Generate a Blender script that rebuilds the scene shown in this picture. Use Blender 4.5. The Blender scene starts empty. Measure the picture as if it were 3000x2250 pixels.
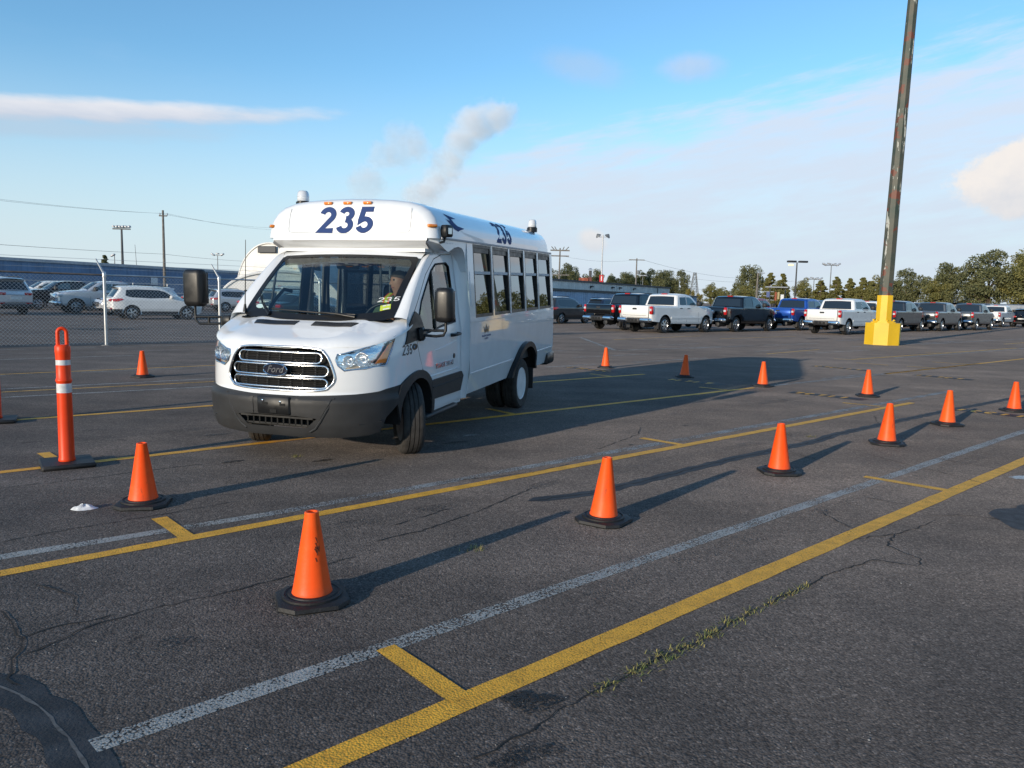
import bpy, bmesh, math, random
import numpy as np
from mathutils import Vector, Matrix
R = math.radians
random.seed(7); np.random.seed(7)
sc = bpy.context.scene
COL = sc.collection

# ------------------------------------------------------------------ camera
PITCH, ROLL, CAMZ = 6.4, 1.4, 1.555
def make_camera():
    p, r = R(PITCH), R(ROLL)
    F = Vector((0, math.cos(p), -math.sin(p))); right = Vector((1, 0, 0)); up = right.cross(F)
    Rv = right*math.cos(r) + up*math.sin(r); U = -right*math.sin(r) + up*math.cos(r)
    m = Matrix(((Rv.x, U.x, -F.x, 0), (Rv.y, U.y, -F.y, 0), (Rv.z, U.z, -F.z, CAMZ), (0, 0, 0, 1)))
    cd = bpy.data.cameras.new('camera'); cd.sensor_width = 36; cd.lens = 27.0
    cd.clip_start = 0.05; cd.clip_end = 6000
    co = bpy.data.objects.new('camera', cd); COL.objects.link(co); co.matrix_world = m
    sc.camera = co
make_camera()

# ------------------------------------------------------------------ sun
SUN_EL, SUN_AZ = 11.6, 231.0      # elevation, direction (from +x, ccw) in which the sun stands
sd = bpy.data.lights.new('sun', 'SUN'); sd.energy = 3.1; sd.angle = R(0.55); sd.color = (1.0, 0.86, 0.68)
so = bpy.data.objects.new('sun', sd); COL.objects.link(so)
sunv = Vector((math.cos(R(SUN_EL))*math.cos(R(SUN_AZ)), math.cos(R(SUN_EL))*math.sin(R(SUN_AZ)), math.sin(R(SUN_EL))))
so.rotation_euler = sunv.to_track_quat('Z', 'Y').to_euler()
so.location = sunv*60

# ------------------------------------------------------------------ world: sky and clouds by direction
class NT:
    """small helper to write node maths"""
    def __init__(s, tree): s.t = tree; s.n = tree.nodes; s.l = tree.links
    def new(s, t, **kw):
        n = s.n.new(t)
        for k, v in kw.items(): setattr(n, k, v)
        return n
    def put(s, sock, v):
        if isinstance(v, (int, float)): sock.default_value = v
        elif isinstance(v, (tuple, list)): sock.default_value = v
        else: s.l.new(v, sock)
    def m(s, op, a, b=0.0, c=0.0, clamp=False):
        n = s.new('ShaderNodeMath', operation=op, use_clamp=clamp)
        s.put(n.inputs[0], a); s.put(n.inputs[1], b)
        if op in ('MULTIPLY_ADD', 'SMOOTH_MIN', 'COMPARE'): s.put(n.inputs[2], c)
        return n.outputs[0]
    def add(s, a, b): return s.m('ADD', a, b)
    def sub(s, a, b): return s.m('SUBTRACT', a, b)
    def mul(s, a, b): return s.m('MULTIPLY', a, b)
    def sstep(s, v, a, b, lo=0.0, hi=1.0):
        n = s.new('ShaderNodeMapRange', interpolation_type='SMOOTHSTEP')
        s.put(n.inputs[0], v); s.put(n.inputs[1], a); s.put(n.inputs[2], b); s.put(n.inputs[3], lo); s.put(n.inputs[4], hi)
        return n.outputs[0]
    def noise(s, vec, scale, detail=4, rough=.55, dist=0.0, out=0):
        n = s.new('ShaderNodeTexNoise'); s.put(n.inputs['Vector'], vec); n.inputs['Scale'].default_value = scale
        n.inputs['Detail'].default_value = detail; n.inputs['Roughness'].default_value = rough; n.inputs['Distortion'].default_value = dist
        return n.outputs[out]
    def vec(s, x, y, z=0.0):
        n = s.new('ShaderNodeCombineXYZ'); s.put(n.inputs[0], x); s.put(n.inputs[1], y); s.put(n.inputs[2], z); return n.outputs[0]
    def mix(s, f, a, b, blend='MIX'):
        n = s.new('ShaderNodeMix', data_type='RGBA', blend_type=blend)
        s.put(n.inputs[0], f)
        for sock, v in ((n.inputs[6], a), (n.inputs[7], b)):
            if isinstance(v, (tuple, list)): v = tuple(v) + ((1,) if len(v) == 3 else ())
            s.put(sock, v)
        return n.outputs[2]
    def ramp(s, f, stops):
        n = s.new('ShaderNodeValToRGB'); s.put(n.inputs[0], f); e = n.color_ramp.elements
        while len(e) < len(stops): e.new(0.5)
        for k, (p, c) in enumerate(stops):
            e[k].position = p; e[k].color = (c, c, c, 1) if isinstance(c, (int, float)) else tuple(c) + ((1,) if len(c) == 3 else ())
        return n.outputs[0]

SKY_STRENGTH = 0.15
def make_world():
    w = bpy.data.worlds.new('World'); sc.world = w; w.use_nodes = True
    t = w.node_tree; t.nodes.clear(); N = NT(t)
    sky = N.new('ShaderNodeTexSky', sky_type='NISHITA'); sky.sun_disc = False
    sky.sun_elevation = R(SUN_EL); sky.sun_rotation = R((90 - SUN_AZ) % 360)
    sky.air_density = 1.0; sky.dust_density = 0.2; sky.ozone_density = 1.5; sky.altitude = 0
    g = N.new('ShaderNodeTexCoord').outputs['Generated']
    sp = N.new('ShaderNodeSeparateXYZ'); N.l.new(g, sp.inputs[0]); x, y, z = sp.outputs
    az = N.mul(N.m('ARCTAN2', x, y), 57.2958)                 # degrees to the right of +y
    el = N.mul(N.m('ARCSINE', z), 57.2958)
    P = N.vec(N.mul(az, .1), N.mul(el, .1), 0.0)
    n1 = N.noise(P, 2.2, 6, .6); n2 = N.noise(P, 7.0, 5, .6)
    ns = N.add(N.mul(N.sub(n1, .5), 2.0), N.mul(N.sub(n2, .5), .7))      # about -1..1
    base = N.mix(1.0, sky.outputs[0], (.60, .89, 1.07), 'MULTIPLY')
    # haze of thin high cloud: a wide veil over the lower sky on the right, thinning to the left
    edge = N.add(N.mul(az, .19), 10.4)
    streak = N.noise(N.vec(N.mul(az, .06), N.mul(N.sub(el, N.mul(az, .15)), .32)), 2.4, 6, .62)
    d = N.add(N.sub(edge, el), N.mul(N.sub(streak, .5), 9.0))
    veil = N.mul(N.sstep(d, -1.6, 2.6), N.sstep(az, -20, 2))
    veil = N.mul(veil, N.sstep(az, 75, 40))
    veil = N.mul(veil, N.sstep(streak, .25, .65, .62, .97))
    thin = N.mul(N.sstep(N.noise(N.vec(N.mul(az, .03), N.mul(el, .11)), 1.6, 6, .62), .55, .85), .22)      # faint streaks elsewhere
    low = N.sstep(el, 16.5, 0.0, 0.0, .90)                       # milky air near the horizon
    K = .76/SKY_STRENGTH
    cl = N.mix(N.m('MAXIMUM', veil, N.mul(thin, .5)), base, (0.60*K, 0.70*K, 0.85*K))
    cl = N.mix(low, cl, (.60*K, .68*K, .765*K))
    def blob(c, ce, ra, rb, tilt, soft, rough, amp, lit, dark, dens, nz=ns, shadow=.5):
        nonlocal cl
        ct, st = math.cos(R(tilt)), math.sin(R(tilt))
        da, de = N.sub(az, c), N.sub(el, ce)
        u = N.mul(N.add(N.mul(da, ct), N.mul(de, st)), 1/ra)
        v = N.mul(N.sub(N.mul(de, ct), N.mul(da, st)), 1/rb)
        rr = N.m('SQRT', N.add(N.mul(u, u), N.mul(v, v)))
        rr = N.add(rr, N.mul(nz, -rough))
        f = N.mul(N.sstep(rr, 1.0 + soft, 1.0 - soft), dens)
        tone = N.sstep(N.add(N.sub(N.mul(v, shadow), N.mul(u, amp)), N.mul(nz, .55)), -.9, .7)
        col = N.mix(tone, tuple(q*K for q in dark), tuple(q*K for q in lit))
        cl = N.mix(f, cl, col)
    fine = N.add(N.mul(N.sub(N.noise(P, 5.5, 7, .6), .5), 2.0), N.mul(N.sub(N.noise(P, 17.0, 5, .6), .5), .8))
    # long flat cloud bank, upper left
    wisp = N.mul(N.sub(N.noise(N.vec(N.mul(az, .07), N.mul(el, .3)), 3.5, 6, .6), .5), 2.0)
    blob(-29, 11.0, 12.6, .62, 4.5, .5, .5, .0, (.80, .78, .80), (.50, .55, .66), .88, wisp)
    blob(-33, 9.6, 11, .6, 4, .6, .6, .0, (.52, .55, .62), (.45, .50, .60), .35, wisp)
    # round sunlit cloud at the right edge, one small puff above the sheds, two faint ones high up
    blob(33.9, 8.1, 4.7, 2.4, 6, .12, .30, .3, (.84, .79, .75), (.60, .63, .69), .98, fine)
    blob(5.6, 4.3, 1.0, .75, -20, .4, .3, .2, (.78, .74, .72), (.62, .64, .68), .7, fine)
    blob(12.2, 15.9, 1.9, .75, 0, .6, .35, .2, (.62, .62, .68), (.48, .55, .66), .5, fine)
    blob(4.6, 16.0, 2.6, .9, -12, .7, .4, .2, (.52, .56, .66), (.46, .54, .66), .35, fine)
    bg = N.new('ShaderNodeBackground'); N.l.new(cl, bg.inputs[0]); bg.inputs[1].default_value = SKY_STRENGTH
    out = N.new('ShaderNodeOutputWorld'); N.l.new(bg.outputs[0], out.inputs[0])
make_world()
sc.view_settings.view_transform = 'Standard'; sc.view_settings.look = 'None'
sc.view_settings.exposure = 0.55; sc.view_settings.gamma = 1.0; sc.view_settings.use_curve_mapping = False
sc.cycles.use_denoising = True
sc.cycles.max_bounces = 10; sc.cycles.transparent_max_bounces = 24; sc.cycles.volume_bounces = 6
sc.cycles.sample_clamp_indirect = 6.0; sc.cycles.caustics_reflective = False; sc.cycles.caustics_refractive = False
# ------------------------------------------------------------------ materials
MATS = {}
def M(name, col, rough=.5, metal=0.0, coat=0.0, var=None, bump=None, emit=None, spec=.5, croughness=.04, rvar=0.0):
    """procedural principled material; var=(scale, amount) mottles the colour, bump=(scale, strength)"""
    if name in MATS: return MATS[name]
    m = bpy.data.materials.new(name); m.use_nodes = True
    N = NT(m.node_tree); b = N.n['Principled BSDF']
    b.inputs['Roughness'].default_value = rough; b.inputs['Metallic'].default_value = metal
    b.inputs['Coat Weight'].default_value = coat; b.inputs['Coat Roughness'].default_value = croughness
    b.inputs['Specular IOR Level'].default_value = spec
    c = tuple(col) + (1,); b.inputs['Base Color'].default_value = c
    oc = N.new('ShaderNodeTexCoord').outputs['Object'] if (var or bump or rvar) else None
    if var:
        n = N.noise(oc, var[0], 5, .6)
        k = N.sstep(n, .3, .7, 1 - var[1], 1 + var[1])
        mx = N.new('ShaderNodeMix', data_type='RGBA', blend_type='MULTIPLY'); mx.inputs[0].default_value = 1
        mx.inputs[6].default_value = c; N.l.new(N.vec(k, k, k), mx.inputs[7]); N.l.new(mx.outputs[2], b.inputs['Base Color'])
    if rvar:
        n = N.noise(oc, 9.0, 4, .6); N.l.new(N.sstep(n, .3, .7, rough - rvar, rough + rvar), b.inputs['Roughness'])
    if bump:
        n = N.noise(oc, bump[0], 4, .6); bp = N.new('ShaderNodeBump'); bp.inputs['Strength'].default_value = bump[1]; bp.inputs['Distance'].default_value = .01
        N.l.new(n, bp.inputs['Height']); N.l.new(bp.outputs[0], b.inputs['Normal'])
    if emit:
        b.inputs['Emission Color'].default_value = tuple(emit[0]) + (1,); b.inputs['Emission Strength'].default_value = emit[1]
    MATS[name] = m; return m

def glass(name, tint, ior=1.52, rough=0.0, refl=(1, 1, 1)):
    """thin pane: clear tint plus a mirror layer that follows Fresnel"""
    if name in MATS: return MATS[name]
    m = bpy.data.materials.new(name); m.use_nodes = True; N = NT(m.node_tree); N.n.clear()
    tr = N.new('ShaderNodeBsdfTransparent'); tr.inputs[0].default_value = tuple(tint) + (1,)
    gl = N.new('ShaderNodeBsdfGlossy'); gl.inputs['Roughness'].default_value = rough; gl.inputs[0].default_value = tuple(refl) + (1,)
    geo = N.new('ShaderNodeNewGeometry')
    dot = N.new('ShaderNodeVectorMath', operation='DOT_PRODUCT'); N.l.new(geo.outputs['Normal'], dot.inputs[0]); N.l.new(geo.outputs['Incoming'], dot.inputs[1])
    cosv = N.m('ABSOLUTE', dot.outputs['Value'])
    r0 = ((ior - 1)/(ior + 1))**2
    f = N.add(r0, N.mul(1 - r0, N.m('POWER', N.sub(1.0, cosv), 5.0)))
    f2 = N.m('DIVIDE', N.mul(f, 2.0), N.add(1.0, f))        # both faces of the pane
    mx = N.new('ShaderNodeMixShader'); N.l.new(f2, mx.inputs[0]); N.l.new(tr.outputs[0], mx.inputs[1]); N.l.new(gl.outputs[0], mx.inputs[2])
    out = N.new('ShaderNodeOutputMaterial'); N.l.new(mx.outputs[0], out.inputs[0])
    MATS[name] = m; return m

# ------------------------------------------------------------------ objects
def tag(o, label=None, cat=None, group=None, kind=None):
    if label: o['label'] = label
    if cat: o['category'] = cat
    if group: o['group'] = group
    if kind: o['kind'] = kind
    return o

def mk(name, verts, faces, mat, parent=None, smooth=None, loc=None, rot=None):
    me = bpy.data.meshes.new(name)
    me.from_pydata([tuple(map(float, v)) for v in verts], [], [tuple(int(i) for i in f) for f in faces])
    me.update()
    if smooth is not None:
        me.polygons.foreach_set('use_smooth', [True]*len(me.polygons))
        me.set_sharp_from_angle(angle=R(smooth))
    if mat is not None: me.materials.append(mat)
    o = bpy.data.objects.new(name, me); COL.objects.link(o)
    if parent is not None: o.parent = parent
    if loc is not None: o.location = loc
    if rot is not None: o.rotation_euler = rot
    return o

def empty(name, loc=(0, 0, 0), rz=0.0, parent=None):
    o = bpy.data.objects.new(name, None); COL.objects.link(o); o.empty_display_size = .2
    o.location = loc; o.rotation_euler = (0, 0, rz)
    if parent is not None: o.parent = parent
    return o

def copy_tree(o, parent=None):
    c = o.copy(); COL.objects.link(c); c.parent = parent
    for ch in list(o.children): copy_tree(ch, c)
    return c

class MB:
    def __init__(s): s.v = []; s.f = []
    def add(s, vs, fs):
        k = len(s.v); s.v += [tuple(p) for p in vs]; s.f += [tuple(i + k for i in f) for f in fs]; return s
    def box(s, x0, x1, y0, y1, z0, z1, b=0.0):
        if b <= 0:
            vs = [(x, y, z) for z in (z0, z1) for y in (y0, y1) for x in (x0, x1)]
            return s.add(vs, [(0, 2, 3, 1), (4, 5, 7, 6), (0, 1, 5, 4), (2, 6, 7, 3), (0, 4, 6, 2), (1, 3, 7, 5)])
        def ring(z, i): return [(x0+b+i, y0+i, z), (x1-b-i, y0+i, z), (x1-i, y0+b+i, z), (x1-i, y1-b-i, z), (x1-b-i, y1-i, z), (x0+b+i, y1-i, z), (x0+i, y1-b-i, z), (x0+i, y0+b+i, z)]
        rs = [ring(z0, b*.6), ring(z0+b, 0), ring(z1-b, 0), ring(z1, b*.6)]
        vs = sum(rs, []); fs = [tuple(range(7, -1, -1)), tuple(range(24, 32))]
        for k in range(3):
            for i in range(8): j = (i+1) % 8; fs.append((k*8+i, k*8+j, k*8+8+j, k*8+8+i))
        return s.add(vs, fs)
    def tube(s, pts, r, n=8, cap=True, closed=False):
        pts = [Vector(p) for p in pts]; m = len(pts)
        rad = r if isinstance(r, (list, tuple)) else [r]*m
        vs = []; ref = None
        for i, p in enumerate(pts):
            if closed: d = pts[(i+1) % m] - pts[i-1]
            else: d = pts[min(i+1, m-1)] - pts[max(i-1, 0)]
            d.normalize()
            if ref is None: ref = Vector((0, 0, 1)) if abs(d.z) < .9 else Vector((1, 0, 0))
            u = ref - d*ref.dot(d)
            if u.length < 1e-6: u = d.orthogonal()
            u.normalize(); w = d.cross(u); ref = u
            vs += [p + (u*math.cos(2*math.pi*k/n) + w*math.sin(2*math.pi*k/n))*rad[i] for k in range(n)]
        fs = []
        for i in range(m if closed else m-1):
            a, b = i*n, ((i+1) % m)*n
            for k in range(n): fs.append((a+k, a+(k+1) % n, b+(k+1) % n, b+k))
        if cap and not closed: fs += [tuple(range(n-1, -1, -1)), tuple(range((m-1)*n, m*n))]
        return s.add(vs, fs)
    def lathe(s, prof, n=24, axis='z', c=(0, 0, 0), closed=False):
        vs = []; m = len(prof)
        for r, h in prof:
            for k in range(n):
                a = 2*math.pi*k/n; x, y = r*math.cos(a), r*math.sin(a)
                p = {'z': (x, y, h), 'y': (x, h, y), 'x': (h, x, y)}[axis]
                vs.append((p[0]+c[0], p[1]+c[1], p[2]+c[2]))
        fs = []
        for i in range(m if closed else m-1):
            a, b = i*n, ((i+1) % m)*n
            for k in range(n): fs.append((a+k, a+(k+1) % n, b+(k+1) % n, b+k))
        if not closed:
            if prof[0][0] > 1e-5: fs.append(tuple(range(n-1, -1, -1)))
            if prof[-1][0] > 1e-5: fs.append(tuple(range((m-1)*n, m*n)))
        return s.add(vs, fs)
    def prism(s, poly, z0, z1):
        n = len(poly); vs = [(x, y, z0) for x, y in poly] + [(x, y, z1) for x, y in poly]
        fs = [tuple(range(n-1, -1, -1)), tuple(range(n, 2*n))] + [(i, (i+1) % n, n+(i+1) % n, n+i) for i in range(n)]
        return s.add(vs, fs)
    def build(s, name, mat, parent=None, smooth=None, **kw): return mk(name, s.v, s.f, mat, parent, smooth, **kw)

def catmull(pts, per=6, closed=False):
    P = [np.array(p, float) for p in pts]; n = len(P); out = []
    rng = range(n) if closed else range(n-1)
    for i in rng:
        if closed: a, b, c, d = P[i-1], P[i], P[(i+1) % n], P[(i+2) % n]
        else: a, b, c, d = P[max(i-1, 0)], P[i], P[i+1], P[min(i+2, n-1)]
        for k in range(per):
            t = k/per
            out.append(.5*((2*b) + (-a+c)*t + (2*a-5*b+4*c-d)*t*t + (-a+3*b-3*c+d)*t**3))
    if not closed: out.append(P[-1])
    return [tuple(p) for p in out]

def inside(px, py, poly):
    r = np.zeros(px.shape, bool); n = len(poly); j = n-1
    for i in range(n):
        xi, yi = poly[i]; xj, yj = poly[j]
        c = ((yi > py) != (yj > py))
        with np.errstate(divide='ignore', invalid='ignore'):
            r ^= c & (px < (xj-xi)*(py-yi)/((yj-yi) if yj != yi else 1e-12)+xi)
        j = i
    return r

def nearest_on(loops, q):
    """nearest boundary point of each q (n,2) on closed loops"""
    best = np.full(len(q), 1e9); out = q.copy()
    for L in loops:
        A = np.array(L, float); B = np.roll(A, -1, 0)
        for a, b in zip(A, B):
            d = b-a; dd = (d*d).sum()
            t = np.clip(((q-a)@d)/max(dd, 1e-12), 0, 1); p = a+t[:, None]*d
            e = ((q-p)**2).sum(1); m = e < best; best[m] = e[m]; out[m] = p[m]
    return out, np.sqrt(best)

def grid2d(outline, holes=(), step=.02):
    """quad grid filling a polygon with holes, its rim snapped to the outline"""
    P = np.array(outline, float); lo = P.min(0)-step*.01; hi = P.max(0)+step*.01
    nx = max(1, int(math.ceil((hi[0]-lo[0])/step))); ny = max(1, int(math.ceil((hi[1]-lo[1])/step)))
    xs = np.linspace(lo[0], hi[0], nx+1); ys = np.linspace(lo[1], hi[1], ny+1)
    cx, cy = np.meshgrid((xs[1:]+xs[:-1])/2, (ys[1:]+ys[:-1])/2, indexing='ij')
    use = inside(cx, cy, outline)
    for h in holes: use &= ~inside(cx, cy, h)
    pad = np.zeros((nx+2, ny+2), bool); pad[1:-1, 1:-1] = use
    cnt = pad[:-1, :-1].astype(int)+pad[1:, :-1]+pad[:-1, 1:]+pad[1:, 1:]
    idx = -np.ones((nx+1, ny+1), int); used = cnt > 0; idx[used] = np.arange(used.sum())
    gx, gy = np.meshgrid(xs, ys, indexing='ij'); V = np.stack([gx[used], gy[used]], 1)
    rim = (cnt[used] < 4)
    if rim.any():
        q, _ = nearest_on([outline]+list(holes), V[rim]); V[rim] = q
        ri = np.where(rim)[0]
        for L in [outline]+list(holes):
            for c in L:
                d = np.hypot(*(V[ri]-np.array(c)).T); k = d.argmin()
                if d[k] < step*.9: V[ri[k]] = c
    F = [(idx[i, j], idx[i+1, j], idx[i+1, j+1], idx[i, j+1]) for i, j in zip(*np.where(use))]
    return V, F

def patch(name, outline, fn, mat, parent=None, holes=(), step=.02, off=0.0, thick=0.0, smooth=35, flip=False):
    """a panel lying on the surface fn(u, v, off) -> (n,3), with an optional rim of the given thickness"""
    V, F = grid2d(outline, holes, step)
    P = fn(V[:, 0], V[:, 1], off+thick)
    P = [tuple(p) for p in P]
    if thick > 0:
        cnt = {}
        for f in F:
            for a, b in zip(f, f[1:]+f[:1]): cnt[(a, b)] = cnt.get((a, b), 0)+1
        edges = [e for e in cnt if (e[1], e[0]) not in cnt]
        low = fn(V[:, 0], V[:, 1], off-.002); mp = {}
        for a, b in edges:
            for k in (a, b):
                if k not in mp: mp[k] = len(P); P.append(tuple(low[k]))
            F = F+[(b, a, mp[a], mp[b])]
    if flip: F = [tuple(reversed(f)) for f in F]
    return mk(name, P, F, mat, parent, smooth)

def ribbon_pts(path, w):
    """flat stroke of width w along a 2-D path: returns verts, faces"""
    P = [np.array(p, float) for p in path]; n = len(P); V = []
    for i in range(n):
        d0 = P[i]-P[i-1] if i > 0 else P[1]-P[0]; d1 = P[i+1]-P[i] if i < n-1 else d0
        d0 = d0/max(np.hypot(*d0), 1e-9); d1 = d1/max(np.hypot(*d1), 1e-9)
        t = d0+d1; t = t/max(np.hypot(*t), 1e-9); nn = np.array([-t[1], t[0]])
        k = 1/max(.5, nn@np.array([-d1[1], d1[0]]))
        ww = w[i] if isinstance(w, (list, tuple)) else w
        V += [P[i]+nn*ww/2*k, P[i]-nn*ww/2*k]
    F = [(2*i, 2*i+1, 2*i+3, 2*i+2) for i in range(n-1)]
    return V, F

def arc(cx, cy, rx, ry, a0, a1, n=14): return [(cx+rx*math.cos(R(a0+(a1-a0)*k/n)), cy+ry*math.sin(R(a0+(a1-a0)*k/n))) for k in range(n+1)]
GLYPH = {  # strokes in a 0.62 x 1 cell
    '2': [arc(.31, .70, .225, .22, 168, -38, 16) + [(.40, .46), (.10, .085), (.60, .085)]],
    '3': [arc(.30, .735, .20, .185, 165, -90, 14), arc(.29, .29, .225, .215, 90, -165, 16)],
    '5': [[(.56, .915), (.19, .915), (.135, .50)] + arc(.30, .315, .225, .225, 138, -162, 18)],
}
def glyph_mesh(text, x0, z0, h, slant, weight, fn, name, mat, parent, off=.003, gap=.68, jitter=0.0, sx=1.0):
    vs, fs = [], []
    for i, ch in enumerate(text):
        for li, st in enumerate(GLYPH[ch]):
            V, F = ribbon_pts(st, weight); k = len(vs)
            for q in V: vs.append((x0+((q[0]+i*gap)+slant*q[1])*h*sx, z0+q[1]*h, li))
            fs += [tuple(a+k for a in f) for f in F]
    A = np.array(vs); P = fn(A[:, 0], A[:, 1], off)
    return mk(name, P, fs, mat, parent)

def text_mesh(name, body, size, mat, parent, M4, bold=0.0, shear=0.0, extrude=0.002, align='CENTER', fn=None, spacing=1.0):
    cu = bpy.data.curves.new(name, 'FONT'); cu.body = body; cu.size = size; cu.align_x = align; cu.align_y = 'CENTER'
    cu.offset = bold; cu.shear = shear; cu.extrude = extrude; cu.resolution_u = 3; cu.space_character = spacing
    o = bpy.data.objects.new(name+'_tmp', cu); COL.objects.link(o)
    dg = bpy.context.evaluated_depsgraph_get(); me = bpy.data.meshes.new_from_object(o.evaluated_get(dg))
    bpy.data.objects.remove(o); bpy.data.curves.remove(cu)
    me.name = name; me.materials.clear(); me.materials.append(mat)
    if fn is not None:
        co = np.empty(len(me.vertices)*3, np.float32); me.vertices.foreach_get('co', co); co = co.reshape(-1, 3)
        co = np.array(fn(co[:, 0], co[:, 1], co[:, 2]), np.float32); me.vertices.foreach_set('co', co.ravel())
    elif M4 is not None: me.transform(M4)
    me.update()
    o = bpy.data.objects.new(name, me); COL.objects.link(o)
    if parent is not None: o.parent = parent
    return o
# ------------------------------------------------------------------ ground
LU = np.array([math.cos(R(42.3)), math.sin(R(42.3))])     # along the painted lanes
LN = np.array([-LU[1], LU[0]])

def asphalt():
    m = bpy.data.materials.new('asphalt'); m.use_nodes = True; N = NT(m.node_tree); b = N.n['Principled BSDF']
    oc = N.new('ShaderNodeTexCoord').outputs['Object']
    big = N.noise(oc, .16, 5, .6); mid = N.noise(oc, 1.1, 5, .65); fine = N.noise(oc, 38, 3, .6)
    mp = N.new('ShaderNodeMapping'); mp.inputs['Rotation'].default_value = (0, 0, -R(42.3)); mp.inputs['Scale'].default_value = (.05, 1.2, 1); N.l.new(oc, mp.inputs[0])
    lane = N.noise(mp.outputs[0], 1.0, 4, .6)                      # stripes worn by traffic along the lanes
    vo = N.new('ShaderNodeTexVoronoi', feature='F1'); N.l.new(oc, vo.inputs['Vector']); vo.inputs['Scale'].default_value = 105
    vo2 = N.new('ShaderNodeTexVoronoi', feature='F1'); N.l.new(oc, vo2.inputs['Vector']); vo2.inputs['Scale'].default_value = 46
    sp = N.new('ShaderNodeSeparateColor'); N.l.new(vo.outputs['Color'], sp.inputs[0])
    sp2 = N.new('ShaderNodeSeparateColor'); N.l.new(vo2.outputs['Color'], sp2.inputs[0])
    stone = N.ramp(sp.outputs[0], [(0, .74), (.5, .97), (.82, 1.15), (.94, 1.4), (1, 1.9)])
    gapd = N.sstep(vo.outputs['Distance'], .45, .85, 1.0, .58)
    stone2 = N.sstep(sp2.outputs[1], 0, 1, .88, 1.12)
    k = N.mul(N.mul(stone, gapd), stone2)
    k = N.mul(k, N.sstep(big, .3, .7, .80, 1.16)); k = N.mul(k, N.sstep(mid, .25, .75, .82, 1.15)); k = N.mul(k, N.sstep(lane, .3, .72, .84, 1.14))
    # hairline crazing, only in patches
    vc = N.new('ShaderNodeTexVoronoi', feature='DISTANCE_TO_EDGE'); vc.inputs['Scale'].default_value = 4.2
    wob = N.new('ShaderNodeVectorMath', operation='ADD'); N.l.new(oc, wob.inputs[0])
    wn = N.new('ShaderNodeVectorMath', operation='SCALE'); N.l.new(N.noise(oc, 6, 4, .6, out=1), wn.inputs[0]); wn.inputs['Scale'].default_value = .16
    N.l.new(wn.outputs[0], wob.inputs[1]); N.l.new(wob.outputs[0], vc.inputs['Vector'])
    line = N.mul(N.sstep(vc.outputs['Distance'], .016, .004), N.sstep(N.noise(oc, .45, 3, .5), .56, .66))
    k = N.mul(k, N.sub(1.0, N.mul(line, .35)))
    # small dark spots and drips
    spot = N.mul(N.sstep(N.noise(oc, 2.6, 3, .55), .68, .76), .35)
    k = N.mul(k, N.sub(1.0, spot))
    warm = N.mix(N.sstep(mid, .3, .7), (.127, .109, .099), (.138, .115, .101))
    rust = N.sstep(N.noise(oc, .8, 4, .6), .62, .74, 0, .35)
    warm = N.mix(rust, warm, (.135, .112, .095))
    col = N.mix(1.0, warm, N.vec(k, k, k), 'MULTIPLY')
    N.l.new(col, b.inputs['Base Color']); b.inputs['Diffuse Roughness'].default_value = .6; b.inputs['Roughness'].default_value = .88; b.inputs['Specular IOR Level'].default_value = .16
    bp = N.new('ShaderNodeBump'); bp.inputs['Strength'].default_value = .55; bp.inputs['Distance'].default_value = .004
    hgt = N.add(N.mul(vo.outputs['Distance'], -1.0), N.mul(fine, .9)); N.l.new(hgt, bp.inputs['Height']); N.l.new(bp.outputs[0], b.inputs['Normal'])
    return m
ASPH = asphalt()

def paint(name, col, wear, scale=9.0, lowf=.5):
    """road paint, worn through to the asphalt below"""
    m = bpy.data.materials.new(name); m.use_nodes = True; N = NT(m.node_tree); b = N.n['Principled BSDF']
    oc = N.new('ShaderNodeTexCoord').outputs['Object']
    vo = N.new('ShaderNodeTexVoronoi', feature='F1'); N.l.new(oc, vo.inputs['Vector']); vo.inputs['Scale'].default_value = 105
    n = N.noise(oc, 2.2, 5, .7); n2 = N.noise(oc, 60, 3, .7)
    k = N.sstep(N.noise(oc, scale, 5, .65), .2, .8, .72, 1.12); k = N.mul(k, N.sstep(vo.outputs['Distance'], .4, .85, 1.0, .7))
    N.l.new(N.mix(1.0, tuple(col), N.vec(k, k, k), 'MULTIPLY'), b.inputs['Base Color']); b.inputs['Roughness'].default_value = .7
    bp = N.new('ShaderNodeBump'); bp.inputs['Strength'].default_value = .5; bp.inputs['Distance'].default_value = .004
    N.l.new(N.mul(vo.outputs['Distance'], -1.0), bp.inputs['Height']); N.l.new(bp.outputs[0], b.inputs['Normal'])
    a = N.sstep(N.add(N.add(N.mul(N.sub(n, .5), lowf), N.add(.3, N.mul(n2, .62))), N.mul(vo.outputs['Distance'], -.22)), wear-.05, wear+.05)
    N.l.new(a, b.inputs['Alpha'])
    return m
YEL = paint('yellow_road_paint', (.95, .45, .035), .33)
YELW = paint('worn_yellow_road_paint', (.82, .42, .06), .42)
WHT = paint('worn_white_road_paint', (.41, .385, .345), .455)
WHTW = paint('faded_white_road_paint', (.38, .37, .35), .49)
TAR = M('tar_sealant', (.030, .030, .032), .75, var=(6, .45), bump=(60, .5))
CRK = M('crack_shadow', (.018, .017, .016), .95)
PATCHM = M('patch_asphalt', (.045, .045, .048), .85, var=(14, .35), bump=(80, .8))

S = 2600
ground = mk('ground', [(-S, -400, 0), (S, -400, 0), (S, S, 0), (-S, S, 0)], [(0, 1, 2, 3)], ASPH); tag(ground, kind='structure')

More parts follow.
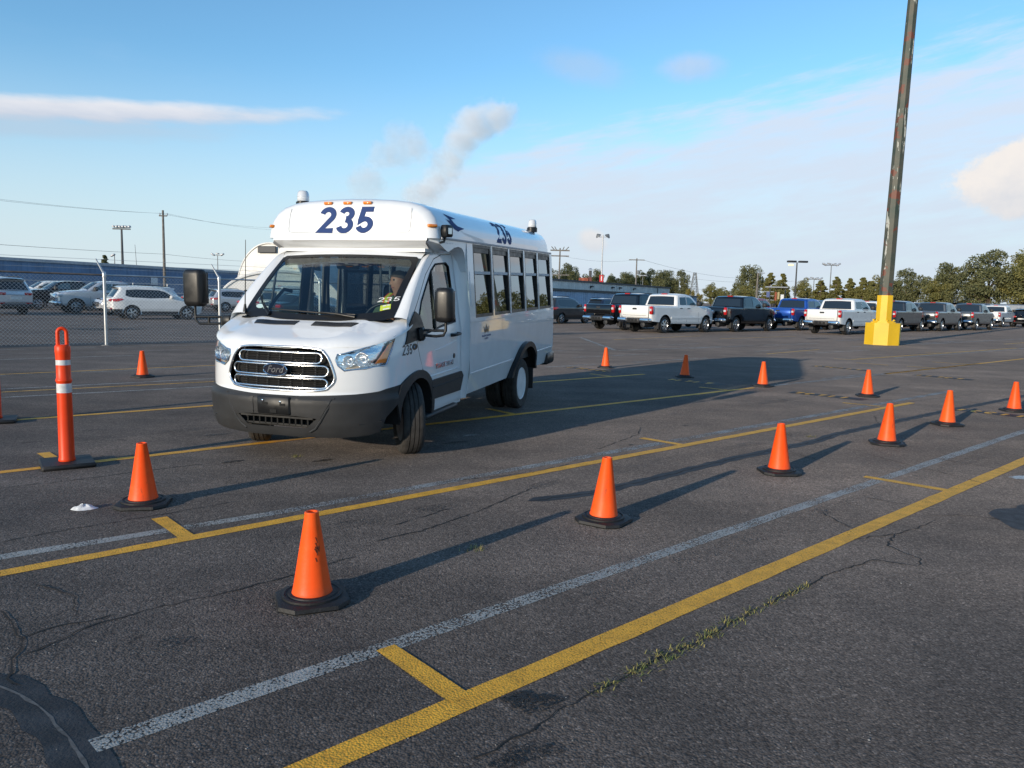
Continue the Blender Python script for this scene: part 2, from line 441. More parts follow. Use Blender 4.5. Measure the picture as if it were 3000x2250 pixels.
ZK = .42      # thickness of paint and sealant films
def line(name, pts, w, z, mat, rough=.004, per=.2):
    """a painted or cut line on the ground with slightly uneven edges"""
    P = []
    for a, b in zip(pts, pts[1:]):
        a, b = np.array(a, float), np.array(b, float); n = max(1, int(np.hypot(*(b-a))/per))
        P += [a+(b-a)*k/n for k in range(n)]
    P.append(np.array(pts[-1], float))
    V, F = ribbon_pts(P, w)
    V = [(q[0]+random.uniform(-rough, rough), q[1]+random.uniform(-rough, rough), z*ZK) for q in V]
    return mk(name, V, F, mat, ground)

def lane_line(name, a, b, w, z, mat, ext=(0, 0)):
    """straight line along the lanes through measured ends a and b"""
    a, b = np.array(a), np.array(b); u = (b-a)/np.hypot(*(b-a))
    return line(name, [a-u*ext[0], b+u*ext[1]], w, z, mat)

lane_line('yellow_line', (-.63, 2.37), (5.33, 7.85), .118, .007, YEL, (2.0, 9))
lane_line('yellow_line', (-2.75, 4.02), (6.59, 12.54), .105, .007, YEL, (2.5, .0))
lane_line('yellow_line', (-4.26, 6.29), (4.5, 14.22), .10, .007, YEL, (2.5, .0))
lane_line('yellow_line', (-5.75, 8.85), (2.82, 16.35), .10, .007, YEL, (1.2, 0))
STEM = [((-.53, 3.25), (-.17, 2.83)), ((3.26, 6.93), (3.76, 6.47)), ((-2.39, 5.11), (-2.0, 4.68)), ((1.49, 8.65), (1.88, 8.28)),
        ((5.35, 12.31), (5.79, 11.96)), ((-4.39, 7.09), (-3.98, 6.68)), ((-.34, 10.68), (.03, 10.22)), ((3.46, 14.09), (3.87, 13.73)), ((1.64, 16.14), (2.03, 15.72))]
for i, (a, b) in enumerate(STEM): line('yellow_line', [a, b], .10, .0085, YELW if i in (4, 6, 7, 8) else YEL)
lane_line('white_line', (-1.4, 2.46), (6.62, 9.81), .10, .005, WHT, (0, 8))
lane_line('white_line', (-2.92, 4.27), (-1.7, 5.26), .10, .005, WHT, (2, 0))
lane_line('white_line', (-1.7, 5.26), (.34, 7.15), .10, .005, WHTW)
lane_line('white_line', (.34, 7.15), (7.26, 13.5), .12, .005, WHTW, (0, 1.5))
for a, b, w, m in [((-7.13, 10.6), (-4.6, 12.65), .09, WHT), ((-7.7, 11.46), (-4.9, 13.9), .08, WHT), ((-7.49, 11.14), (-4.9, 13.3), .08, YELW),
                   ((-8.99, 13.4), (-5.2, 16.95), .09, YELW), ((-8.85, 13.2), (-5.1, 16.7), .06, WHTW), ((-10.79, 16.1), (-8.82, 17.97), .09, WHT),
                   ((-12.44, 18.58), (-8.0, 22.9), .08, WHTW), ((-11.6, 17.3), (-7.0, 21.5), .05, WHTW)]:
    lane_line('white_line' if m is not YELW else 'yellow_line', a, b, w, .005, m, (1, 0))
for a, b, w, m in [((.77, 17.5), (2.01, 18.58), .10, WHT), ((2.77, 31.6), (3.21, 24.09), .13, WHT), ((1.3, 32.6), (2.77, 31.6), .09, WHTW), ((3.32, 24.02), (12.59, 31.62), .11, WHT), ((7.87, 25.11), (11.25, 28.21), .10, WHTW),
                   ((7.98, 24.1), (10.85, 27.2), .10, YELW), ((4.02, 30.6), (8.76, 36.0), .11, YELW), ((9.48, 22.63), (9.92, 22.46), .12, YELW), ((9.92, 22.46), (20.83, 31.78), .12, YELW),
                   ((4.7, 14.4), (13.33, 21.96), .10, WHTW), ((8.69, 17.87), (16.53, 24.82), .12, YEL), ((11.74, 23.6), (24.83, 34.83), .10, WHT), ((9.55, 24.9), (12.75, 27.53), .10, WHT),
                   ((6.0, 26.0), (9.5, 29.1), .10, WHTW), ((5.2, 27.5), (7.1, 29.2), .12, WHTW), ((14.5, 34.5), (24, 42.9), .12, WHTW), ((17.5, 33), (33, 46.6), .12, WHT), ((9, 33.5), (14, 38.2), .12, YELW),
                   ((13, 29.5), (22, 37.6), .12, WHTW), ((22.5, 35.2), (40, 50.9), .14, YELW), ((16, 22), (26, 31), .12, YELW), ((12.0, 17.2), (22, 26.2), .11, YEL), ((6.6, 16.3), (8.3, 17.8), .1, WHTW),
                   ((3.0, 19.4), (5.5, 21.6), .1, WHTW), ((1.6, 20.6), (4.0, 22.7), .1, WHTW), ((2.3, 27), (3.0, 26.3), .1, WHTW), ((-1, 21), (2.2, 23.9), .1, WHTW)]:
    lane_line('white_line' if m in (WHT, WHTW) else 'yellow_line', a, b, w, .005, m)
for a, b in [((9.5, 21.2), (10.1, 20.6)), ((12.2, 22.3), (12.9, 21.6)), ((11.0, 19.9), (10.5, 20.4)), ((14.6, 27.2), (15.2, 26.6))]: line('yellow_line', [a, b], .1, .0085, YELW)

def jag(pts, amp, per=.06):
    out = []
    for a, b in zip(pts, pts[1:]):
        a, b = np.array(a, float), np.array(b, float); L = np.hypot(*(b-a)); n = max(1, int(L/per))
        for k in range(n):
            q = a+(b-a)*k/n
            if k: q = q+np.random.uniform(-amp, amp, 2)
            out.append(q)
    out.append(np.array(pts[-1], float)); return out
def crack(pts, w, amp=.03, z=.0095, mat=CRK, name='crack', per=.07):
    P = jag(pts, amp, per); ws = [w*(random.uniform(.35, 1.3) if w < .05 else 1+.10*math.sin(1.7*i)+.07*math.sin(4.1*i+1)+random.uniform(-.05, .05)) for i, _ in enumerate(P)]; ws[0] = ws[-1] = .002
    V, F = ribbon_pts(P, ws); return mk(name, [(q[0], q[1], z*ZK) for q in V], F, mat, ground)

tar = [(.14, 5.78), (.7, 6.1), (1.44, 6.81), (2.21, 7.57), (2.78, 8.07), (3.58, 8.79), (3.89, 9.16), (5.03, 10.2), (6.48, 11.49), (8.71, 13.39), (10.97, 15.34)]
crack(tar, .135, .011, .0042, TAR, 'tar_seam', .10)
crack(tar, .018, .014, .0065, CRK, 'crack', .08)
crack([(-2.6, 3.05), (-1.97, 2.84), (-1.85, 2.78), (-1.69, 2.67), (-1.51, 2.51), (-1.35, 2.34), (-1.2, 2.1)], .17, .005, .0042, TAR, 'tar_seam', .08)
crack([(-2.3, 2.95), (-1.97, 2.84), (-1.85, 2.78), (-1.69, 2.67), (-1.51, 2.51), (-1.35, 2.34), (-1.2, 2.1)], .014, .006, .0062, M('seam_dust', (.11, .105, .10), .95, var=(20, .4)), 'tar_seam', .05)
CR = [[(-.11, 2.44), (.07, 2.59), (.23, 2.79), (.44, 2.98), (.64, 3.18), (.87, 3.36), (1.16, 3.67), (1.68, 4.14), (1.89, 4.34), (2.26, 4.6), (2.48, 4.5)],
      [(-2.43, 3.54), (-2.15, 3.26), (-1.98, 2.9), (-1.89, 2.85)], [(-2.05, 3.05), (-1.93, 3.38), (-1.76, 3.58), (-1.43, 3.85), (-1.15, 4.13), (-.91, 4.44)],
      [(-2.15, 3.26), (-2.08, 3.37), (-1.86, 3.53)], [(-.84, 4.72), (-.61, 4.93), (-.23, 5.45), (.19, 6.2)], [(-.79, 5.07), (-.43, 5.52)],
      [(3.78, 8.03), (3.94, 7.54), (4.11, 7.18), (4.22, 6.92), (4.27, 6.6)], [(2.35, 5.68), (2.40, 5.37), (2.42, 5.25)], [(2.91, 6.18), (3.04, 6.04), (3.19, 5.95)],
      [(3.17, 5.66), (3.46, 5.68), (3.70, 5.57)], [(2.32, 5.01), (2.66, 5.15), (2.92, 5.33), (3.14, 5.52)], [(2.66, 5.15), (2.48, 4.88), (2.57, 4.63), (2.48, 4.5)],
      [(-3.09, 4.52), (-2.91, 4.74), (-2.53, 5.08), (-2.01, 5.57)], [(-3.93, 5.79), (-3.55, 6.05), (-3.15, 6.46), (-2.75, 6.78)], [(3.1, 9.3), (3.4, 8.5), (3.9, 8.1)],
      [(-5.6, 8.3), (-4.2, 9.5), (-3.2, 10.3)], [(4.4, 7.9), (4.9, 7.3), (5.3, 7.0)], [(2.9, 8.3), (3.1, 7.6)], [(6, 12.2), (7.5, 13.3), (9, 14.4)], [(-2.5, 3.9), (-2.2, 3.75), (-2.05, 3.5)],
      [(.9, 7.9), (1.5, 8.9), (1.6, 9.4)], [(5.2, 10.9), (5.0, 10.4), (4.9, 10.1)], [(-.6, 6.3), (.2, 6.75), (.6, 7.2)]]
for i, p in enumerate(CR): crack(p, .010 if i < 14 else .008, .013, per=.045)
# dark spill beside the junction of the nearest T, brown stain below it, tar patches
def blob(name, c, rx, ry, rot, z, mat, n=40, amp=.18):
    out = []; ph = np.random.uniform(0, 6.28, 4)
    for k in range(n):
        a = 2*math.pi*k/n; r = 1+amp*(math.sin(2*a+ph[0])*.5+math.sin(3*a+ph[1])*.4+math.sin(7*a+ph[2])*.25+math.sin(11*a+ph[3])*.15)
        x, y = rx*r*math.cos(a), ry*r*math.sin(a); out.append((c[0]+x*math.cos(rot)-y*math.sin(rot), c[1]+x*math.sin(rot)+y*math.cos(rot), z*ZK))
    return mk(name, [(c[0], c[1], z*ZK)]+out, [(0, 1+k, 1+(k+1) % n) for k in range(n)], mat, ground)
blob('tar_patch', (4.20, 5.5), .50, .56, .4, .0045, PATCHM)
DIRT = paint('dark_dirt_stain', (.022, .018, .014), .50)
blob('oil_stain', (.11, 2.82), .105, .075, .4, .0092, DIRT, amp=.4); blob('oil_stain', (.08, 2.47), .13, .05, .3, .0092, DIRT, amp=.4); blob('oil_stain', (-.2, 2.33), .1, .05, .2, .0092, DIRT, amp=.5)
for c, rx, ry in [((-1.75, 7.05), .10, .05), ((-2.55, 6.9), .12, .03), ((1.3, 8.2), .05, .03), ((2.2, 9.6), .06, .03), ((-.6, 8.1), .16, .03), ((-4.6, 8.3), .1, .03), ((-3.2, 8.2), .12, .03), ((-2.9, 8.9), .1, .03), ((.9, 9.4), .07, .03), ((14.2, 35.9), .9, .35), ((-15.6, 29.0), 1.3, .9)]:
    blob('oil_stain', c, rx, ry, R(42), .0094, DIRT, amp=.3)
wsp = blob('white_paint_spill', (4.82, 7.06), .16, .07, .3, .0094, paint('white_spill_paint', (.62, .62, .6), .40), amp=.35)
blob('white_paint_spill', (-.45, 8.55), .13, .03, .6, .0094, paint('grey_spill_paint', (.3, .28, .26), .5), amp=.4)
# stencilled bay numbers: dark painted strips with the remains of yellow characters
SBK = paint('black_stencil_paint', (.028, .028, .03), .38)
STC = [((3.1, 15.41), (4.05, 14.58)), ((1.26, 17.63), (2.2, 16.69)), ((4.99, 13.64), (5.92, 12.77)), ((6.9, 11.85), (7.72, 10.98)), ((7.77, 19.75), (8.69, 18.68)), ((9.36, 17.8), (10.15, 16.85))]
for a, b in STC:
    a, b = np.array(a), np.array(b); u = (b-a)/np.hypot(*(b-a)); n = np.array([-u[1], u[0]]); L = np.hypot(*(b-a)); w = .15
    Q = [a-n*w, b-n*w, b+n*w, a+n*w]; strip = mk('bay_number_strip', [(q[0], q[1], .0041) for q in Q], [(0, 1, 2, 3)], SBK, ground)
    k = 0.06
    while k < L-.2:
        cw = random.uniform(.09, .14); kind = random.randrange(3); c = a+u*(k+cw/2)
        if kind == 0: pth = [c-n*.11-u*cw*.3, c+n*.11-u*cw*.1]
        elif kind == 1: pth = [c+np.array(u)*cw*.45*math.cos(t)+n*.10*math.sin(t) for t in np.linspace(.4, 5.4, 12)]
        else: pth = [c-u*cw*.4+n*.1, c+u*cw*.4+n*.1, c+u*cw*.1-n*.1]
        V, F = ribbon_pts(pth, .06); mk('bay_number_stroke', [(q[0], q[1], .0052) for q in V], F, YEL, strip); k += cw+.09
# grass in the long crack
def grass():
    vs, fs = [], []
    path = [(.36, 2.9), (.44, 2.98), (.52, 3.05), (.64, 3.18), (.87, 3.36), (1.16, 3.67), (1.68, 4.14)]
    dens = [.8, .9, .25, 1.6, 1.3, 1.0, .6]
    for i in range(len(path)-1):
        a, b = np.array(path[i]), np.array(path[i+1]); L = np.hypot(*(b-a))
        for k in range(int(L*560*dens[i+1])):
            t = random.random(); q = a+(b-a)*t+np.random.normal(0, .022*dens[i+1]**.5, 2)
            clump = .5+.5*math.sin(23*(q[0]+q[1]))
            if random.random() > .25+.75*clump: continue
            h = random.uniform(.004, .020); ang = random.uniform(0, 6.28); le = random.uniform(.01, .045); w = .0022
            dx, dy = math.cos(ang), math.sin(ang); k0 = len(vs)
            vs += [(q[0]-dy*w, q[1]+dx*w, .0), (q[0]+dy*w, q[1]-dx*w, .0), (q[0]+dx*le*.5-dy*w*.7, q[1]+dy*le*.5+dx*w*.7, h*.75), (q[0]+dx*le*.5+dy*w*.7, q[1]+dy*le*.5-dx*w*.7, h*.75), (q[0]+dx*le, q[1]+dy*le, h)]
            fs += [(k0, k0+1, k0+3, k0+2), (k0+2, k0+3, k0+4)]
    for c in [(-.20, 4.62), (3.55, 9.0), (3.3, 9.2), (-2.05, 7.2)]:
        for k in range(40):
            q = np.array(c)+np.random.normal(0, .03, 2); h = random.uniform(.01, .03); ang = random.uniform(0, 6.28); w = .002; dx, dy = math.cos(ang), math.sin(ang); k0 = len(vs)
            vs += [(q[0]-dy*w, q[1]+dx*w, 0), (q[0]+dy*w, q[1]-dx*w, 0), (q[0]+dx*.03, q[1]+dy*.03, h)]; fs.append((k0, k0+1, k0+2))
    m = bpy.data.materials.new('crack_grass'); m.use_nodes = True; N = NT(m.node_tree); b = N.n['Principled BSDF']
    oc = N.new('ShaderNodeTexCoord').outputs['Object']
    N.l.new(N.mix(N.sstep(N.noise(oc, 22, 3, .6), .35, .65), (.10, .135, .03), (.36, .28, .09)), b.inputs['Base Color']); b.inputs['Roughness'].default_value = .8
    return tag(mk('grass', vs, fs, m), 'green and straw coloured grass growing in the long asphalt crack', 'grass', kind='stuff')
grass()

# loose grit on the nearest asphalt
def grit():
    vs, fs = [], []; rg = random.Random(12)
    for k in range(700):
        y = 2.2+7*rg.random()**1.8; x = rg.uniform(-.78, .78)*y; r = rg.uniform(.0016, .0042)*(1.6 if rg.random() < .06 else 1); k0 = len(vs); a = rg.uniform(0, 6)
        vs += [(x+r*math.cos(a+t)*rg.uniform(.7, 1.2), y+r*math.sin(a+t)*rg.uniform(.7, 1.2), r*.25) for t in (0, 1.57, 3.14, 4.71)]+[(x, y, r*1.1)]
        fs += [(k0, k0+1, k0+4), (k0+1, k0+2, k0+4), (k0+2, k0+3, k0+4), (k0+3, k0, k0+4)]
    return tag(mk('grit', vs, fs, M('grit_stone', (.20, .19, .18), .9, var=(3, .6))), 'loose pale grit scattered over the near asphalt', 'gravel', kind='stuff')
grit()
# dull tyre tracks and old spills
SMUDGE = paint('tyre_smudge', (.040, .039, .038), .60)
for a, b, w in [((-2.9, 5.9), (1.2, 9.6), .20), ((-1.6, 4.6), (3.6, 9.3), .17), ((-4.6, 7.6), (-1.9, 10.0), .22), ((.4, 3.9), (5.4, 8.4), .16), ((2.2, 10.5), (6.2, 14.0), .2)]:
    line('tyre_mark', [a, b], w, .0036, SMUDGE, .03, .25)
for c, rx, ry in [((-1.5, 3.2), .16, .10), ((1.3, 6.0), .13, .07), ((2.7, 5.9), .10, .06), ((-2.2, 6.2), .2, .09), ((3.6, 7.6), .12, .06), ((1.9, 3.3), .09, .06)]: blob('oil_stain', c, rx, ry, R(random.uniform(0, 90)), .0038, SMUDGE, amp=.35)
# ------------------------------------------------------------------ foliage, poles, buildings, fence
def leafmat(name, a, b):
    m = bpy.data.materials.new(name); m.use_nodes = True; N = NT(m.node_tree); p = N.n['Principled BSDF']
    oc = N.new('ShaderNodeTexCoord').outputs['Object']
    n = N.noise(oc, 1.3, 4, .65); n2 = N.noise(oc, 9, 2, .5)
    N.l.new(N.mix(N.sstep(N.add(N.mul(n, .7), N.mul(n2, .3)), .34, .66), a, b), p.inputs['Base Color'])
    p.inputs['Roughness'].default_value = .6; p.inputs['Specular IOR Level'].default_value = .3
    tr = N.new('ShaderNodeBsdfTranslucent'); tr.inputs[0].default_value = tuple(q*1.1 for q in b)+(1,)
    mx = N.new('ShaderNodeMixShader'); mx.inputs[0].default_value = .25; N.l.new(p.outputs[0], mx.inputs[1]); N.l.new(tr.outputs[0], mx.inputs[2])
    N.l.new(mx.outputs[0], N.n['Material Output'].inputs[0]); return m
LEAF = {'dark': leafmat('dark_leaf', (.092, .102, .046), (.185, .185, .082)), 'olive': leafmat('olive_leaf', (.125, .13, .042), (.25, .225, .075)),
        'yellow': leafmat('yellow_leaf', (.14, .125, .03), (.32, .25, .05))}
BARK = M('bark', (.10, .075, .055), .9, var=(4, .3), bump=(12, .6))

def tree_mesh(kind, h, w, seed, n, leaf, mat, cz=.56):
    """trunk with limbs, and a crown of leaf-sized faces gathered in clumps; unit tree of height h"""
    rg = random.Random(seed); root = empty('tree')
    tr = MB(); tr.tube([(0, 0, 0), (.03*h*rg.uniform(-1, 1), 0, .25*h), (.03*h*rg.uniform(-1, 1), .02*h, .55*h), (0, 0, .86*h)], [.032*h, .024*h, .015*h, .004*h], 7)
    clumps = []
    nc = {'round': 62, 'poplar': 110, 'conifer': 60, 'bush': 26}[kind]
    for i in range(nc):
        a = rg.uniform(0, 6.283)
        if kind in ('round', 'bush'):
            zz = rg.uniform(-.92, 1); rr = math.sqrt(max(0, 1-zz*zz)); q = rg.uniform(.35, 1)**.5
            lobes = 1+.22*math.sin(3*a+seed)+.14*math.sin(5*a+seed*2)
            c = (rr*q*math.cos(a)*w/2*lobes, rr*q*math.sin(a)*w/2*lobes, h*(cz+(1-cz)*.94*zz*q*(1+.1*math.sin(4*a+seed))))
            s = rg.uniform(.10, .20)*w
        elif kind == 'poplar':
            t = rg.uniform(.05, .98); pr = max(.06, (1-t)**.62); q = rg.uniform(.1, 1)**.5
            c = (pr*q*math.cos(a)*w/2, pr*q*math.sin(a)*w/2, h*t*.97); s = rg.uniform(.12, .22)*w*(.22+.85*pr)
        else:
            t = rg.uniform(.06, 1); pr = (1-t)**.85+.04; q = rg.uniform(.3, 1)
            c = (pr*q*math.cos(a)*w/2, pr*q*math.sin(a)*w/2, h*t); s = rg.uniform(.10, .2)*w*(.35+pr)
        clumps.append((c, s))
        if i < 16: tr.tube([(0, 0, max(.12*h, c[2]-.18*h-.2*abs(c[0]))), (c[0]*.5, c[1]*.5, c[2]-.05*h), c], [.011*h, .007*h, .002*h], 5, cap=False)
    vs, fs = [], []
    per = n//nc
    for c, s in clumps:
        fl = rg.uniform(.55, .9)
        for k in range(per):
            d = Vector((rg.gauss(0, 1), rg.gauss(0, 1), rg.gauss(0, 1))); d.normalize(); rad = s*rg.uniform(.35, 1.05)**.6
            p = Vector(c)+Vector((d.x*rad, d.y*rad, d.z*rad*fl))
            if p.z < .03*h: continue
            u = Vector((rg.gauss(0, 1), rg.gauss(0, 1), rg.gauss(0, .8))).normalized(); v = u.orthogonal().normalized(); v = (v*math.cos(rg.uniform(0, 6))+u.cross(v)*math.sin(rg.uniform(0, 6))).normalized()
            l = leaf*rg.uniform(.6, 1.35); k0 = len(vs)
            vs += [p-u*l*.5, p+v*l*.32, p+u*l*.55, p-v*l*.32]; fs.append((k0, k0+1, k0+2, k0+3))
    tr.build('trunk', BARK, root, 60)
    cr = mk('crown', vs, fs, mat, root)
    return root

PROTO = {'round1': tree_mesh('round', 10, 8, 1, 12500, .31, LEAF['dark']), 'round2': tree_mesh('round', 10, 7, 5, 12500, .30, LEAF['olive']), 'round3': tree_mesh('round', 10, 9, 9, 13500, .32, LEAF['dark'], .5),
         'poplar1': tree_mesh('poplar', 10, 4.6, 3, 14000, .26, LEAF['olive']), 'poplar2': tree_mesh('poplar', 10, 4.2, 8, 14000, .26, LEAF['olive']), 'conifer': tree_mesh('conifer', 10, 4.5, 4, 6000, .28, LEAF['dark']),
         'bush': tree_mesh('bush', 10, 13, 6, 7000, .5, LEAF['yellow'], .5)}
_used = set()
def tree(kind, x, y, h, wide, label, group, name='tree', rot=None):
    src = PROTO[kind]
    if kind in _used: o = copy_tree(src)
    else: o = src; _used.add(kind)
    o.name = name; o.location = (x, y, 0); s = h/10.; o.scale = (s*wide, s*wide, s); o.rotation_euler = (0, 0, rot if rot is not None else random.uniform(0, 6.28))
    return tag(o, label, 'tree', group)
G1, G2 = 'trees behind the parked pickups', 'trees beyond the sheds'
# (kind, x, y, height, width factor, label)
TREES = [
    ('round3', 54.6, 180, 10.3, .80, 'tall dark tree left of the grey wooden pole beyond the black pickup', G1), ('round2', 45.0, 150, 5.0, 1.0, 'small yellowish tree in front of the tall dark tree', G1),
    ('poplar1', 57.7, 175, 8.9, 1.2, 'olive poplar just right of the grey wooden pole', G1), ('poplar2', 59.5, 172, 8.7, 1.2, 'olive poplar behind the gantry sign', G1),
    ('round2', 61.6, 165, 6.8, .8, 'low olive tree right of the black twin-head lamp post', G1), ('poplar2', 63.4, 160, 6.6, 1.4, 'short olive poplar left of the small floodlight mast', G1),
    ('poplar1', 62.3, 150, 7.4, 1.25, 'pointed olive poplar in front of the tall floodlight mast', G1), ('poplar2', 64.9, 150, 7.2, 1.2, 'olive poplar with twin tips behind the second white pickup', G1),
    ('poplar1', 66.5, 148, 7.3, 1.25, 'olive poplar left of the yellow lamp pedestal', G1), ('round2', 68.4, 146, 7.0, .9, 'rounded olive tree partly hidden by the rusty lamp pole', G1), ('round1', 69.9, 138, 8.2, .9, 'green tree just right of the rusty lamp pole', G1),
    ('round3', 73.1, 132, 9.1, .92, 'broad tree above the grey pickups', G1), ('round1', 76.5, 125, 10.8, .95, 'tallest dark tree at the right above the last grey pickup', G1), ('round2', 80.1, 122, 10.3, .95, 'dark tree cut off by the right edge', G1), ('round1', 82.8, 120, 10, 1, 'dark tree just past the right edge', G1),
    ('bush', 87.9, 150, 3.6, 1.0, 'low shrubs filling the gap between two big trees', G1),
    ('round1', 20.6, 300, 15, .75, 'dark tree behind the forked utility pole over the shed roof', G2), ('round3', 33.7, 320, 14, .6, 'dark tree behind the rust red roof box', G2), ('round2', 41.1, 330, 12, .55, 'dark tree between the tall mast and the rear pole', G2),
    ('round3', 47.6, 330, 13.5, .72, 'dark tree left of the utility pole with one crossarm', G2), ('round1', 56.0, 320, 14.6, .55, 'dark tree right of the utility pole with one crossarm', G2), ('round3', 61.7, 310, 13.8, .62, 'dark tree over the right end of the shed', G2), ('round1', 64.7, 300, 13.6, .62, 'rounded dark tree past the shed gable', G2),
    ('bush', 54.3, 240, 6.0, .42, 'bright yellow bush past the shed gable', G2), ('bush', 47.7, 200, 4.0, .5, 'brown yellow bush below the lattice tower', G2), ('round2', 56.0, 220, 6.8, .85, 'olive bush tree behind the red pickup cab', G2), ('round2', 63.4, 235, 4.8, 1.0, 'low olive bush left of the lone small tree', G2),
    ('conifer', 73.9, 260, 7.5, 1.1, 'lone small tree left of the tall dark tree', G2),
    ('round1', 20.5, 290, 12.5, .9, 'dark tree right behind the rust red roof box', G2), ('round2', 27.5, 295, 10.5, 1.1, 'low dark tree left of the tall pale mast', G2), ('round3', 37.5, 300, 10.8, 1.0, 'low dark tree right of the tall pale mast', G2), ('round1', 45.0, 310, 12.2, .9, 'dark tree behind the crossarm pole', G2),
    ('round2', 51.0, 315, 13.0, .8, 'dark tree a little right of the crossarm pole', G2), ('round3', 57.5, 300, 13.4, .8, 'broad dark tree right of the crossarm pole', G2), ('round1', 12.5, 285, 12.8, .9, 'dark tree between the forked pole and the red box', G2), ('round2', 70.5, 262, 6.5, 1.3, 'scrubby olive tree near the lattice tower foot', G2), ('bush', 80, 250, 3.6, .7, 'low olive scrub right of the lattice tower', G2),
    ('conifer', -79.4, 150, 8.0, 1.1, 'small dark conifer tip above the blue building roof', None),
    ('poplar2', 62.5, 158, 6.9, 1.6, 'olive poplar between the two floodlight masts', G1), ('round2', 57.5, 170, 6.2, 1.0, 'low olive tree behind the twin-head lamp post', G1), ('poplar2', 66.2, 152, 6.4, 1.7, 'broad olive poplar behind the white four-door pickup', G1),
    ('poplar1', 71.5, 156, 6.9, 1.5, 'olive poplar a little left of the rusty pole', G1), ('round1', 78.0, 158, 6.8, .9, 'green tree filling in right behind the pedestal pole', G1), ('round2', 71.8, 131, 6.6, .9, 'lower green tree between the pole and the broad tree', G1), ('round2', 83.5, 140, 7.4, .85, 'green tree left shoulder of the tallest dark tree', G1)
]
for k, x, y, h, wd, lab, grp in TREES: tree(k, x, y, h, wd, lab, grp)

# ------------------------------------------------------------------ buildings
def corrugated(name, col, scale, along, var=.12):
    m = bpy.data.materials.new(name); m.use_nodes = True; N = NT(m.node_tree); b = N.n['Principled BSDF']
    oc = N.new('ShaderNodeTexCoord').outputs['Object']; n = N.noise(oc, .5, 4, .6)
    st = N.new('ShaderNodeMapping'); st.inputs['Scale'].default_value = (1.5, 1.5, .1); N.l.new(oc, st.inputs[0])
    n2 = N.noise(st.outputs[0], 2.0, 4, .6); k = N.mul(N.sstep(n, .3, .7, 1-var, 1+var), N.sstep(n2, .3, .7, .9, 1.08))
    N.l.new(N.mix(1.0, col, N.vec(k, k, k), 'MULTIPLY'), b.inputs['Base Color']); b.inputs['Roughness'].default_value = .55; return m
def ribbed_wall(name, a, b, h0, h1, pitch, mat, parent, depth=.06):
    """profiled sheet wall from a to b with real ribs"""
    a, b = np.array(a, float), np.array(b, float); L = np.hypot(*(b-a)); u = (b-a)/L; n = np.array([u[1], -u[0]]); P = []
    k = 0.0
    while k < L-pitch:
        for d, o in ((0, 0), (.45, 0), (.55, 1), (.9, 1)): P.append((k+d*pitch, o*depth))
        k += pitch
    P.append((L, 0)); vs = []
    for d, o in P:
        q = a+u*d+n*o; vs += [(q[0], q[1], h0), (q[0], q[1], h1)]
    return mk(name, vs, [(2*i, 2*i+2, 2*i+3, 2*i+1) for i in range(len(P)-1)], mat, parent)
BLUE = corrugated('blue_cladding', (.13, .22, .36), 1, 0); GREYC = corrugated('grey_cladding', (.66, .63, .59), 1, 0); PALEB = corrugated('pale_blue_cladding', (.30, .42, .58), 1, 0)
TRIM = M('grey_trim', (.42, .44, .47), .5, var=(2, .15)); DTRIM = M('dark_trim', (.05, .055, .06), .6); ROOFM = M('roof_sheet', (.22, .23, .25), .5, var=(.6, .2))
def shed(name, a, b, depth, h, pitch, wall, trim, fascia, label, rise=.6):
    a, b = np.array(a, float), np.array(b, float); u = (b-a)/np.hypot(*(b-a)); n = np.array([-u[1], u[0]])     # n points away from the camera side
    rt = empty(name, (0, 0, 0)); c, d = b+n*depth, a+n*depth
    ribbed_wall('wall', a, b, 0, h, pitch, wall, rt); ribbed_wall('wall', b, c, 0, h, pitch*3, wall, rt); ribbed_wall('wall', d, a, 0, h, pitch*3, wall, rt)
    f = MB(); q0, q1 = a-u*.3-n*.25, b+u*.3-n*.25; q2, q3 = b+u*.3+n*.2, a-u*.3+n*.2
    f.add([(*q, z) for z in (h-fascia, h+.08) for q in (q0, q1, q2, q3)], [(0, 1, 5, 4), (1, 2, 6, 5), (2, 3, 7, 6), (3, 0, 4, 7), (4, 5, 6, 7), (3, 2, 1, 0)]); f.build('gutter', trim, rt)
    r0, r1, m0, m1, e0, e1 = a-u*.3, b+u*.3, (a+d)/2-u*.3, (b+c)/2+u*.3, d-u*.3, c+u*.3
    mk('roof', [(*r0, h+.05), (*r1, h+.05), (*m1, h+rise), (*m0, h+rise), (*e1, h+.05), (*e0, h+.05)], [(0, 1, 2, 3), (3, 2, 4, 5)], ROOFM, rt)
    mk('gable', [(*b, h), (*c, h), (*((b+c)/2), h+rise-.03)], [(0, 1, 2)], wall, rt); tag(rt, label, 'building'); return rt
bl = shed('warehouse', (-92, 55), (-54.8, 158), 30, 5.46, .9, BLUE, TRIM, .38, 'long dark blue corrugated warehouse behind the left fence')
sg = MB(); sg.box(-.75, .75, -.04, 0, -.7, .7)
q = sg.build('wall_sign', M('white_sign', (.75, .75, .75), .5, var=(3, .1)), bl, loc=(-59.0, 146-12.6, 3.0), rot=(0, 0, R(70))); q.location = (-62.9, 135.1, 3.0)
pb = shed('shed', (-6, 92), (45.6, 193), 12, 3.05, .8, PALEB, DTRIM, .28, 'low pale blue corrugated shed behind the parked cars', .3)
gb = shed('shed', (-2, 112), (35.2, 175.5), 26, 4.75, .9, GREYC, DTRIM, .22, 'taller grey corrugated shed behind the pale blue one', .5)
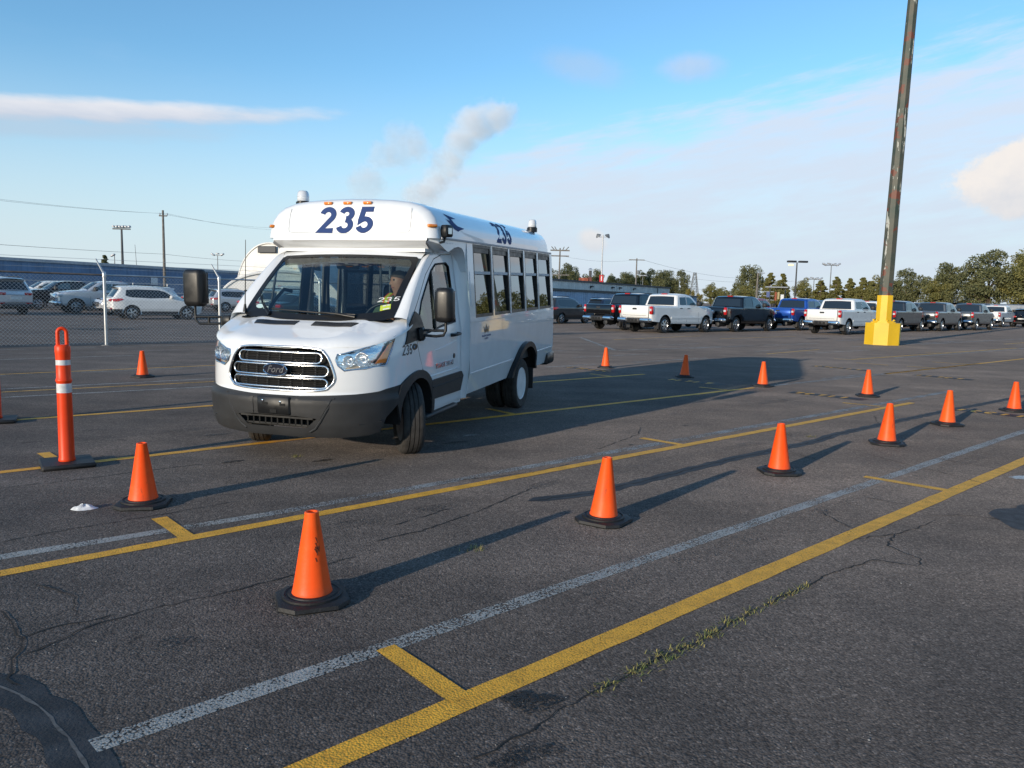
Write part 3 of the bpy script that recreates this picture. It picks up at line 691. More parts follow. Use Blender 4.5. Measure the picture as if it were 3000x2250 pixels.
for t, zz in ((.42, 3.9), (.55, 3.95), (.6, 3.95), (.70, 3.95)):      # flood lamps on the grey wall
    a, b = np.array((-2, 112)), np.array((35.2, 175.5)); p = a+(b-a)*t; v = MB(); v.box(-.35, .35, -.5, -.1, -.1, .15); v.box(-.05, .05, -.15, .1, -.3, .0); v.build('wall_lamp', DTRIM, gb, loc=(p[0], p[1], zz), rot=(0, 0, R(60)))
a, b = np.array((-2, 112)), np.array((35.2, 175.5)); p = a+(b-a)*.885
dp = MB(); dp.tube([(0, 0, 0), (0, 0, 4.6)], .09, 6); dp.build('downpipe', DTRIM, gb, loc=(p[0]+.2, p[1]-.2, 0))
# rust red cyclone box with flue on the grey shed
rx = empty('roof_box', (18.0, 196, 4.9)); bx = MB(); bx.box(-1.7, .6, -1.2, 1.2, 0, 2.1, .1); bx.build('housing', M('rust_red_paint', (.28, .075, .04), .7, var=(1.5, .4)), rx)
bx = MB(); bx.box(.6, 1.5, -1.0, 1.0, 0, 2.3, .1); bx.build('side_duct', M('dark_rust', (.13, .05, .04), .75, var=(2, .3)), rx)
bx = MB(); bx.tube([(1.1, 0, 2.2), (1.1, 0, 4.0)], .38, 10); bx.build('flue', M('soot_metal', (.06, .06, .065), .6), rx); bx = MB(); bx.lathe([(.62, 4.25), (.12, 4.6)], 12, 'z', (1.1, 0, 0)); bx.build('flue_cap', M('galvanised', (.45, .46, .47), .4, .6, var=(3, .2)), rx)
tag(rx, 'rust red extractor box with capped flue on shed roof', 'roof box'); GALV = MATS['galvanised']
rv = empty('roof_vent', (12.6, 192, 4.9)); bx = MB(); bx.lathe([(1.0, 0), (1.1, .5), (.6, .9), (.15, 1.05)], 12); bx.build('turbine', GALV, rv); bx = MB(); bx.lathe([(.6, -.4), (.6, 0)], 10); bx.build('collar', GALV, rv); tag(rv, 'pale round roof vent left of the rust red box', 'roof vent')
lowb = shed('shed', (62, 100), (112, 112), 12, 2.1, 1.2, corrugated('taupe_cladding', (.30, .27, .25), 1, 0), TRIM, .5, 'low taupe building behind the last pickups at right', .25)

# fabric shelters: arched tents left of the bus
FAB = M('tent_fabric', (.74, .73, .70), .65, var=(.5, .10), bump=(1.4, .35)); FABD = M('tent_fabric_side', (.52, .53, .55), .6, var=(.6, .12))
def arch_tent(name, cx, y, w, h, depth, rz, label, vent, ribs):
    rt = empty(name, (cx, y, 0), rz); A = [(w/2*math.cos(t)*(1 if abs(math.cos(t)) < .999 else 1), h*math.sin(t)**.8) for t in np.linspace(0, math.pi, 33)]
    pl = [(x, z) for x, z in A]; zz = lambda u, v, o: np.stack([u, np.zeros_like(u)-.15*np.sin(np.clip(v/h, 0, 1)*3.1)-o, v], 1)
    patch('end_wall', pl, zz, FAB, rt, step=.4)
    vs = [(x*1.02, yy, z*1.01) for yy in np.linspace(-.1, depth, ribs) for x, z in A]; n = len(A)
    mk('cover', vs, [(i*n+k, i*n+k+1, (i+1)*n+k+1, (i+1)*n+k) for i in range(ribs-1) for k in range(n-1)], FABD, rt, 50)
    rb = MB(); rb.tube([(x*1.02, -.12, z*1.01) for x, z in A], .14, 6); rb.build('front_hoop', FAB, rt)
    for j in (1, 2, 3): tb = MB(); yy = depth*j/4; tb.tube([(x*1.025, yy, z*1.015) for x, z in A], .10, 5); tb.build('hoop', FAB, rt, 50)
    if vent: vb = MB(); vb.box(-w*.16, w*.12, -.5, -.25, h*.84, h*.955, .1); vb.build('vent', DTRIM, rt)
    return tag(rt, label, 'tent')
arch_tent('fabric_shelter', -37.9, 120, 11.6, 8.95, 30, R(-16), 'tall white arched fabric shelter with black vent', True, 9)
arch_tent('fabric_shelter', -22.6, 75, 11.2, 3.5, 14, R(14), 'low white arched fabric shelter beside the bus windscreen', False, 7)

# ------------------------------------------------------------------ poles, masts and wires
STEEL = M('pole_steel', (.16, .17, .18), .5, .3, var=(2, .2)); WOOD = M('pole_wood', (.16, .145, .13), .9, var=(3, .3)); BLK = M('black_metal', (.025, .025, .028), .5); LAMPW = M('lamp_grey', (.42, .43, .45), .4, .3)
def mast(name, x, y, h, r, mat, label, heads=(), cross=(), cat='lamp post', lean=0.0):
    rt = empty(name, (x, y, 0)); p = MB(); p.tube([(0, 0, 0), (lean*h*.5, 0, h*.5), (lean*h, 0, h)], [r, r*.85, r*.62], 10); p.build('pole', mat, rt, 50)
    for zc, w, th in cross: c = MB(); c.box(-w, w, -th, th, zc-th, zc+th); c.build('crossarm', mat, rt)
    for hx, hz, sx, sz, tilt in heads:
        c = MB(); c.box(-sx, sx, -.3, .3, -sz, sz, sz*.4); c.build('lamp_head', LAMPW if mat is not BLK else BLK, rt, 40, loc=(hx+lean*hz, 0, hz), rot=(0, tilt, 0))
    return tag(rt, label, cat)
mast('floodlight_mast', -75.85, 150, 12.9, .28, DTRIM, 'dark floodlight mast with a long row of lamps above the blue warehouse', [(-1.5+.6*i, 13.35, .25, .18, .3*(-1)**i) for i in range(6)], [(12.9, 1.7, .12), (13.15, .9, .06)])
rb = MB(); rb.box(-.7, .7, -.7, .7, 5.4, 6.2); 
up = mast('utility_pole', -45.2, 100, 11.6, .2, WOOD, 'tall wooden utility pole in front of the blue warehouse', [], [(10.9, .5, .07)], 'utility pole')
for dx in (-.4, .55): c = MB(); c.lathe([(.05, 0), (.09, .12), (.05, .3), (.02, .34)], 8, 'z', (dx, 0, 10.95)); c.build('insulator', LAMPW, up)
mast('floodlight_mast', -76.6, 200, 10.7, .14, STEEL, 'thin mast with three lamps left of the tall shelter', [(-1.2, 10.8, .5, .18, .5), (0, 11.0, .4, .15, 0), (1.2, 10.8, .5, .18, -.5)], [(10.6, 1.3, .08)])
mast('lamp_post', -87.7, 170, 8.7, .13, STEEL, 'small single lamp post above the blue warehouse roof', [(-.35, 8.7, .5, .14, -.5)])
mast('antenna_mast', -68.0, 140, 9.4, .06, STEEL, 'thin leaning aerial above the blue warehouse', lean=-.05, cat='aerial')
hp = mast('utility_pole', 9.78, 170, 12.6, .22, WOOD, 'forked utility pole with three crossarms right behind the bus', [], [(12.1, 2.1, .14), (10.9, 2.0, .12), (6.8, 2.2, .10)], 'utility pole')
for dx in (-1.9, -1.2, .9, 1.9): c = MB(); c.tube([(dx*.6, 0, 12.1), (dx, 0, 12.9)], .09, 6); c.build('insulator', WOOD, hp)
m1 = mast('floodlight_mast', 16.8, 150, 14.0, .17, LAMPW, 'tall pale mast with two round lamps over the red number sign', [], [(13.6, .8, .05)])
for s in (-1, 1): c = MB(); c.lathe([(.12, .5), (.5, .1), (.55, -.1), (.1, -.15)], 12); c.build('lamp_head', STEEL, m1, 40, loc=(s*.85, 0, 13.75), rot=(0, s*.6, 0))
sn = empty('number_sign', (16.75, 149.7, 5.4)); c = MB(); c.box(-.38, .38, -.08, .08, -.45, .95); c.build('sign_board', M('sign_red', (.50, .03, .03), .5), sn); text_mesh('sign_number', '1', 1.2, M('sign_white', (.8, .8, .8), .5), sn, Matrix.Translation((0, -.1, .25)) @ Matrix.Rotation(R(90), 4, 'X'), .03); tag(sn, 'red sign with a white number 1 on the tall mast', 'sign')
p2 = mast('utility_pole', 29.76, 190, 11.9, .22, WOOD, 'utility pole with one crossarm behind the white pickup cab', [], [(11.5, 1.9, .1)], 'utility pole')
c = MB(); c.lathe([(.28, 0), (.3, .1), (.3, .9), (.2, 1.0)], 10, 'z', (.5, 0, 8.0)); c.build('transformer', STEEL, p2)
mast('lamp_post', 30.6, 185, 7.6, .1, STEEL, 'thin lamp post beside the utility pole with one crossarm', [(-.4, 7.6, .4, .12, 0), (.5, 7.6, .4, .12, 0)])
mast('utility_pole', 37.6, 120, 6.3, .2, WOOD, 'grey wooden pole before the tall dark tree', [(.5, 6.3, .5, .06, 0)], cat='utility pole')
tl = mast('lamp_post', 39.9, 110, 7.5, .14, BLK, 'black twin-head lamp post with one lamp lit behind the blue pickup', [(-.75, 7.62, .62, .13, 0), (.85, 7.62, .62, .13, 0)])
c = MB(); c.box(-.3, .3, -.25, .25, -.22, 0, .06); c.build('lit_lens', M('lit_lamp', (.9, .75, .4), .4, emit=((1, .70, .28), .8)), tl, loc=(-.85, 0, 7.25))
for nm, x, y, h, lab in (('floodlight_mast', 69.5, 180, 7.6, 'short floodlight mast among the poplars'), ('floodlight_mast', 69.2, 170, 10.4, 'taller floodlight mast above the poplars')):
    mast(nm, x, y, h, .14, STEEL, lab, [(-1.5, h+.1, .5, .16, .4), (-.5, h+.25, .4, .14, .2), (.6, h+.2, .4, .14, -.3), (1.5, h+.1, .5, .16, -.5)], [(h-.1, 1.6, .07)])
# lattice tower far behind
def pylon():
    rt = empty('lattice_tower', (104.5, 450, 0)); Hh = 18.6; b = 3.0
    def leg(sx, sy): return lambda t: (sx*b*(1-.78*t), sy*b*(1-.78*t), Hh*t)
    L = [leg(-1, -1), leg(1, -1), leg(1, 1), leg(-1, 1)]
    for f in L: p = MB(); p.tube([f(0), f(1)], .17, 5); p.build('leg', STEEL, rt)
    br = MB()
    for k in range(7):
        t0, t1 = k/7, (k+1)/7
        for i in range(4):
            a, c = L[i], L[(i+1) % 4]; br.tube([a(t0), c(t1)], .09, 4); br.tube([c(t0), a(t1)], .09, 4); br.tube([a(t1), c(t1)], .09, 4)
    tag(br.build('bracing', STEEL, rt), kind='stuff'); tag(rt, 'distant steel lattice tower beyond the yellow bush', 'tower')
pylon()
# gantry with sign boards beyond the blue pickup
gt = empty('gantry', (43.8, 130, 0)); GX = 1.9
for dx in (-.9, 1.7): c = MB(); c.box(dx-.08, dx+.08, -.1, .1, 0, 4.4); c.build('post', DTRIM, gt)
c = MB(); c.box(-1.6, 2.0, -.5, .5, 4.3, 4.5, .05); c.build('roof', LAMPW, gt)
for z in (2.2, 2.9, 3.6): c = MB(); c.box(-2.0, -.2, -.05, .05, z, z+.09); c.build('rail', LAMPW, gt)
for x, z, w, h, m in ((-1.2, 2.7, .5, .9, 'sign_blue'), (.1, 2.2, .3, 1.4, 'rust_red_paint'), (.55, 2.4, .3, 1.2, 'gantry_yellow'), (1.2, 1.6, .5, 1.6, 'white_sign')):
    mm = MATS.get(m) or M(m, (.10, .13, .28) if m == 'sign_blue' else (.42, .34, .18), .6); c = MB(); c.box(x-w/2, x+w/2, -.12, .0, z, z+h); c.build('board', mm, gt)
tag(gt, 'roofed gantry with small boards beyond the blue pickup', 'gantry')

WIRE = M('wire_black', (.03, .03, .033), .6)
def wire(a, b, sag, r, label):
    P = [(a[0]+(b[0]-a[0])*t, a[1]+(b[1]-a[1])*t, a[2]+(b[2]-a[2])*t-4*sag*t*(1-t)) for t in np.linspace(0, 1, 17)]
    m = MB(); m.tube(P, r*.5, 5); return tag(m.build('overhead_wire', WIRE), label, 'wire', 'overhead wires')
wire((-45.6, 100, 11.2), (-46.0, 60, 8.75), .25, .02, 'upper overhead wire left of the tall wooden pole'); wire((-44.7, 100, 11.2), (-45.0, 60, 8.5), .25, .02, 'second overhead wire left of the tall wooden pole')
wire((-45.2, 99.8, 6.05), (-46.5, 60, 5.0), .1, .035, 'lowest thick wire left of the tall wooden pole')
wire((-45.6, 100, 11.2), (-49.8, 160, 14.66), .4, .025, 'upper overhead wire from the tall wooden pole toward the bus'); wire((-44.7, 100, 11.2), (-48.8, 160, 14.2), .4, .025, 'second overhead wire from the tall wooden pole toward the bus'); wire((-45.2, 99.8, 6.05), (-49.8, 160, 7.7), .25, .035, 'lowest wire from the tall wooden pole toward the bus')
wire((10.5, 170, 10.9), (29.8, 190, 11.6), .8, .03, 'overhead wire between the forked pole and the next pole'); wire((31, 190, 11.6), (112, 330, 13.6), 2.5, .05, 'overhead wire from the crossarm pole toward the tall dark tree'); wire((30, 190, 8.7), (46, 215, 7.5), .4, .04, 'short service wire running down from the crossarm pole')
wire((70, 300, 10.5), (108, 300, 10.6), .9, .06, 'distant wire passing the lattice tower'); wire((66, 300, 6.8), (112, 300, 6.9), .4, .06, 'lower distant wire passing the lattice tower')

# ------------------------------------------------------------------ chain link fence on the left
GPIPE = M('galvanised_pipe', (.50, .51, .52), .35, .75, var=(3, .12)); RUSTP = M('rusty_pipe', (.15, .115, .09), .7, .2, var=(5, .4)); CHAIN = M('chain_wire', (.45, .46, .47), .5, .2)
def fence():
    A = np.array((-11.06, 20.86)); u = np.array((8.27-11.06, 0)); u = np.array([.7190, .6950]); sp = 3.4; Hh = 1.93; out = np.array([-.0, 0])
    rt = empty('chain_link_fence', (A[0], A[1], 0)); s0, s1 = -10.2, 17.0
    pos = [-10.2, -6.8, -3.4, 0.0, 3.15, 6.5, 9.9, 13.3, 16.7]
    n = np.array([-u[1], u[0]])
    for d in pos:
        q = u*d; c = MB(); c.tube([(q[0], q[1], 0), (q[0], q[1], Hh-.02)], .042, 10); pt = c.build('post', GPIPE, rt, 50)
        c = MB(); c.lathe([(.052, Hh-.10), (.056, Hh-.02), (.045, Hh+.05), (.02, Hh+.07)], 10, 'z', (q[0], q[1], 0)); c.build('post_cap', GPIPE, pt, 50)
        e = q+n*.26-u*.12; c = MB(); c.tube([(q[0], q[1], Hh), (q[0]+(e[0]-q[0])*.5, q[1]+(e[1]-q[1])*.5, Hh+.2), (e[0], e[1], Hh+.40)], [.03, .024, .02], 6); c.build('barb_arm', GPIPE, pt, 50)
        c = MB(); c.lathe([(.13, 0), (.11, .015), (.05, .02)], 12, 'z', (q[0], q[1], 0)); c.build('footing', M('concrete', (.20, .19, .18), .9, var=(6, .2)), pt)
    for d0, d1 in zip(pos, pos[1:]):
        a, b = u*d0, u*d1; m = RUSTP if d1 <= 0 else GPIPE
        c = MB(); c.tube([(a[0], a[1], Hh-.03), (b[0], b[1], Hh-.03)], .024, 8); c.build('top_rail', m, rt, 50)
    vs, fs = [], []; pitch = .095; r = .0030
    def w(p, q2):
        p, q2 = Vector(p), Vector(q2); d = (q2-p).normalized(); x = Vector((n[0], n[1], 0)); y = d.cross(x); k = len(vs)
        for e in (p, q2):
            for a in (0, 2.094, 4.189): vs.append(e+(x*math.cos(a)+y*math.sin(a))*r)
        for a in range(3): fs.append((k+a, k+(a+1) % 3, k+3+(a+1) % 3, k+3+a))
    z0, z1 = .05, Hh-.06; H2 = z1-z0; k = s0-H2
    while k < s1:
        for sg in (1, -1):
            t0, t1 = (k, k+H2) if sg > 0 else (k+H2, k); za, zb = z0, z1
            # clip to the fence ends
            if max(t0, t1) < s0 or min(t0, t1) > s1: continue
            def at(t): return (t-t0)/(t1-t0)
            f0, f1 = 0.0, 1.0
            for lim in (s0, s1):
                f = at(lim)
                if 0 < f < 1:
                    inside0 = s0 <= t0 <= s1
                    if inside0: f1 = min(f1, f)
                    else: f0 = max(f0, f)
            ta, tb = t0+(t1-t0)*f0, t0+(t1-t0)*f1; off = sg*.003
            w((u[0]*ta+n[0]*off, u[1]*ta+n[1]*off, za+(zb-za)*f0), (u[0]*tb+n[0]*off, u[1]*tb+n[1]*off, za+(zb-za)*f1))
        k += pitch
    tag(mk('wire_mesh', vs, fs, CHAIN, rt), kind='stuff')
    for j in range(3):
        f = (j+1)/3.1; o = n*.26*f-u*.12*f; a, b = u*s0+o, u*s1+o; c = MB(); c.tube([(a[0], a[1], Hh+.4*f), (b[0], b[1], Hh+.4*f)], .004, 4); c.build('barbed_wire', CHAIN, rt)
    tag(rt, 'galvanised chain link fence with barbed wire arms at the left', 'fence')
fence()
def far_fence():
    rt = empty('chain_link_fence', (-40, 70, 0)); u = np.array([.70, .714]); Hh = 2.1
    pos = np.arange(-14, 60, 3.2)
    for d in pos: c = MB(); c.tube([(u[0]*d, u[1]*d, 0), (u[0]*d, u[1]*d, Hh)], .04, 6); c.build('post', GPIPE, rt)
    a, b = u*pos[0], u*pos[-1]
    for z in (.1, 1.2, Hh-.03): c = MB(); c.tube([(a[0], a[1], z), (b[0], b[1], z)], .03, 6); c.build('rail', GPIPE, rt)
    vs, fs = [], []; k = pos[0]
    while k < pos[-1]-2:
        for s in (0, 2):
            p, q = u*(k+s), u*(k+2-s); i = len(vs); vs += [(p[0], p[1], .1), (p[0], p[1], .106), (q[0], q[1], 2.056), (q[0], q[1], 2.05)]; fs.append((i, i+1, i+2, i+3))
        k += .2
    tag(mk('wire_mesh', vs, fs, CHAIN, rt), kind='stuff'); tag(rt, 'far chain link fence between the parked cars and blue warehouse', 'fence')
far_fence()

# ------------------------------------------------------------------ lamp post with the yellow pedestal
def rusty_pole():
    m = bpy.data.materials.new('rusty_green_paint'); m.use_nodes = True; N = NT(m.node_tree); b = N.n['Principled BSDF']
    oc = N.new('ShaderNodeTexCoord').outputs['Object']; mp = N.new('ShaderNodeMapping'); mp.inputs['Scale'].default_value = (1, 1, .12); N.l.new(oc, mp.inputs[0])
    peel = N.noise(mp.outputs[0], 7.0, 5, .62); rust = N.noise(oc, 2.6, 4, .55)
    c = N.mix(N.sstep(N.noise(oc, 1.2, 4, .6), .3, .7), (.030, .050, .038), (.080, .074, .055))
    c = N.mix(N.sstep(peel, .605, .625), c, (.50, .50, .45)); c = N.mix(N.sstep(rust, .57, .60), c, (.13, .04, .022))
    N.l.new(c, b.inputs['Base Color']); b.inputs['Roughness'].default_value = .6; return m
YP = M('yellow_pedestal_paint', (.72, .44, .012), .5, var=(1.2, .08), bump=(25, .25)); YP2 = YP
def octo(r, rot=22.5): return [(r*math.cos(R(rot+45*k)), r*math.sin(R(rot+45*k))) for k in range(8)]
def pedestal():
    rt = empty('lamp_post', (15.3, 31.9, 0), R(14))
    c = MB(); c.prism(octo(.70), 0, .90); c.build('concrete_base', YP, rt)
    c = MB(); c.prism(octo(.50), .90, .945); c.build('base_step', YP, rt)
    c = MB(); c.prism(octo(.42), .945, .985); c.build('flange', YP, rt)
    for k in range(6): a = R(60*k+10); q = MB(); q.lathe([(.05, .99), (.05, 1.04), (.02, 1.06)], 6, 'z', (.385*math.cos(a), .385*math.sin(a), -.01)); q.build('anchor_bolt', YP, rt)
    hx = [(.325*math.cos(R(60*k+20)), .325*math.sin(R(60*k+20))) for k in range(8)]
    hx = octo(.315)
    c = MB(); c.prism(hx, .98, 2.03); c.build('post_sleeve', YP, rt)
    n = 16; ring = lambda r, z, dx: [(dx+r*math.cos(2*math.pi*k/8+.39), r*math.sin(2*math.pi*k/8+.39), z) for k in range(8)]
    c = MB(); vs = []; st = [(.268, 2.0, 0), (.25, 5, .035), (.225, 9, .10), (.20, 13, .19), (.185, 15.5, .26)]
    for r, z, dx in st: vs += ring(r, z, dx)
    c.add(vs, [(i*8+k, i*8+(k+1) % 8, i*8+8+(k+1) % 8, i*8+8+k) for i in range(len(st)-1) for k in range(8)]+[tuple(range(len(vs)-8, len(vs)))]); c.build('pole', rusty_pole(), rt)
    tag(rt, 'rusty green lamp pole rising from a yellow eight-sided pedestal', 'lamp post')
pedestal()
# ------------------------------------------------------------------ parked vehicles
def carpaint(name, col, metal=0.0, rough=.32, flake=0.0):
    return M(name, col, rough, metal, coat=1.0, var=(1.5, .04), croughness=.03, spec=.25)
PAINT = carpaint('white_car_paint', (.76, .76, .75))
CGLASS = M('dark_car_glass', (.012, .015, .018), .03, spec=.9); CGLASSB = M('car_glass_painted_daylight', (.05, .10, .13), .03, spec=.9)  # teal pane: daylight seen through the cab is put into its colour
RUBBER = M('tyre_rubber', (.016, .016, .017), .75, bump=(40, .3), var=(6, .3)); ALLOY = M('alloy_rim', (.55, .56, .58), .28, .9, rvar=.08); DARKP = M('dark_plastic', (.022, .022, .024), .55, var=(8, .2))
CHROME = M('chrome', (.80, .81, .83), .10, 1.0, rvar=.03); REDL = M('red_lens', (.46, .012, .012), .12, coat=1); WHITEL = M('clear_lens', (.72, .73, .75), .1, .3, coat=1); PLATE = M('number_plate_white', (.7, .7, .68), .5)
BLACKHOLE = M('underbody_black', (.008, .008, .008), .9)
_wheel = {}
def wheel_mesh(rad, width, spokes, key):
    if key in _wheel: return _wheel[key]
    t = MB(); w = width/2; rr = rad*.64
    prof = [(rr, -w*.8), (rad*.80, -w), (rad*.93, -w*.95), (rad*.985, -w*.72), (rad, -w*.4), (rad, w*.4), (rad*.985, w*.72), (rad*.93, w*.95), (rad*.80, w), (rr, w*.8), (rr*.97, w*.35), (.02, w*.30)]
    t.lathe(prof, 32, 'y'); t.lathe([(.02, -w*.5), (rr, -w*.5)], 24, 'y')
    a = mk('tyre', t.v, t.f, RUBBER, None, 40)
    r = MB(); r.lathe([(rr*.99, w*.45), (rr*1.015, w*.86), (rr*.955, w*.90), (rr*.90, w*.62), (rr*.92, w*.42)], 32, 'y', closed=True)
    r.lathe([(.01, w*.82), (rad*.13, w*.80), (rad*.15, w*.55)], 14, 'y')
    for k in range(spokes):
        an = 2*math.pi*k/spokes
        for sp in (-.16, .16):
            d = Vector((math.cos(an+sp), 0, math.sin(an+sp))); e = Vector((math.cos(an+sp*.85), 0, math.sin(an+sp*.85))); s = Vector((-d.z, 0, d.x))*rad*.05
            p0, p1 = d*rad*.10, e*rr*.95; y0, y1 = w*.74, w*.70; k0 = len(r.v)
            q = [(p0-s, y0), (p0+s, y0), (p1+s*1.1, y1), (p1-s*1.1, y1)]
            r.add([(a_.x, yy, a_.z) for a_, yy in q]+[(a_.x, yy-w*.22, a_.z) for a_, yy in q], [(0, 1, 2, 3), (7, 6, 5, 4), (0, 4, 5, 1), (1, 5, 6, 2), (2, 6, 7, 3), (3, 7, 4, 0)])
    b = mk('rim', r.v, r.f, ALLOY, a, 40)
    _wheel[key] = (a.data, b.data); bpy.data.objects.remove(b); bpy.data.objects.remove(a); return _wheel[key]
def add_wheel(root, x, y, z, meshes, side, steer=0.0):
    t = bpy.data.objects.new('wheel', meshes[0]); COL.objects.link(t); t.parent = root; t.location = (x, y, z); t.rotation_euler = (0, 0, (0 if side > 0 else math.pi)+steer)
    r = bpy.data.objects.new('rim', meshes[1]); COL.objects.link(r); r.parent = t
    return t

class Car:
    """body skinned over a side outline: both sides, plus a strip over the top, all with rounded shoulders"""
    def __init__(s, w0, zb, k, top, bottom, arches, taper, r=.07, step=.045):
        s.w0, s.zb, s.k, s.r = w0, zb, k, r; s.top = [np.array(p[:2], float) for p in top]; s.tags = [p[2] for p in top[:-1]]; s.taper = taper; s.step = step
        s.T = np.array(s.top); s.outline = [tuple(p) for p in s.top]+[tuple(p) for p in bottom]; s.arches = arches
    def W(s, x, z):
        w = np.full_like(x, s.w0, dtype=float); w -= s.k*np.clip(z-s.zb, 0, 9); w -= .06*np.clip((.55-z)/.2, 0, 1)
        x0, x1, e0, f0, f1, e1 = s.taper
        w -= e0*np.clip((x0-x)/(x0-x1), 0, 1.2)**2; w -= e1*np.clip((x-f0)/(f1-f0), 0, 1.2)**2.2
        return w
    def dist(s, x, z):
        q = np.stack([x, z], 1); best = np.full(len(q), 1e9)
        for a, b in zip(s.T, s.T[1:]):
            d = b-a; t = np.clip(((q-a)@d)/max((d*d).sum(), 1e-9), 0, 1); e = ((q-(a+t[:, None]*d))**2).sum(1); best = np.minimum(best, e)
        return np.sqrt(best)
    def side(s, sgn):
        def fn(x, z, off):
            d = np.clip(s.dist(x, z), 0, s.r); y = s.W(x, z)-s.r*(1-np.sqrt(np.clip(1-((s.r-d)/s.r)**2, 0, 1)))+off
            return np.stack([x, sgn*y, z], 1)
        return fn
    def arch_loop(s, cx, cz, r): return [(cx+r*math.cos(t), max(cz+r*math.sin(t), cz-.35)) for t in np.linspace(-.9, math.pi+.9, 22)]
    def build(s, name):
        rt = empty(name); V = []; F = []
        holes = [s.arch_loop(*a) for a in s.arches]
        for sg in (1, -1):
            v, f = grid2d(s.outline, holes, s.step); p = s.side(sg)(v[:, 0], v[:, 1], 0); k = len(V); V += [tuple(q) for q in p]
            F += [tuple(k+i for i in (t if sg < 0 else t[::-1])) for t in f]
        glass = {}
        cols = np.array([-1, -.97, -.9, -.6, -.3, 0, .3, .6, .9, .97, 1])
        for i, tg in enumerate(s.tags):
            if tg is None: continue
            kind, bulge = tg; a, b = s.T[i], s.T[i+1]
            def edge(p): return s.W(np.array([p[0]]), np.array([p[1]]))[0]-s.r
            d = b-a; n = np.array([-d[1], d[0]])/max(np.hypot(*d), 1e-9)
            bulge = bulge if isinstance(bulge, tuple) else (bulge, bulge)
            row = []
            for p, bl in ((a, bulge[0]), (b, bulge[1])):
                ye = edge(p); row.append([(p[0]+n[0]*bl*(1-t*t), t*ye, p[1]+n[1]*bl*(1-t*t)) for t in cols])
            m = len(cols)
            if kind == 'paint':
                k = len(V); V += row[0]+row[1]; F += [(k+j, k+j+1, k+m+j+1, k+m+j) for j in range(m-1)]
            else:
                k = len(V); V += row[0]+row[1]; F += [(k+j, k+j+1, k+m+j+1, k+m+j) for j in (0, 1, m-3, m-2)]
                g = glass.setdefault(kind, MB()); g.add([Vector(q)+Vector((n[0], 0, n[1]))*.003 for r in row for q in r[2:-2]], [(j, j+1, m-4+j+1, m-4+j) for j in range(m-5)])
        mk('body', V, F, PAINT, rt, 50)
        for kname, g in glass.items(): g.build(kname, CGLASS, rt, 50)
        s.rt = rt; return rt
    def window(s, poly, name='side_window', mat=None, off=.006, both=True, thick=0.0, step=None):
        for sg in ((1, -1) if both else (-1,)): patch(name, poly, s.side(sg), mat or CGLASS, s.rt, step=step or .05, off=off, thick=thick)
    def gap(s, path, w=.012):
        for sg in (1, -1):
            V, F = ribbon_pts(path, w); A = np.array(V); mk('panel_gap', s.side(sg)(A[:, 0], A[:, 1], .003), F, BLACKHOLE, s.rt)

def refine(pts, per=4):
    """smooth a tagged outline: (x, z, tag) points"""
    return pts

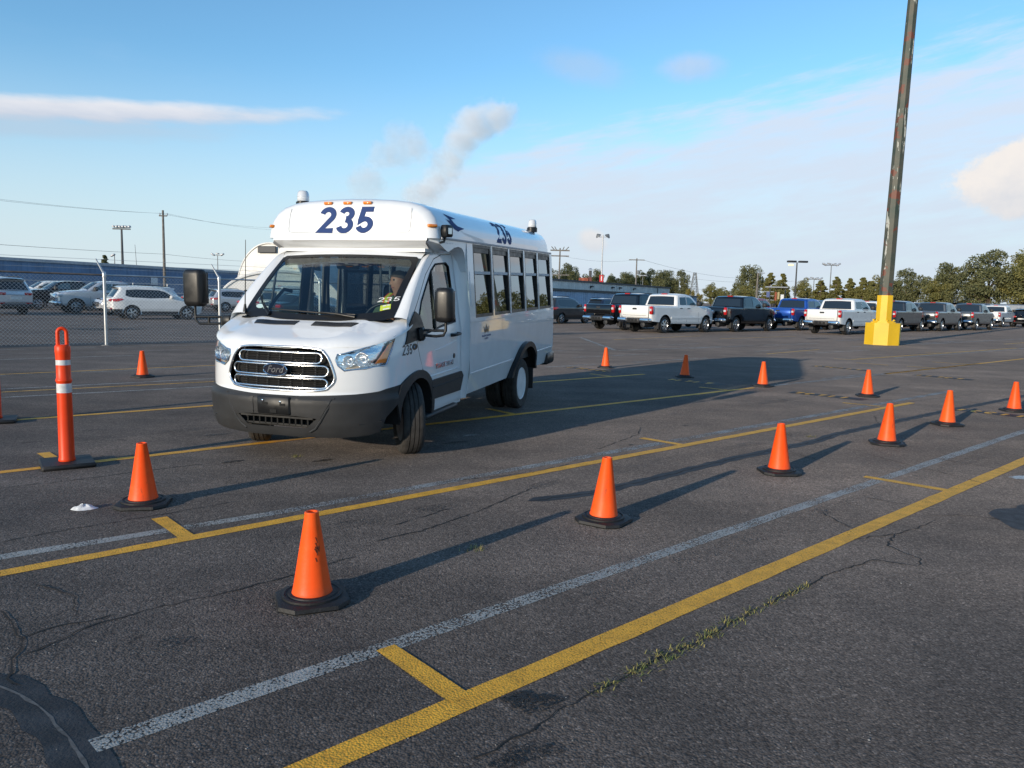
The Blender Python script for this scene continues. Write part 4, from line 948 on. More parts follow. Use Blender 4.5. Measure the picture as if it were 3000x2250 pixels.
def pickup(cab, name='pickup_truck'):
    cr = .95 if cab == 'double' else .60
    top = [(-1.10, .60, ('paint', .03)), (-1.14, .80, ('paint', .03)), (-1.14, 1.22, ('paint', .03)), (-1.13, 1.33, ('paint', 0)), (-1.06, 1.345, None), (cr, 1.35, ('paint', 0)),
           (cr+.01, 1.38, ('rear_window', .04)), (cr+.13, 1.80, ('paint', (.04, .03))), (cr+.20, 1.88, ('paint', .03)), (cr+.36, 1.925, ('paint', .03)), (cr+.9, 1.945, ('paint', .03)), (1.95, 1.935, ('paint', .03)), (2.28, 1.89, ('paint', (.03, .06))),
           (2.42, 1.84, ('windscreen', (.06, .12))), (3.02, 1.40, ('paint', (.12, .05))), (3.12, 1.36, ('paint', .05)), (3.7, 1.33, ('paint', .05)), (4.2, 1.26, ('paint', (.05, .12))), (4.42, 1.18, ('paint', .14)), (4.52, 1.02, ('paint', .14)), (4.54, .72, ('paint', .14)), (4.48, .52, None)]
    bot = [(4.3, .45), (3.2, .43), (3.1, .45), (.6, .47), (.5, .50), (-.55, .55)]
    c = Car(1.005, 1.28, .24, top, bot, [(3.70, .42, .50), (0, .42, .50)], (-.7, -1.14, .05, 3.5, 4.54, .14)); rt = c.build(name)
    # glass
    if cab == 'double':
        c.window([(cr+.28, 1.40), (cr+.34, 1.78), (cr+.85, 1.80), (cr+.85, 1.40)]); c.window([(cr+.93, 1.40), (cr+.93, 1.80), (2.10, 1.80), (2.30, 1.74), (2.72, 1.42), (2.70, 1.40)], mat=CGLASSB)
        c.gap([(cr+.90, .55), (cr+.89, 1.36), (cr+.89, 1.85)]); c.gap([(cr+.22, .62), (cr+.16, 1.36), (cr+.24, 1.84)])
        hs = (cr+.38, 2.0)
    else:
        c.window([(cr+.28, 1.40), (cr+.33, 1.78), (cr+1.05, 1.80), (cr+1.05, 1.40)]); c.window([(cr+1.13, 1.40), (cr+1.13, 1.80), (2.10, 1.80), (2.30, 1.74), (2.72, 1.42), (2.70, 1.40)], mat=CGLASSB)
        c.gap([(cr+1.10, .55), (cr+1.09, 1.36), (cr+1.09, 1.85)]); c.gap([(cr+.45, .95), (cr+.20, 1.36), (cr+.24, 1.84)]); hs = (cr+.45, 1.95)
    c.gap([(2.95, .55), (2.93, 1.0), (2.82, 1.40)]); c.gap([(cr-.02, .55), (cr-.03, 1.34)])
    for hx in hs:
        for sg in (1, -1): q = MB(); q.box(hx-.11, hx+.11, sg*1.0-.02, sg*1.0+.035, 1.21, 1.25, .008); q.build('door_handle', DARKP, rt)
    for sg in (1, -1):
        q = MB(); q.box(2.55, 2.78, sg*1.16-.13, sg*1.16+.11, 1.36, 1.60, .05); q.build('mirror', DARKP, rt, 40)
        q = MB(); q.box(-1.155, -.985, sg*.93-.085, sg*.93+.085, .93, 1.315, .03); tl = q.build('tail_light', REDL, rt, 40)
        q = MB(); q.box(-1.165, -1.03, sg*.93-.06, sg*.93+.088, 1.08, 1.19, .015); q.build('reversing_lens', WHITEL, tl)
        q = MB(); q.box(-1.34, -1.02, sg*.68-.29, sg*.68+.29, .53, .735, .05); q.build('bumper_end', CHROME, rt, 40)
        c.window([(3.32, .50), (3.24, .60), (3.20, .80), (.48, .80), (.46, .74), (.50, .62), (3.2, .60)][3:4]+[(.50, .72), (3.18, .72), (3.20, .80)], 'side_moulding', PAINT, 0, False, .02) if sg > 0 else None
        q = MB(); q.box(-.52, -.48, sg*.86-.12, sg*.86+.12, .22, .55); q.build('mud_flap', DARKP, rt); q = MB(); q.box(3.16, 3.2, sg*.86-.12, sg*.86+.12, .22, .5); q.build('mud_flap', DARKP, rt)
        q = MB(); q.box(4.28, 4.62, sg*.78-.13, sg*.78+.13, .98, 1.17, .04); q.build('headlight', WHITEL, rt, 40)
    q = MB(); q.box(-1.33, -1.03, -.39, .39, .50, .735, .03); bc = q.build('bumper_step', DARKP, rt, 40)
    for dx in (-.2, .0, .2): q = MB(); q.box(-1.34, -1.32, dx-.07, dx+.06, .56, .67); q.build('step_recess', BLACKHOLE, bc)
    q = MB(); q.box(-1.185, -1.10, -.825, .825, .76, 1.33, .015); tg = q.build('tailgate', PAINT, rt, 40)
    q = MB(); q.box(-1.19, -1.17, -.13, .13, 1.13, 1.22, .006); q.build('tailgate_handle', DARKP, tg)
    q = MB(); q.box(-1.192, -1.17, -.70, .70, .85, .862); q.build('tailgate_crease', BLACKHOLE, tg)
    q = MB(); q.box(-1.17, -1.09, -.845, .845, .75, 1.322); q.build('tailgate_gap', BLACKHOLE, rt)
    q = MB(); q.box(cr+.27, cr+.43, -.17, .17, 1.925, 1.965, .01); q.build('brake_light', REDL, rt)
    q = MB(); q.box(-1.05, cr, -.86, .86, 1.0, 1.06); q.build('bed_floor', DARKP, rt); q = MB(); q.box(-1.0, 4.3, -.82, .82, .46, .99); q.build('underbody', BLACKHOLE, rt)
    for xx in (0, 3.7): q = MB(); q.tube([(xx, -.9, .42), (xx, .9, .42)], .055, 8); q.lathe([(.02, -.17), (.15, -.1), (.17, 0), (.15, .1), (.02, .17)], 12, 'y', (xx, .1, .40)); q.build('axle', DARKP, rt)
    q = MB(); q.lathe([(.02, -.5), (.13, -.48), (.13, .3), (.04, .34)], 12, 'x', (-.75, -.55, .42)); q.build('exhaust', DARKP, rt)
    q = MB(); q.lathe([(.30, -.10), (.38, -.07), (.38, .07), (.30, .1)], 18, 'z', (-.55, 0, .55)); q.build('spare_tyre', RUBBER, rt)
    q = MB(); q.box(4.50, 4.70, -.56, .56, .72, 1.14, .05); q.build('grille', CHROME, rt, 40); q = MB(); q.box(4.45, 4.72, -.86, .86, .50, .70, .06); q.build('front_bumper', CHROME, rt, 40)
    wm = wheel_mesh(.405, .27, 6, 'truck')
    for xx in (0, 3.7):
        for sg in (1, -1): add_wheel(rt, xx, sg*.86, .405, wm, sg)
    return rt

def suv(name='suv'):
    top = [(-.82, .42, ('paint', .05)), (-.90, .60, ('paint', .07)), (-.91, .90, ('paint', .07)), (-.86, 1.06, ('paint', .06)), (-.80, 1.10, ('rear_window', .06)), (-.50, 1.52, ('paint', .04)), (-.62, 1.60, ('paint', .04)), (-.40, 1.645, ('paint', .04)), (.4, 1.675, ('paint', .04)), (1.1, 1.66, ('paint', .04)), (1.55, 1.58, ('paint', (.04, .06))),
           (1.66, 1.54, ('windscreen', (.06, .12))), (2.42, 1.08, ('paint', (.12, .06))), (2.55, 1.04, ('paint', .05)), (3.1, .96, ('paint', (.05, .14))), (3.40, .84, ('paint', .16)), (3.50, .66, ('paint', .16)), (3.48, .42, None)]
    bot = [(3.3, .28), (2.2, .27), (.5, .27), (-.6, .32)]
    c = Car(.925, 1.0, .34, top, bot, [(2.67, .34, .41), (0, .34, .41)], (-.3, -.91, .10, 2.4, 3.5, .2), step=.04); rt = c.build(name)
    c.window([(-.28, 1.20), (-.22, 1.48), (.25, 1.52), (1.30, 1.50), (1.62, 1.42), (2.08, 1.12), (.9, 1.08), (-.05, 1.12)])
    c.window([(-.80, .30), (-.86, .52), (-.45, .52), (-.44, .36), (-.42, .30)], 'bumper_cladding', DARKP, 0, True, .012); c.window([(.45, .28), (.47, .42), (2.2, .42), (2.24, .28)], 'sill_cladding', DARKP, 0, True, .012)
    c.gap([(.98, .42), (.96, 1.1), (.98, 1.50)]); c.gap([(2.05, .45), (2.12, .9), (2.06, 1.10)]); c.gap([(.40, .70), (.12, 1.12)])
    for sg in (1, -1):
        q = MB(); q.box(1.80, 1.98, sg*.98-.11, sg*.98+.09, 1.08, 1.24, .04); q.build('mirror', PAINT, rt, 40)
        for hx in (.55, 1.35): q = MB(); q.box(hx, hx+.2, sg*.905-.01, sg*.905+.02, .90, .93); q.build('door_handle', CHROME, rt)
        c.window([(-.86, .90), (-.87, 1.02), (-.50, 1.06), (-.35, 1.01), (-.62, .90)], 'tail_light', REDL, 0, True, .012) if sg > 0 else None
        q = MB(); q.box(-.965, -.80, sg*.60-.18, sg*.60+.18, .90, 1.02, .02); q.build('tail_lamp', REDL, rt, 40)
        q = MB(); q.box(-.93, -.85, sg*.62-.15, sg*.62+.15, .52, .57, .01); q.build('reflector', REDL, rt)
        q = MB(); q.box(3.20, 3.47, sg*.62-.20, sg*.62+.16, .74, .88, .04); q.build('headlight', WHITEL, rt, 40)
    q = MB(); q.box(-.99, -.94, -.26, .26, .70, .82, .008); q.build('number_plate', PLATE, rt); q = MB(); q.box(-.97, -.80, -.72, .72, .34, .52, .04); q.build('rear_bumper', DARKP, rt, 40)
    q = MB(); q.box(3.42, 3.67, -.45, .45, .50, .76, .04); q.build('grille', DARKP, rt, 40); q = MB(); q.box(-.6, 3.2, -.72, .72, .28, .6); q.build('underbody', BLACKHOLE, rt)
    for sg in (1, -1): q = MB(); q.tube([(-.2, sg*.66, 1.70), (0, sg*.66, 1.735), (.9, sg*.66, 1.735), (1.1, sg*.66, 1.69)], .018, 6); q.build('roof_rail', DARKP, rt)
    wm = wheel_mesh(.345, .235, 5, 'suv')
    for xx in (0, 2.67):
        for sg in (1, -1): add_wheel(rt, xx, sg*.80, .345, wm, sg)
    return rt

def sedan(name='sedan'):
    top = [(-.95, .42, ('paint', .06)), (-1.02, .62, ('paint', .08)), (-1.02, .88, ('paint', .08)), (-.95, 1.0, ('paint', .05)), (-.45, 1.05, ('paint', (.04, .06))), (-.33, 1.07, ('rear_window', .07)), (.30, 1.38, ('paint', .05)), (.75, 1.445, ('paint', .04)), (1.25, 1.44, ('paint', (.04, .06))), (1.45, 1.39, ('windscreen', (.06, .12))),
           (2.20, .98, ('paint', (.12, .05))), (2.4, .94, ('paint', .05)), (3.1, .84, ('paint', (.05, .14))), (3.45, .70, ('paint', .15)), (3.5, .42, None)]
    c = Car(.895, .92, .36, top, [(3.3, .22), (.5, .2), (-.7, .28)], [(2.70, .32, .37), (0, .32, .37)], (-.4, -1.02, .10, 2.5, 3.5, .18), step=.04); rt = c.build(name)
    c.window([(-.15, 1.05), (.38, 1.32), (.75, 1.37), (1.2, 1.36), (1.45, 1.29), (1.95, 1.0), (.6, .99)]); c.gap([(.95, .4), (.93, 1.0), (.9, 1.36)])
    for sg in (1, -1):
        q = MB(); q.box(-1.06, -.82, sg*.66-.19, sg*.66+.17, .80, .95, .03); q.build('tail_light', REDL, rt, 40); q = MB(); q.box(1.70, 1.86, sg*.93-.1, sg*.93+.09, .98, 1.12, .03); q.build('mirror', PAINT, rt, 40); q = MB(); q.box(3.2, 3.45, sg*.6-.18, sg*.6+.18, .62, .74, .03); q.build('headlight', WHITEL, rt, 40)
    q = MB(); q.box(-1.115, -1.05, -.27, .27, .74, .87, .006); q.build('number_plate', PLATE, rt); q = MB(); q.box(-1.1, -.95, -.45, .45, .92, .945); q.build('boot_trim', CHROME, rt); q = MB(); q.box(-.7, 3.2, -.7, .7, .22, .55); q.build('underbody', BLACKHOLE, rt)
    wm = wheel_mesh(.325, .22, 5, 'sedan')
    for xx in (0, 2.7):
        for sg in (1, -1): add_wheel(rt, xx, sg*.78, .325, wm, sg)
    return rt

_protos = {}
def park(kind, x, y, head, paintmat, label, group, name):
    """place a vehicle by its rear axle; copies share mesh data, the paint is per object"""
    if kind not in _protos:
        _protos[kind] = o = {'double': lambda: pickup('double'), 'crew': lambda: pickup('crew'), 'suv': suv, 'sedan': sedan}[kind]()
    else: o = copy_tree(_protos[kind])
    o.name = name; o.location = (x, y, 0); o.rotation_euler = (0, 0, R(head))
    for ch in o.children_recursive:
        if ch.type == 'MESH' and ch.data.materials and ch.data.materials[0] == PAINT:
            ch.material_slots[0].link = 'OBJECT'; ch.material_slots[0].material = paintmat
    return tag(o, label, {'double': 'pickup truck', 'crew': 'pickup truck', 'suv': 'car', 'sedan': 'car'}[kind], group)
BLACKP = carpaint('black_car_paint', (.005, .005, .006), rough=.12); BLUEP = carpaint('blue_car_paint', (.012, .07, .34), .3); GREYP = carpaint('grey_car_paint', (.10, .105, .11), .6); DGREYP = carpaint('dark_grey_car_paint', (.035, .04, .048), .5); SILV = carpaint('silver_car_paint', (.56, .58, .61), .45); REDP = carpaint('red_car_paint', (.35, .012, .015)); GUNM = carpaint('gunmetal_car_paint', (.06, .062, .066), .6); NAVY = carpaint('navy_car_paint', (.02, .03, .06), .4)
TH = 44.0
def off(x, y, d, head=TH):            # from a right rear wheel to the rear axle centre
    a = R(head); return x-math.sin(a)*d, y+math.cos(a)*d
GR = 'pickups parked in the right hand lot'; GL = 'vehicles parked behind the fence'
def row(kind, x, y, p, lab, head=TH, name='pickup_truck', grp=GR): q = off(x, y, .86, head); return park(kind, q[0], q[1], head, p, lab, grp, name)
row('double', 7.36, 38.0, PAINT, 'white pickup with a white tailgate beside the bus')
row('double', 5.86, 40.6, BLACKP, 'black pickup whose tailgate stands left of the white pickup'); 
row('crew', 12.0, 41.9, BLACKP, 'glossy black four-door pickup ahead of the white pickup')
row('crew', 17.4, 46.9, BLUEP, 'bright blue pickup left of the yellow lamp pedestal')
row('crew', 18.05, 41.8, PAINT, 'white four-door pickup just left of the yellow pedestal')
row('crew', 24.2, 48.4, DGREYP, 'dark grey pickup partly hidden by the yellow pedestal')
row('crew', 29.0, 52.4, GREYP, 'first grey pickup right of the yellow pedestal')
row('double', 34.0, 56.8, GREYP, 'second grey pickup right of the yellow pedestal')
row('double', 44.0, 69.6, PAINT, 'white pickup second from the right edge')
row('suv', 48.3, 71.5, BLACKP, 'black suv cut off by the right edge', 40, 'suv')
row('suv', 3.0, 48.6, GUNM, 'gunmetal grey hatchback suv just right of the bus rear', 50, 'suv')
row('suv', .6, 46.0, SILV, 'silver car showing one wheel behind the bus rear', 60, 'suv')
row('suv', 3.2, 62, NAVY, 'dark suv roof behind the gunmetal suv', 46, 'suv'); row('suv', 8.0, 66, NAVY, 'dark blue suv roof behind the black pickup bed', 46, 'suv'); row('sedan', 8.6, 58, PAINT, 'white car roof between gunmetal suv and black pickup', 46, 'sedan')
row('suv', 17.2, 60, NAVY, 'dark suv behind the white pickup cab', 44, 'suv'); row('crew', 16.5, 54, REDP, 'red pickup cab peeking from behind the black pickup'); row('crew', 22.4, 58, BLACKP, 'black pickup cab behind the blue pickup')
row('crew', 26.3, 56.5, PAINT, 'white pickup cab behind the second white pickup'); row('suv', 31.3, 62, SILV, 'silver suv behind the first grey pickup', 44, 'suv'); row('crew', 32.0, 61.2, GREYP, 'grey pickup roof behind the two grey pickups'); row('suv', 45.5, 76, SILV, 'pale suv roof behind the rightmost white pickup', 40, 'suv')
# left lot
park('suv', -19.75, 39.4, 40, PAINT, 'white suv parked side-on behind the fence', GL, 'suv')
park('crew', -24.05, 49.1, -135, SILV, 'silver pickup facing left behind the fence post', GL, 'pickup_truck')
park('suv', -21.3, 46.5, -135, SILV, 'silver suv nose between the pickup and the white suv', GL, 'suv')
park('crew', -33.2, 58.6, -135, PAINT, 'white pickup behind the silver pickup', GL, 'pickup_truck')
park('crew', -26.2, 52.9, -135, BLACKP, 'black pickup nose in front of the white pickup at left', GL, 'pickup_truck').location = (-29.6, 54.4, 0)
park('sedan', -28.0, 52.0, -135, REDP, 'red car nose beside the silver pickup grille', GL, 'sedan').location = (-26.6, 53.2, 0)
park('suv', -36.5, 62.0, -135, SILV, 'silver people carrier roof at far left behind the white pickup', GL, 'suv')
park('suv', -27.2, 41.2, 150, SILV, 'large silver suv tail at the left edge', GL, 'suv').scale = (1.15, 1.1, 1.18)
park('crew', -15.6, 48.5, 40, PAINT, 'white van-like pickup cab right of the bus mirror', GL, 'pickup_truck'); park('suv', -14.6, 44.2, 46, NAVY, 'dark suv behind the right hand bus mirror', GL, 'suv')
park('suv', -13.2, 43.2, 55, PAINT, 'white wagon between the fence post and bus mirror', GL, 'suv'); park('sedan', -11.5, 38.6, 60, GUNM, 'dark grey sedan with red tail lamps beside the bus windscreen', GL, 'sedan')
park('suv', -22.0, 58.0, 40, SILV, 'silver suv roof behind the white side-on suv', GL, 'suv'); park('suv', -25.5, 62.0, 40, BLACKP, 'black suv roof behind the silver pickup', GL, 'suv')
# ------------------------------------------------------------------ the minibus (local frame: x forward, y to its left, z up, origin under the front axle)
WHITE = carpaint('bus_white_paint', (.73, .745, .76), rough=.28)
GREYPL = M('bumper_plastic', (.030, .0305, .032), .52, spec=.3, var=(5, .12), bump=(160, .15)); BLKPL = M('black_trim_plastic', (.011, .0115, .0125), .40, rvar=.08, spec=.4)
NAVYV = M('navy_vinyl', (.022, .052, .17), .6, spec=.12); AMBER = M('amber_lens', (.75, .22, .02), .15, coat=1); INTER = M('cabin_trim', (.05, .052, .055), .7, var=(6, .2)); SEATM = M('seat_cloth', (.025, .028, .034), .85, var=(20, .3))
CLEAR = glass('windscreen_glass', (.64, .73, .74), 1.55); TINT = glass('side_window_glass', (.14, .16, .17), 1.80, refl=(.88, .95, 1.0)); DOORG = glass('cab_window_glass', (.62, .70, .66), 1.5); LENS = glass('lamp_lens', (.93, .95, .97), 1.5)
NAVYB = M('badge_navy', (.006, .009, .022), .25, spec=.3); GCHR = M('grille_chrome', (.82, .82, .83), .20, 1.0, rvar=.05)
SIDEW = M('bus_side_paint', (.73, .745, .76), .26, coat=1.0, var=(2.5, .05), bump=(1.3, .35), croughness=.03, spec=.25)
bus = empty('minibus'); 
BX, BY, BZ = Vector((-.28567668, -.95792356, -.02777201)), Vector((.95829319, -.28578691, 0)), Vector((-.00793688, -.02661372, .99961428))
bus.matrix_world = Matrix(((BX.x, BY.x, BZ.x, -1.8177), (BX.y, BY.y, BZ.y, 7.7846), (BX.z, BY.z, BZ.z, .0001), (0, 0, 0, 1)))
tag(bus, 'white minibus with number 235 on its front and black bumper', 'minibus')

# --- nose and cab side: one surface S(s, z); s runs from the centre of the nose round the corner and back along the side
NE, XS = 2.6, .15
def cabW(z): return np.interp(z, [.28, .40, .7, 1.0, 1.15, 1.3, 1.5, 1.95, 2.05], [.93, .955, .968, .968, .962, .945, .918, .855, .83])
def cabX(z): return np.interp(z, [.28, .34, .42, .52, .62, .675, .70, .74, .9, 1.0, 1.06, 1.10, 1.15, 1.5], [.93, .965, .99, 1.005, 1.01, .998, .985, .985, .972, .960, .945, .918, .90, .90])
_ph = np.linspace(0, math.pi/2, 400); _x = XS+.835*np.cos(_ph)**(2/NE); _y = .968*np.sin(_ph)**(2/NE)
_s = np.concatenate([[0], np.cumsum(np.hypot(np.diff(_x), np.diff(_y)))]); S0 = _s[-1]
def sy(y): return float(np.interp((abs(y)/.968)**(NE/2), np.sin(_ph), _s))
def sx(x): return S0+(XS-x) if x < XS else float(S0-np.interp(((x-XS)/.835)**(NE/2), np.cos(_ph[::-1]), S0-_s[::-1]))
def warp(y): t = np.clip((-y-.45)/.5, 0, 1); return y-.05*t*t*(3-2*t)
def cab(sgn):
    def raw(s, z):
        ph = np.interp(s, _s, _ph); W = cabW(z); X = cabX(z)
        x = XS+(X-XS)*np.clip(np.cos(ph), 0, 1)**(2/NE); y = W*np.clip(np.sin(ph), 0, 1)**(2/NE)
        x = np.where(s > S0, XS-(s-S0), x); y = np.where(s > S0, W, y); return np.stack([x, y, z], 1)
    def fn(s, z, off):
        s = np.asarray(s, float); z = np.asarray(z, float); sg = np.sign(s); sg[sg == 0] = 1; sa = np.abs(s); p = raw(sa, z)
        if np.any(np.asarray(off) != 0):
            e = .004; n = np.cross(raw(sa+e, z)-raw(np.maximum(sa-e, 0), z), raw(sa, z+e)-raw(sa, z-e)); n /= np.maximum(np.linalg.norm(n, axis=1), 1e-9)[:, None]
            out = np.where((n[:, 1]+n[:, 0]*.5) < 0, -1, 1); n *= out[:, None]; n[sa < .01, 1] = 0
            p = p+n*np.asarray(off).reshape(-1, 1) if np.ndim(off) else p+n*off
        p[:, 1] *= sg*sgn; p[:, 1] = warp(p[:, 1]); return p
    return fn
CAB = cab(1)
def FY(*pts): return [(sy(y)*(1 if y >= 0 else -1), z) for y, z in pts]      # front points given as (y, z)
def SX(*pts): return [(sx(x), z) for x, z in pts]                            # side points given as (x, z)
def mir(poly): return [(-a, b) for a, b in poly]

# --- hood: height field over (x, y)
def hood_q(x, y): return (np.clip((x-XS)/.76, 0, 2)**NE+np.clip(np.abs(y)/.957, 0, 2)**NE)**(1/NE)
def hood_z(x, y):
    z = 1.125+.34*(.96-x)-.055*(np.abs(y)/.9)**3
    z = z+.016*np.exp(-((np.abs(y)-.52)/.13)**2)*np.clip((.95-x)/.3, 0, 1)-.012*np.exp(-((np.abs(y)-.74)/.09)**2)
    d = np.clip((1-hood_q(x, y))*.85, 0, .09); return z-.042*(1-np.sqrt(np.clip(1-((.09-d)/.09)**2, 0, 1)))
def HOOD(x, y, off): return np.stack([x, warp(y), hood_z(x, y)+off], 1)
cowl = [(.40-.13*(abs(t)**2.4), .81*t) for t in np.linspace(-1, 1, 17)]
edge = [(XS+.770*math.cos(p)**(2/NE), .966*math.sin(p)**(2/NE)) for p in np.linspace(math.pi/2*.985, 0, 40)]
hood_out = cowl+[(.22, .90), (XS+.02, .95)]+edge+[(x, -y) for x, y in edge[-2::-1]]+[(XS+.02, -.95), (.22, -.90)]
hood_out = [(.14, -.957), (.14, -.80), (.27, -.80)]+cowl[1:-1]+[(.27, .80), (.14, .80), (.14, .957)]+[(x, y) for x, y in edge if x > .2]+[(x, -y) for x, y in edge[::-1] if x > .2]
patch('hood', hood_out, HOOD, WHITE, bus, step=.018, smooth=50, thick=.010, off=-.010)
for sg in (1, -1):
    vent = [(.545, sg*.09), (.455, sg*.085), (.465, sg*.545), (.555, sg*.515)]
    o = patch('hood_vent', vent, HOOD, BLKPL, bus, step=.02, thick=.006)
    for k in range(5): y0 = sg*(.13+.08*k); mk('vent_slat', HOOD(np.array([.47, .54, .54, .47]), np.array([y0, y0, y0+sg*.006, y0+sg*.006]), .0075), [(0, 1, 2, 3)], INTER, o)

# top edge of the nose: where it meets the hood
def ztop(s):
    p = cab(1)(np.array([abs(s)]), np.array([1.12]), 0)[0]; f = .985/ max(1e-6, hood_q(p[0], abs(p[1])))
    return None
def nose_top():
    out = []
    for p in np.linspace(0, math.pi/2*.93, 40):
        x, y = XS+.76*math.cos(p)**(2/NE), .957*math.sin(p)**(2/NE); z = float(hood_z(np.array([x]), np.array([y]))[0])
        s = float(np.interp(p, _ph, _s)); out.append((s, z))
    return out
NT_ = nose_top()
# arch of the front wheel
ARCH_OUT = [(.47, .57), (.455, .66), (.42, .742), (.26, .812), (.05, .838), (-.12, .80), (-.24, .715), (-.31, .60), (-.335, .46), (-.325, .36)]
ARCH_IN = [(.42, .36), (.415, .50), (.37, .62), (.27, .71), (.14, .757), (.02, .757), (-.11, .715), (-.21, .625), (-.265, .50), (-.275, .36)]
ARO, ARI = catmull(ARCH_OUT, 4), catmull(ARCH_IN, 4)
bound = [(0, .672)]+FY((.25, .673), (.45, .68), (.70, .69), (.85, .705))+SX((.60, .722), (.46, .738))
door = [(.17, 1.245), (.075, 1.12), (.025, .98), (-.055, .835), (-.17, .755), (-.30, .66), (-.325, .52), (-.30, .40), (-1.095, .385), (-1.10, 1.0), (-1.10, 1.98), (-.80, 1.965), (-.58, 1.915), (-.32, 1.755), (-.06, 1.51), (.08, 1.385)]
door_big = [(.18, 1.25), (.083, 1.12), (.033, .98), (-.047, .845), (-.17, .763), (-.31, .66), (-.335, .52), (-.31, .39), (-1.105, .375), (-1.11, 1.0), (-1.11, 1.99), (-.80, 1.973), (-.58, 1.923), (-.315, 1.762), (-.055, 1.517), (.088, 1.392)]
glassp = [(-.13, 1.175), (-.03, 1.355), (-.12, 1.49), (-.30, 1.655), (-.47, 1.80), (-.60, 1.865), (-.90, 1.885), (-.965, 1.85), (-.975, 1.50), (-.975, 1.255), (-.66, 1.235)]
apillar = [(.27, 1.335), (.22, 1.385), (.09, 1.515), (-.15, 1.725), (-.37, 1.895), (-.50, 1.965), (-.65, 2.0)]
glight = None
HL = FY((.552, 1.045), (.538, 1.0), (.56, .945), (.61, .90))+FY((.76, .915), (.88, .935))+SX((.60, .952), (.545, 1.08), (.50, 1.195))+FY((.86, 1.15), (.80, 1.118), (.70, 1.082), (.60, 1.052))
HLB = [(c[0], c[1]) for c in HL]
GR_OUT = FY((-.02, 1.094), (.20, 1.094), (.38, 1.082), (.44, 1.055), (.49, .985), (.533, .86), (.528, .80), (.49, .755), (.445, .73), (.25, .716), (-.02, .712))
def whole(poly): return poly[1:-1]+[(-a, b) for a, b in poly[-2:0:-1]]
grille_loop = whole(GR_OUT)
fascia = bound+[SX((.42, .742))[0]]
# white shell: nose between bumper, hood and lamps, then the wing
half = []
half += [p for p in bound]
half += SX(*[p for p in ARO if p[1] >= .735 and p[0] <= .44][:]) if False else []
wing = SX(*[p for p in ARO if p[0] <= .425 and p[0] > -.07])
half += wing+SX((-.047, .845), (.033, .98), (.083, 1.12), (.18, 1.25), (.27, 1.335))
top_edge = [p for p in NT_ if p[0] < sx(.29)]
half += [(s, z) for s, z in reversed(top_edge)]
shell_out = half+[(-a, b) for a, b in reversed(half[1:-1])]
for name, outl, holes in (('nose_shell', shell_out, [grille_loop, HLB, mir(HLB)]),):
    patch(name, outl, CAB, WHITE, bus, holes=holes, step=.016, smooth=50)
# --- bumper
bot = [(0, .315)]+FY((.3, .312), (.61, .312), (.80, .325))+SX((.66, .345), (.60, .47), (.47, .575), (.455, .66), (.43, .735), (.60, .728))
bump_half = bot+list(reversed(bound[:-2]))
bump_half = [(0, .315)]+FY((.3, .312), (.61, .312), (.80, .325))+SX((.66, .345), (.605, .47), (.475, .575), (.46, .66), (.44, .738), (.60, .722))+FY((.85, .705), (.70, .69), (.45, .68), (.25, .673))+[(0, .672)]
bump_out = bump_half[:-1]+[(0, .672)]+[(-a, b) for a, b in reversed(bump_half[1:-1])]
intake = FY((-.405, .485), (-.30, .392), (.30, .392), (.405, .485), (.20, .500), (-.20, .500))
panel = FY((-.53, .655), (-.43, .48), (-.215, .505), (-.215, .645)); 
def BUMP(s, z, off):
    k = .022*np.clip((.668-z)/.03, 0, 1)+.004
    return CAB(s, z, off+k)
bmp = patch('front_bumper', bump_out, BUMP, GREYPL, bus, holes=[intake], step=.018, smooth=45, thick=.004)
patch('bumper_panel', panel, BUMP, GREYPL, bmp, step=.02, off=.0, thick=.010); patch('bumper_panel', [(-a, b) for a, b in panel], BUMP, GREYPL, bmp, step=.02, off=.0, thick=.010)
for sg in (1, -1):
    pth = [BUMP(np.array([a]), np.array([b]), .006)[0] for a, b in FY((sg*.545, .66), (sg*.49, .56), (sg*.43, .455), (sg*.385, .395), (sg*.33, .36))]
    q = MB(); q.tube(pth, .010, 6); q.build('bumper_edge', GREYPL, bmp, 50)
    pth = [BUMP(np.array([a]), np.array([b]), .007)[0] for a, b in [(sg*a, b) for a, b in FY((.72, .425), (.86, .43))+SX((.66, .455))]]
    q = MB(); q.tube(pth, .006, 5); q.build('bumper_edge', GREYPL, bmp, 50)
q = MB(); q.box(.80, .94, -.42, .42, .38, .51); q.build('intake_cavity', BLACKHOLE, bmp)
for z, x in ((.475, 1.005), (.405, .985)): q = MB(); q.box(x-.035, x, -.37, .37, z-.008, z+.008); q.build('intake_bar', BLKPL, bmp)
for k in range(-5, 6): q = MB(); q.box(.94, .985, k*.062-.006, k*.062+.006, .40, .475); q.build('intake_rib', BLACKHOLE, bmp)
q = MB(); q.box(1.018, 1.05, -.168, .168, .502, .662, .012); pl = q.build('plate_holder', BLKPL, bmp, 40)
for y, z in ((-.105, .622), (.075, .617)): q = MB(); q.lathe([(.011, 1.045), (.011, 1.056), (.004, 1.058)], 10, 'x', (0, y, z)); q.build('plate_bolt', CHROME, pl); q = MB(); q.box(1.048, 1.054, y-.005, y+.05, z-.035, z-.012); q.build('plate_slot', BLACKHOLE, pl)
q = MB(); q.box(1.048, 1.054, -.03, .035, .518, .548); q.build('plate_slot', BLACKHOLE, pl)
q = MB(); q.box(.2, .74, -.60, .60, .36, .42); q.build('under_tray', BLACKHOLE, bus)
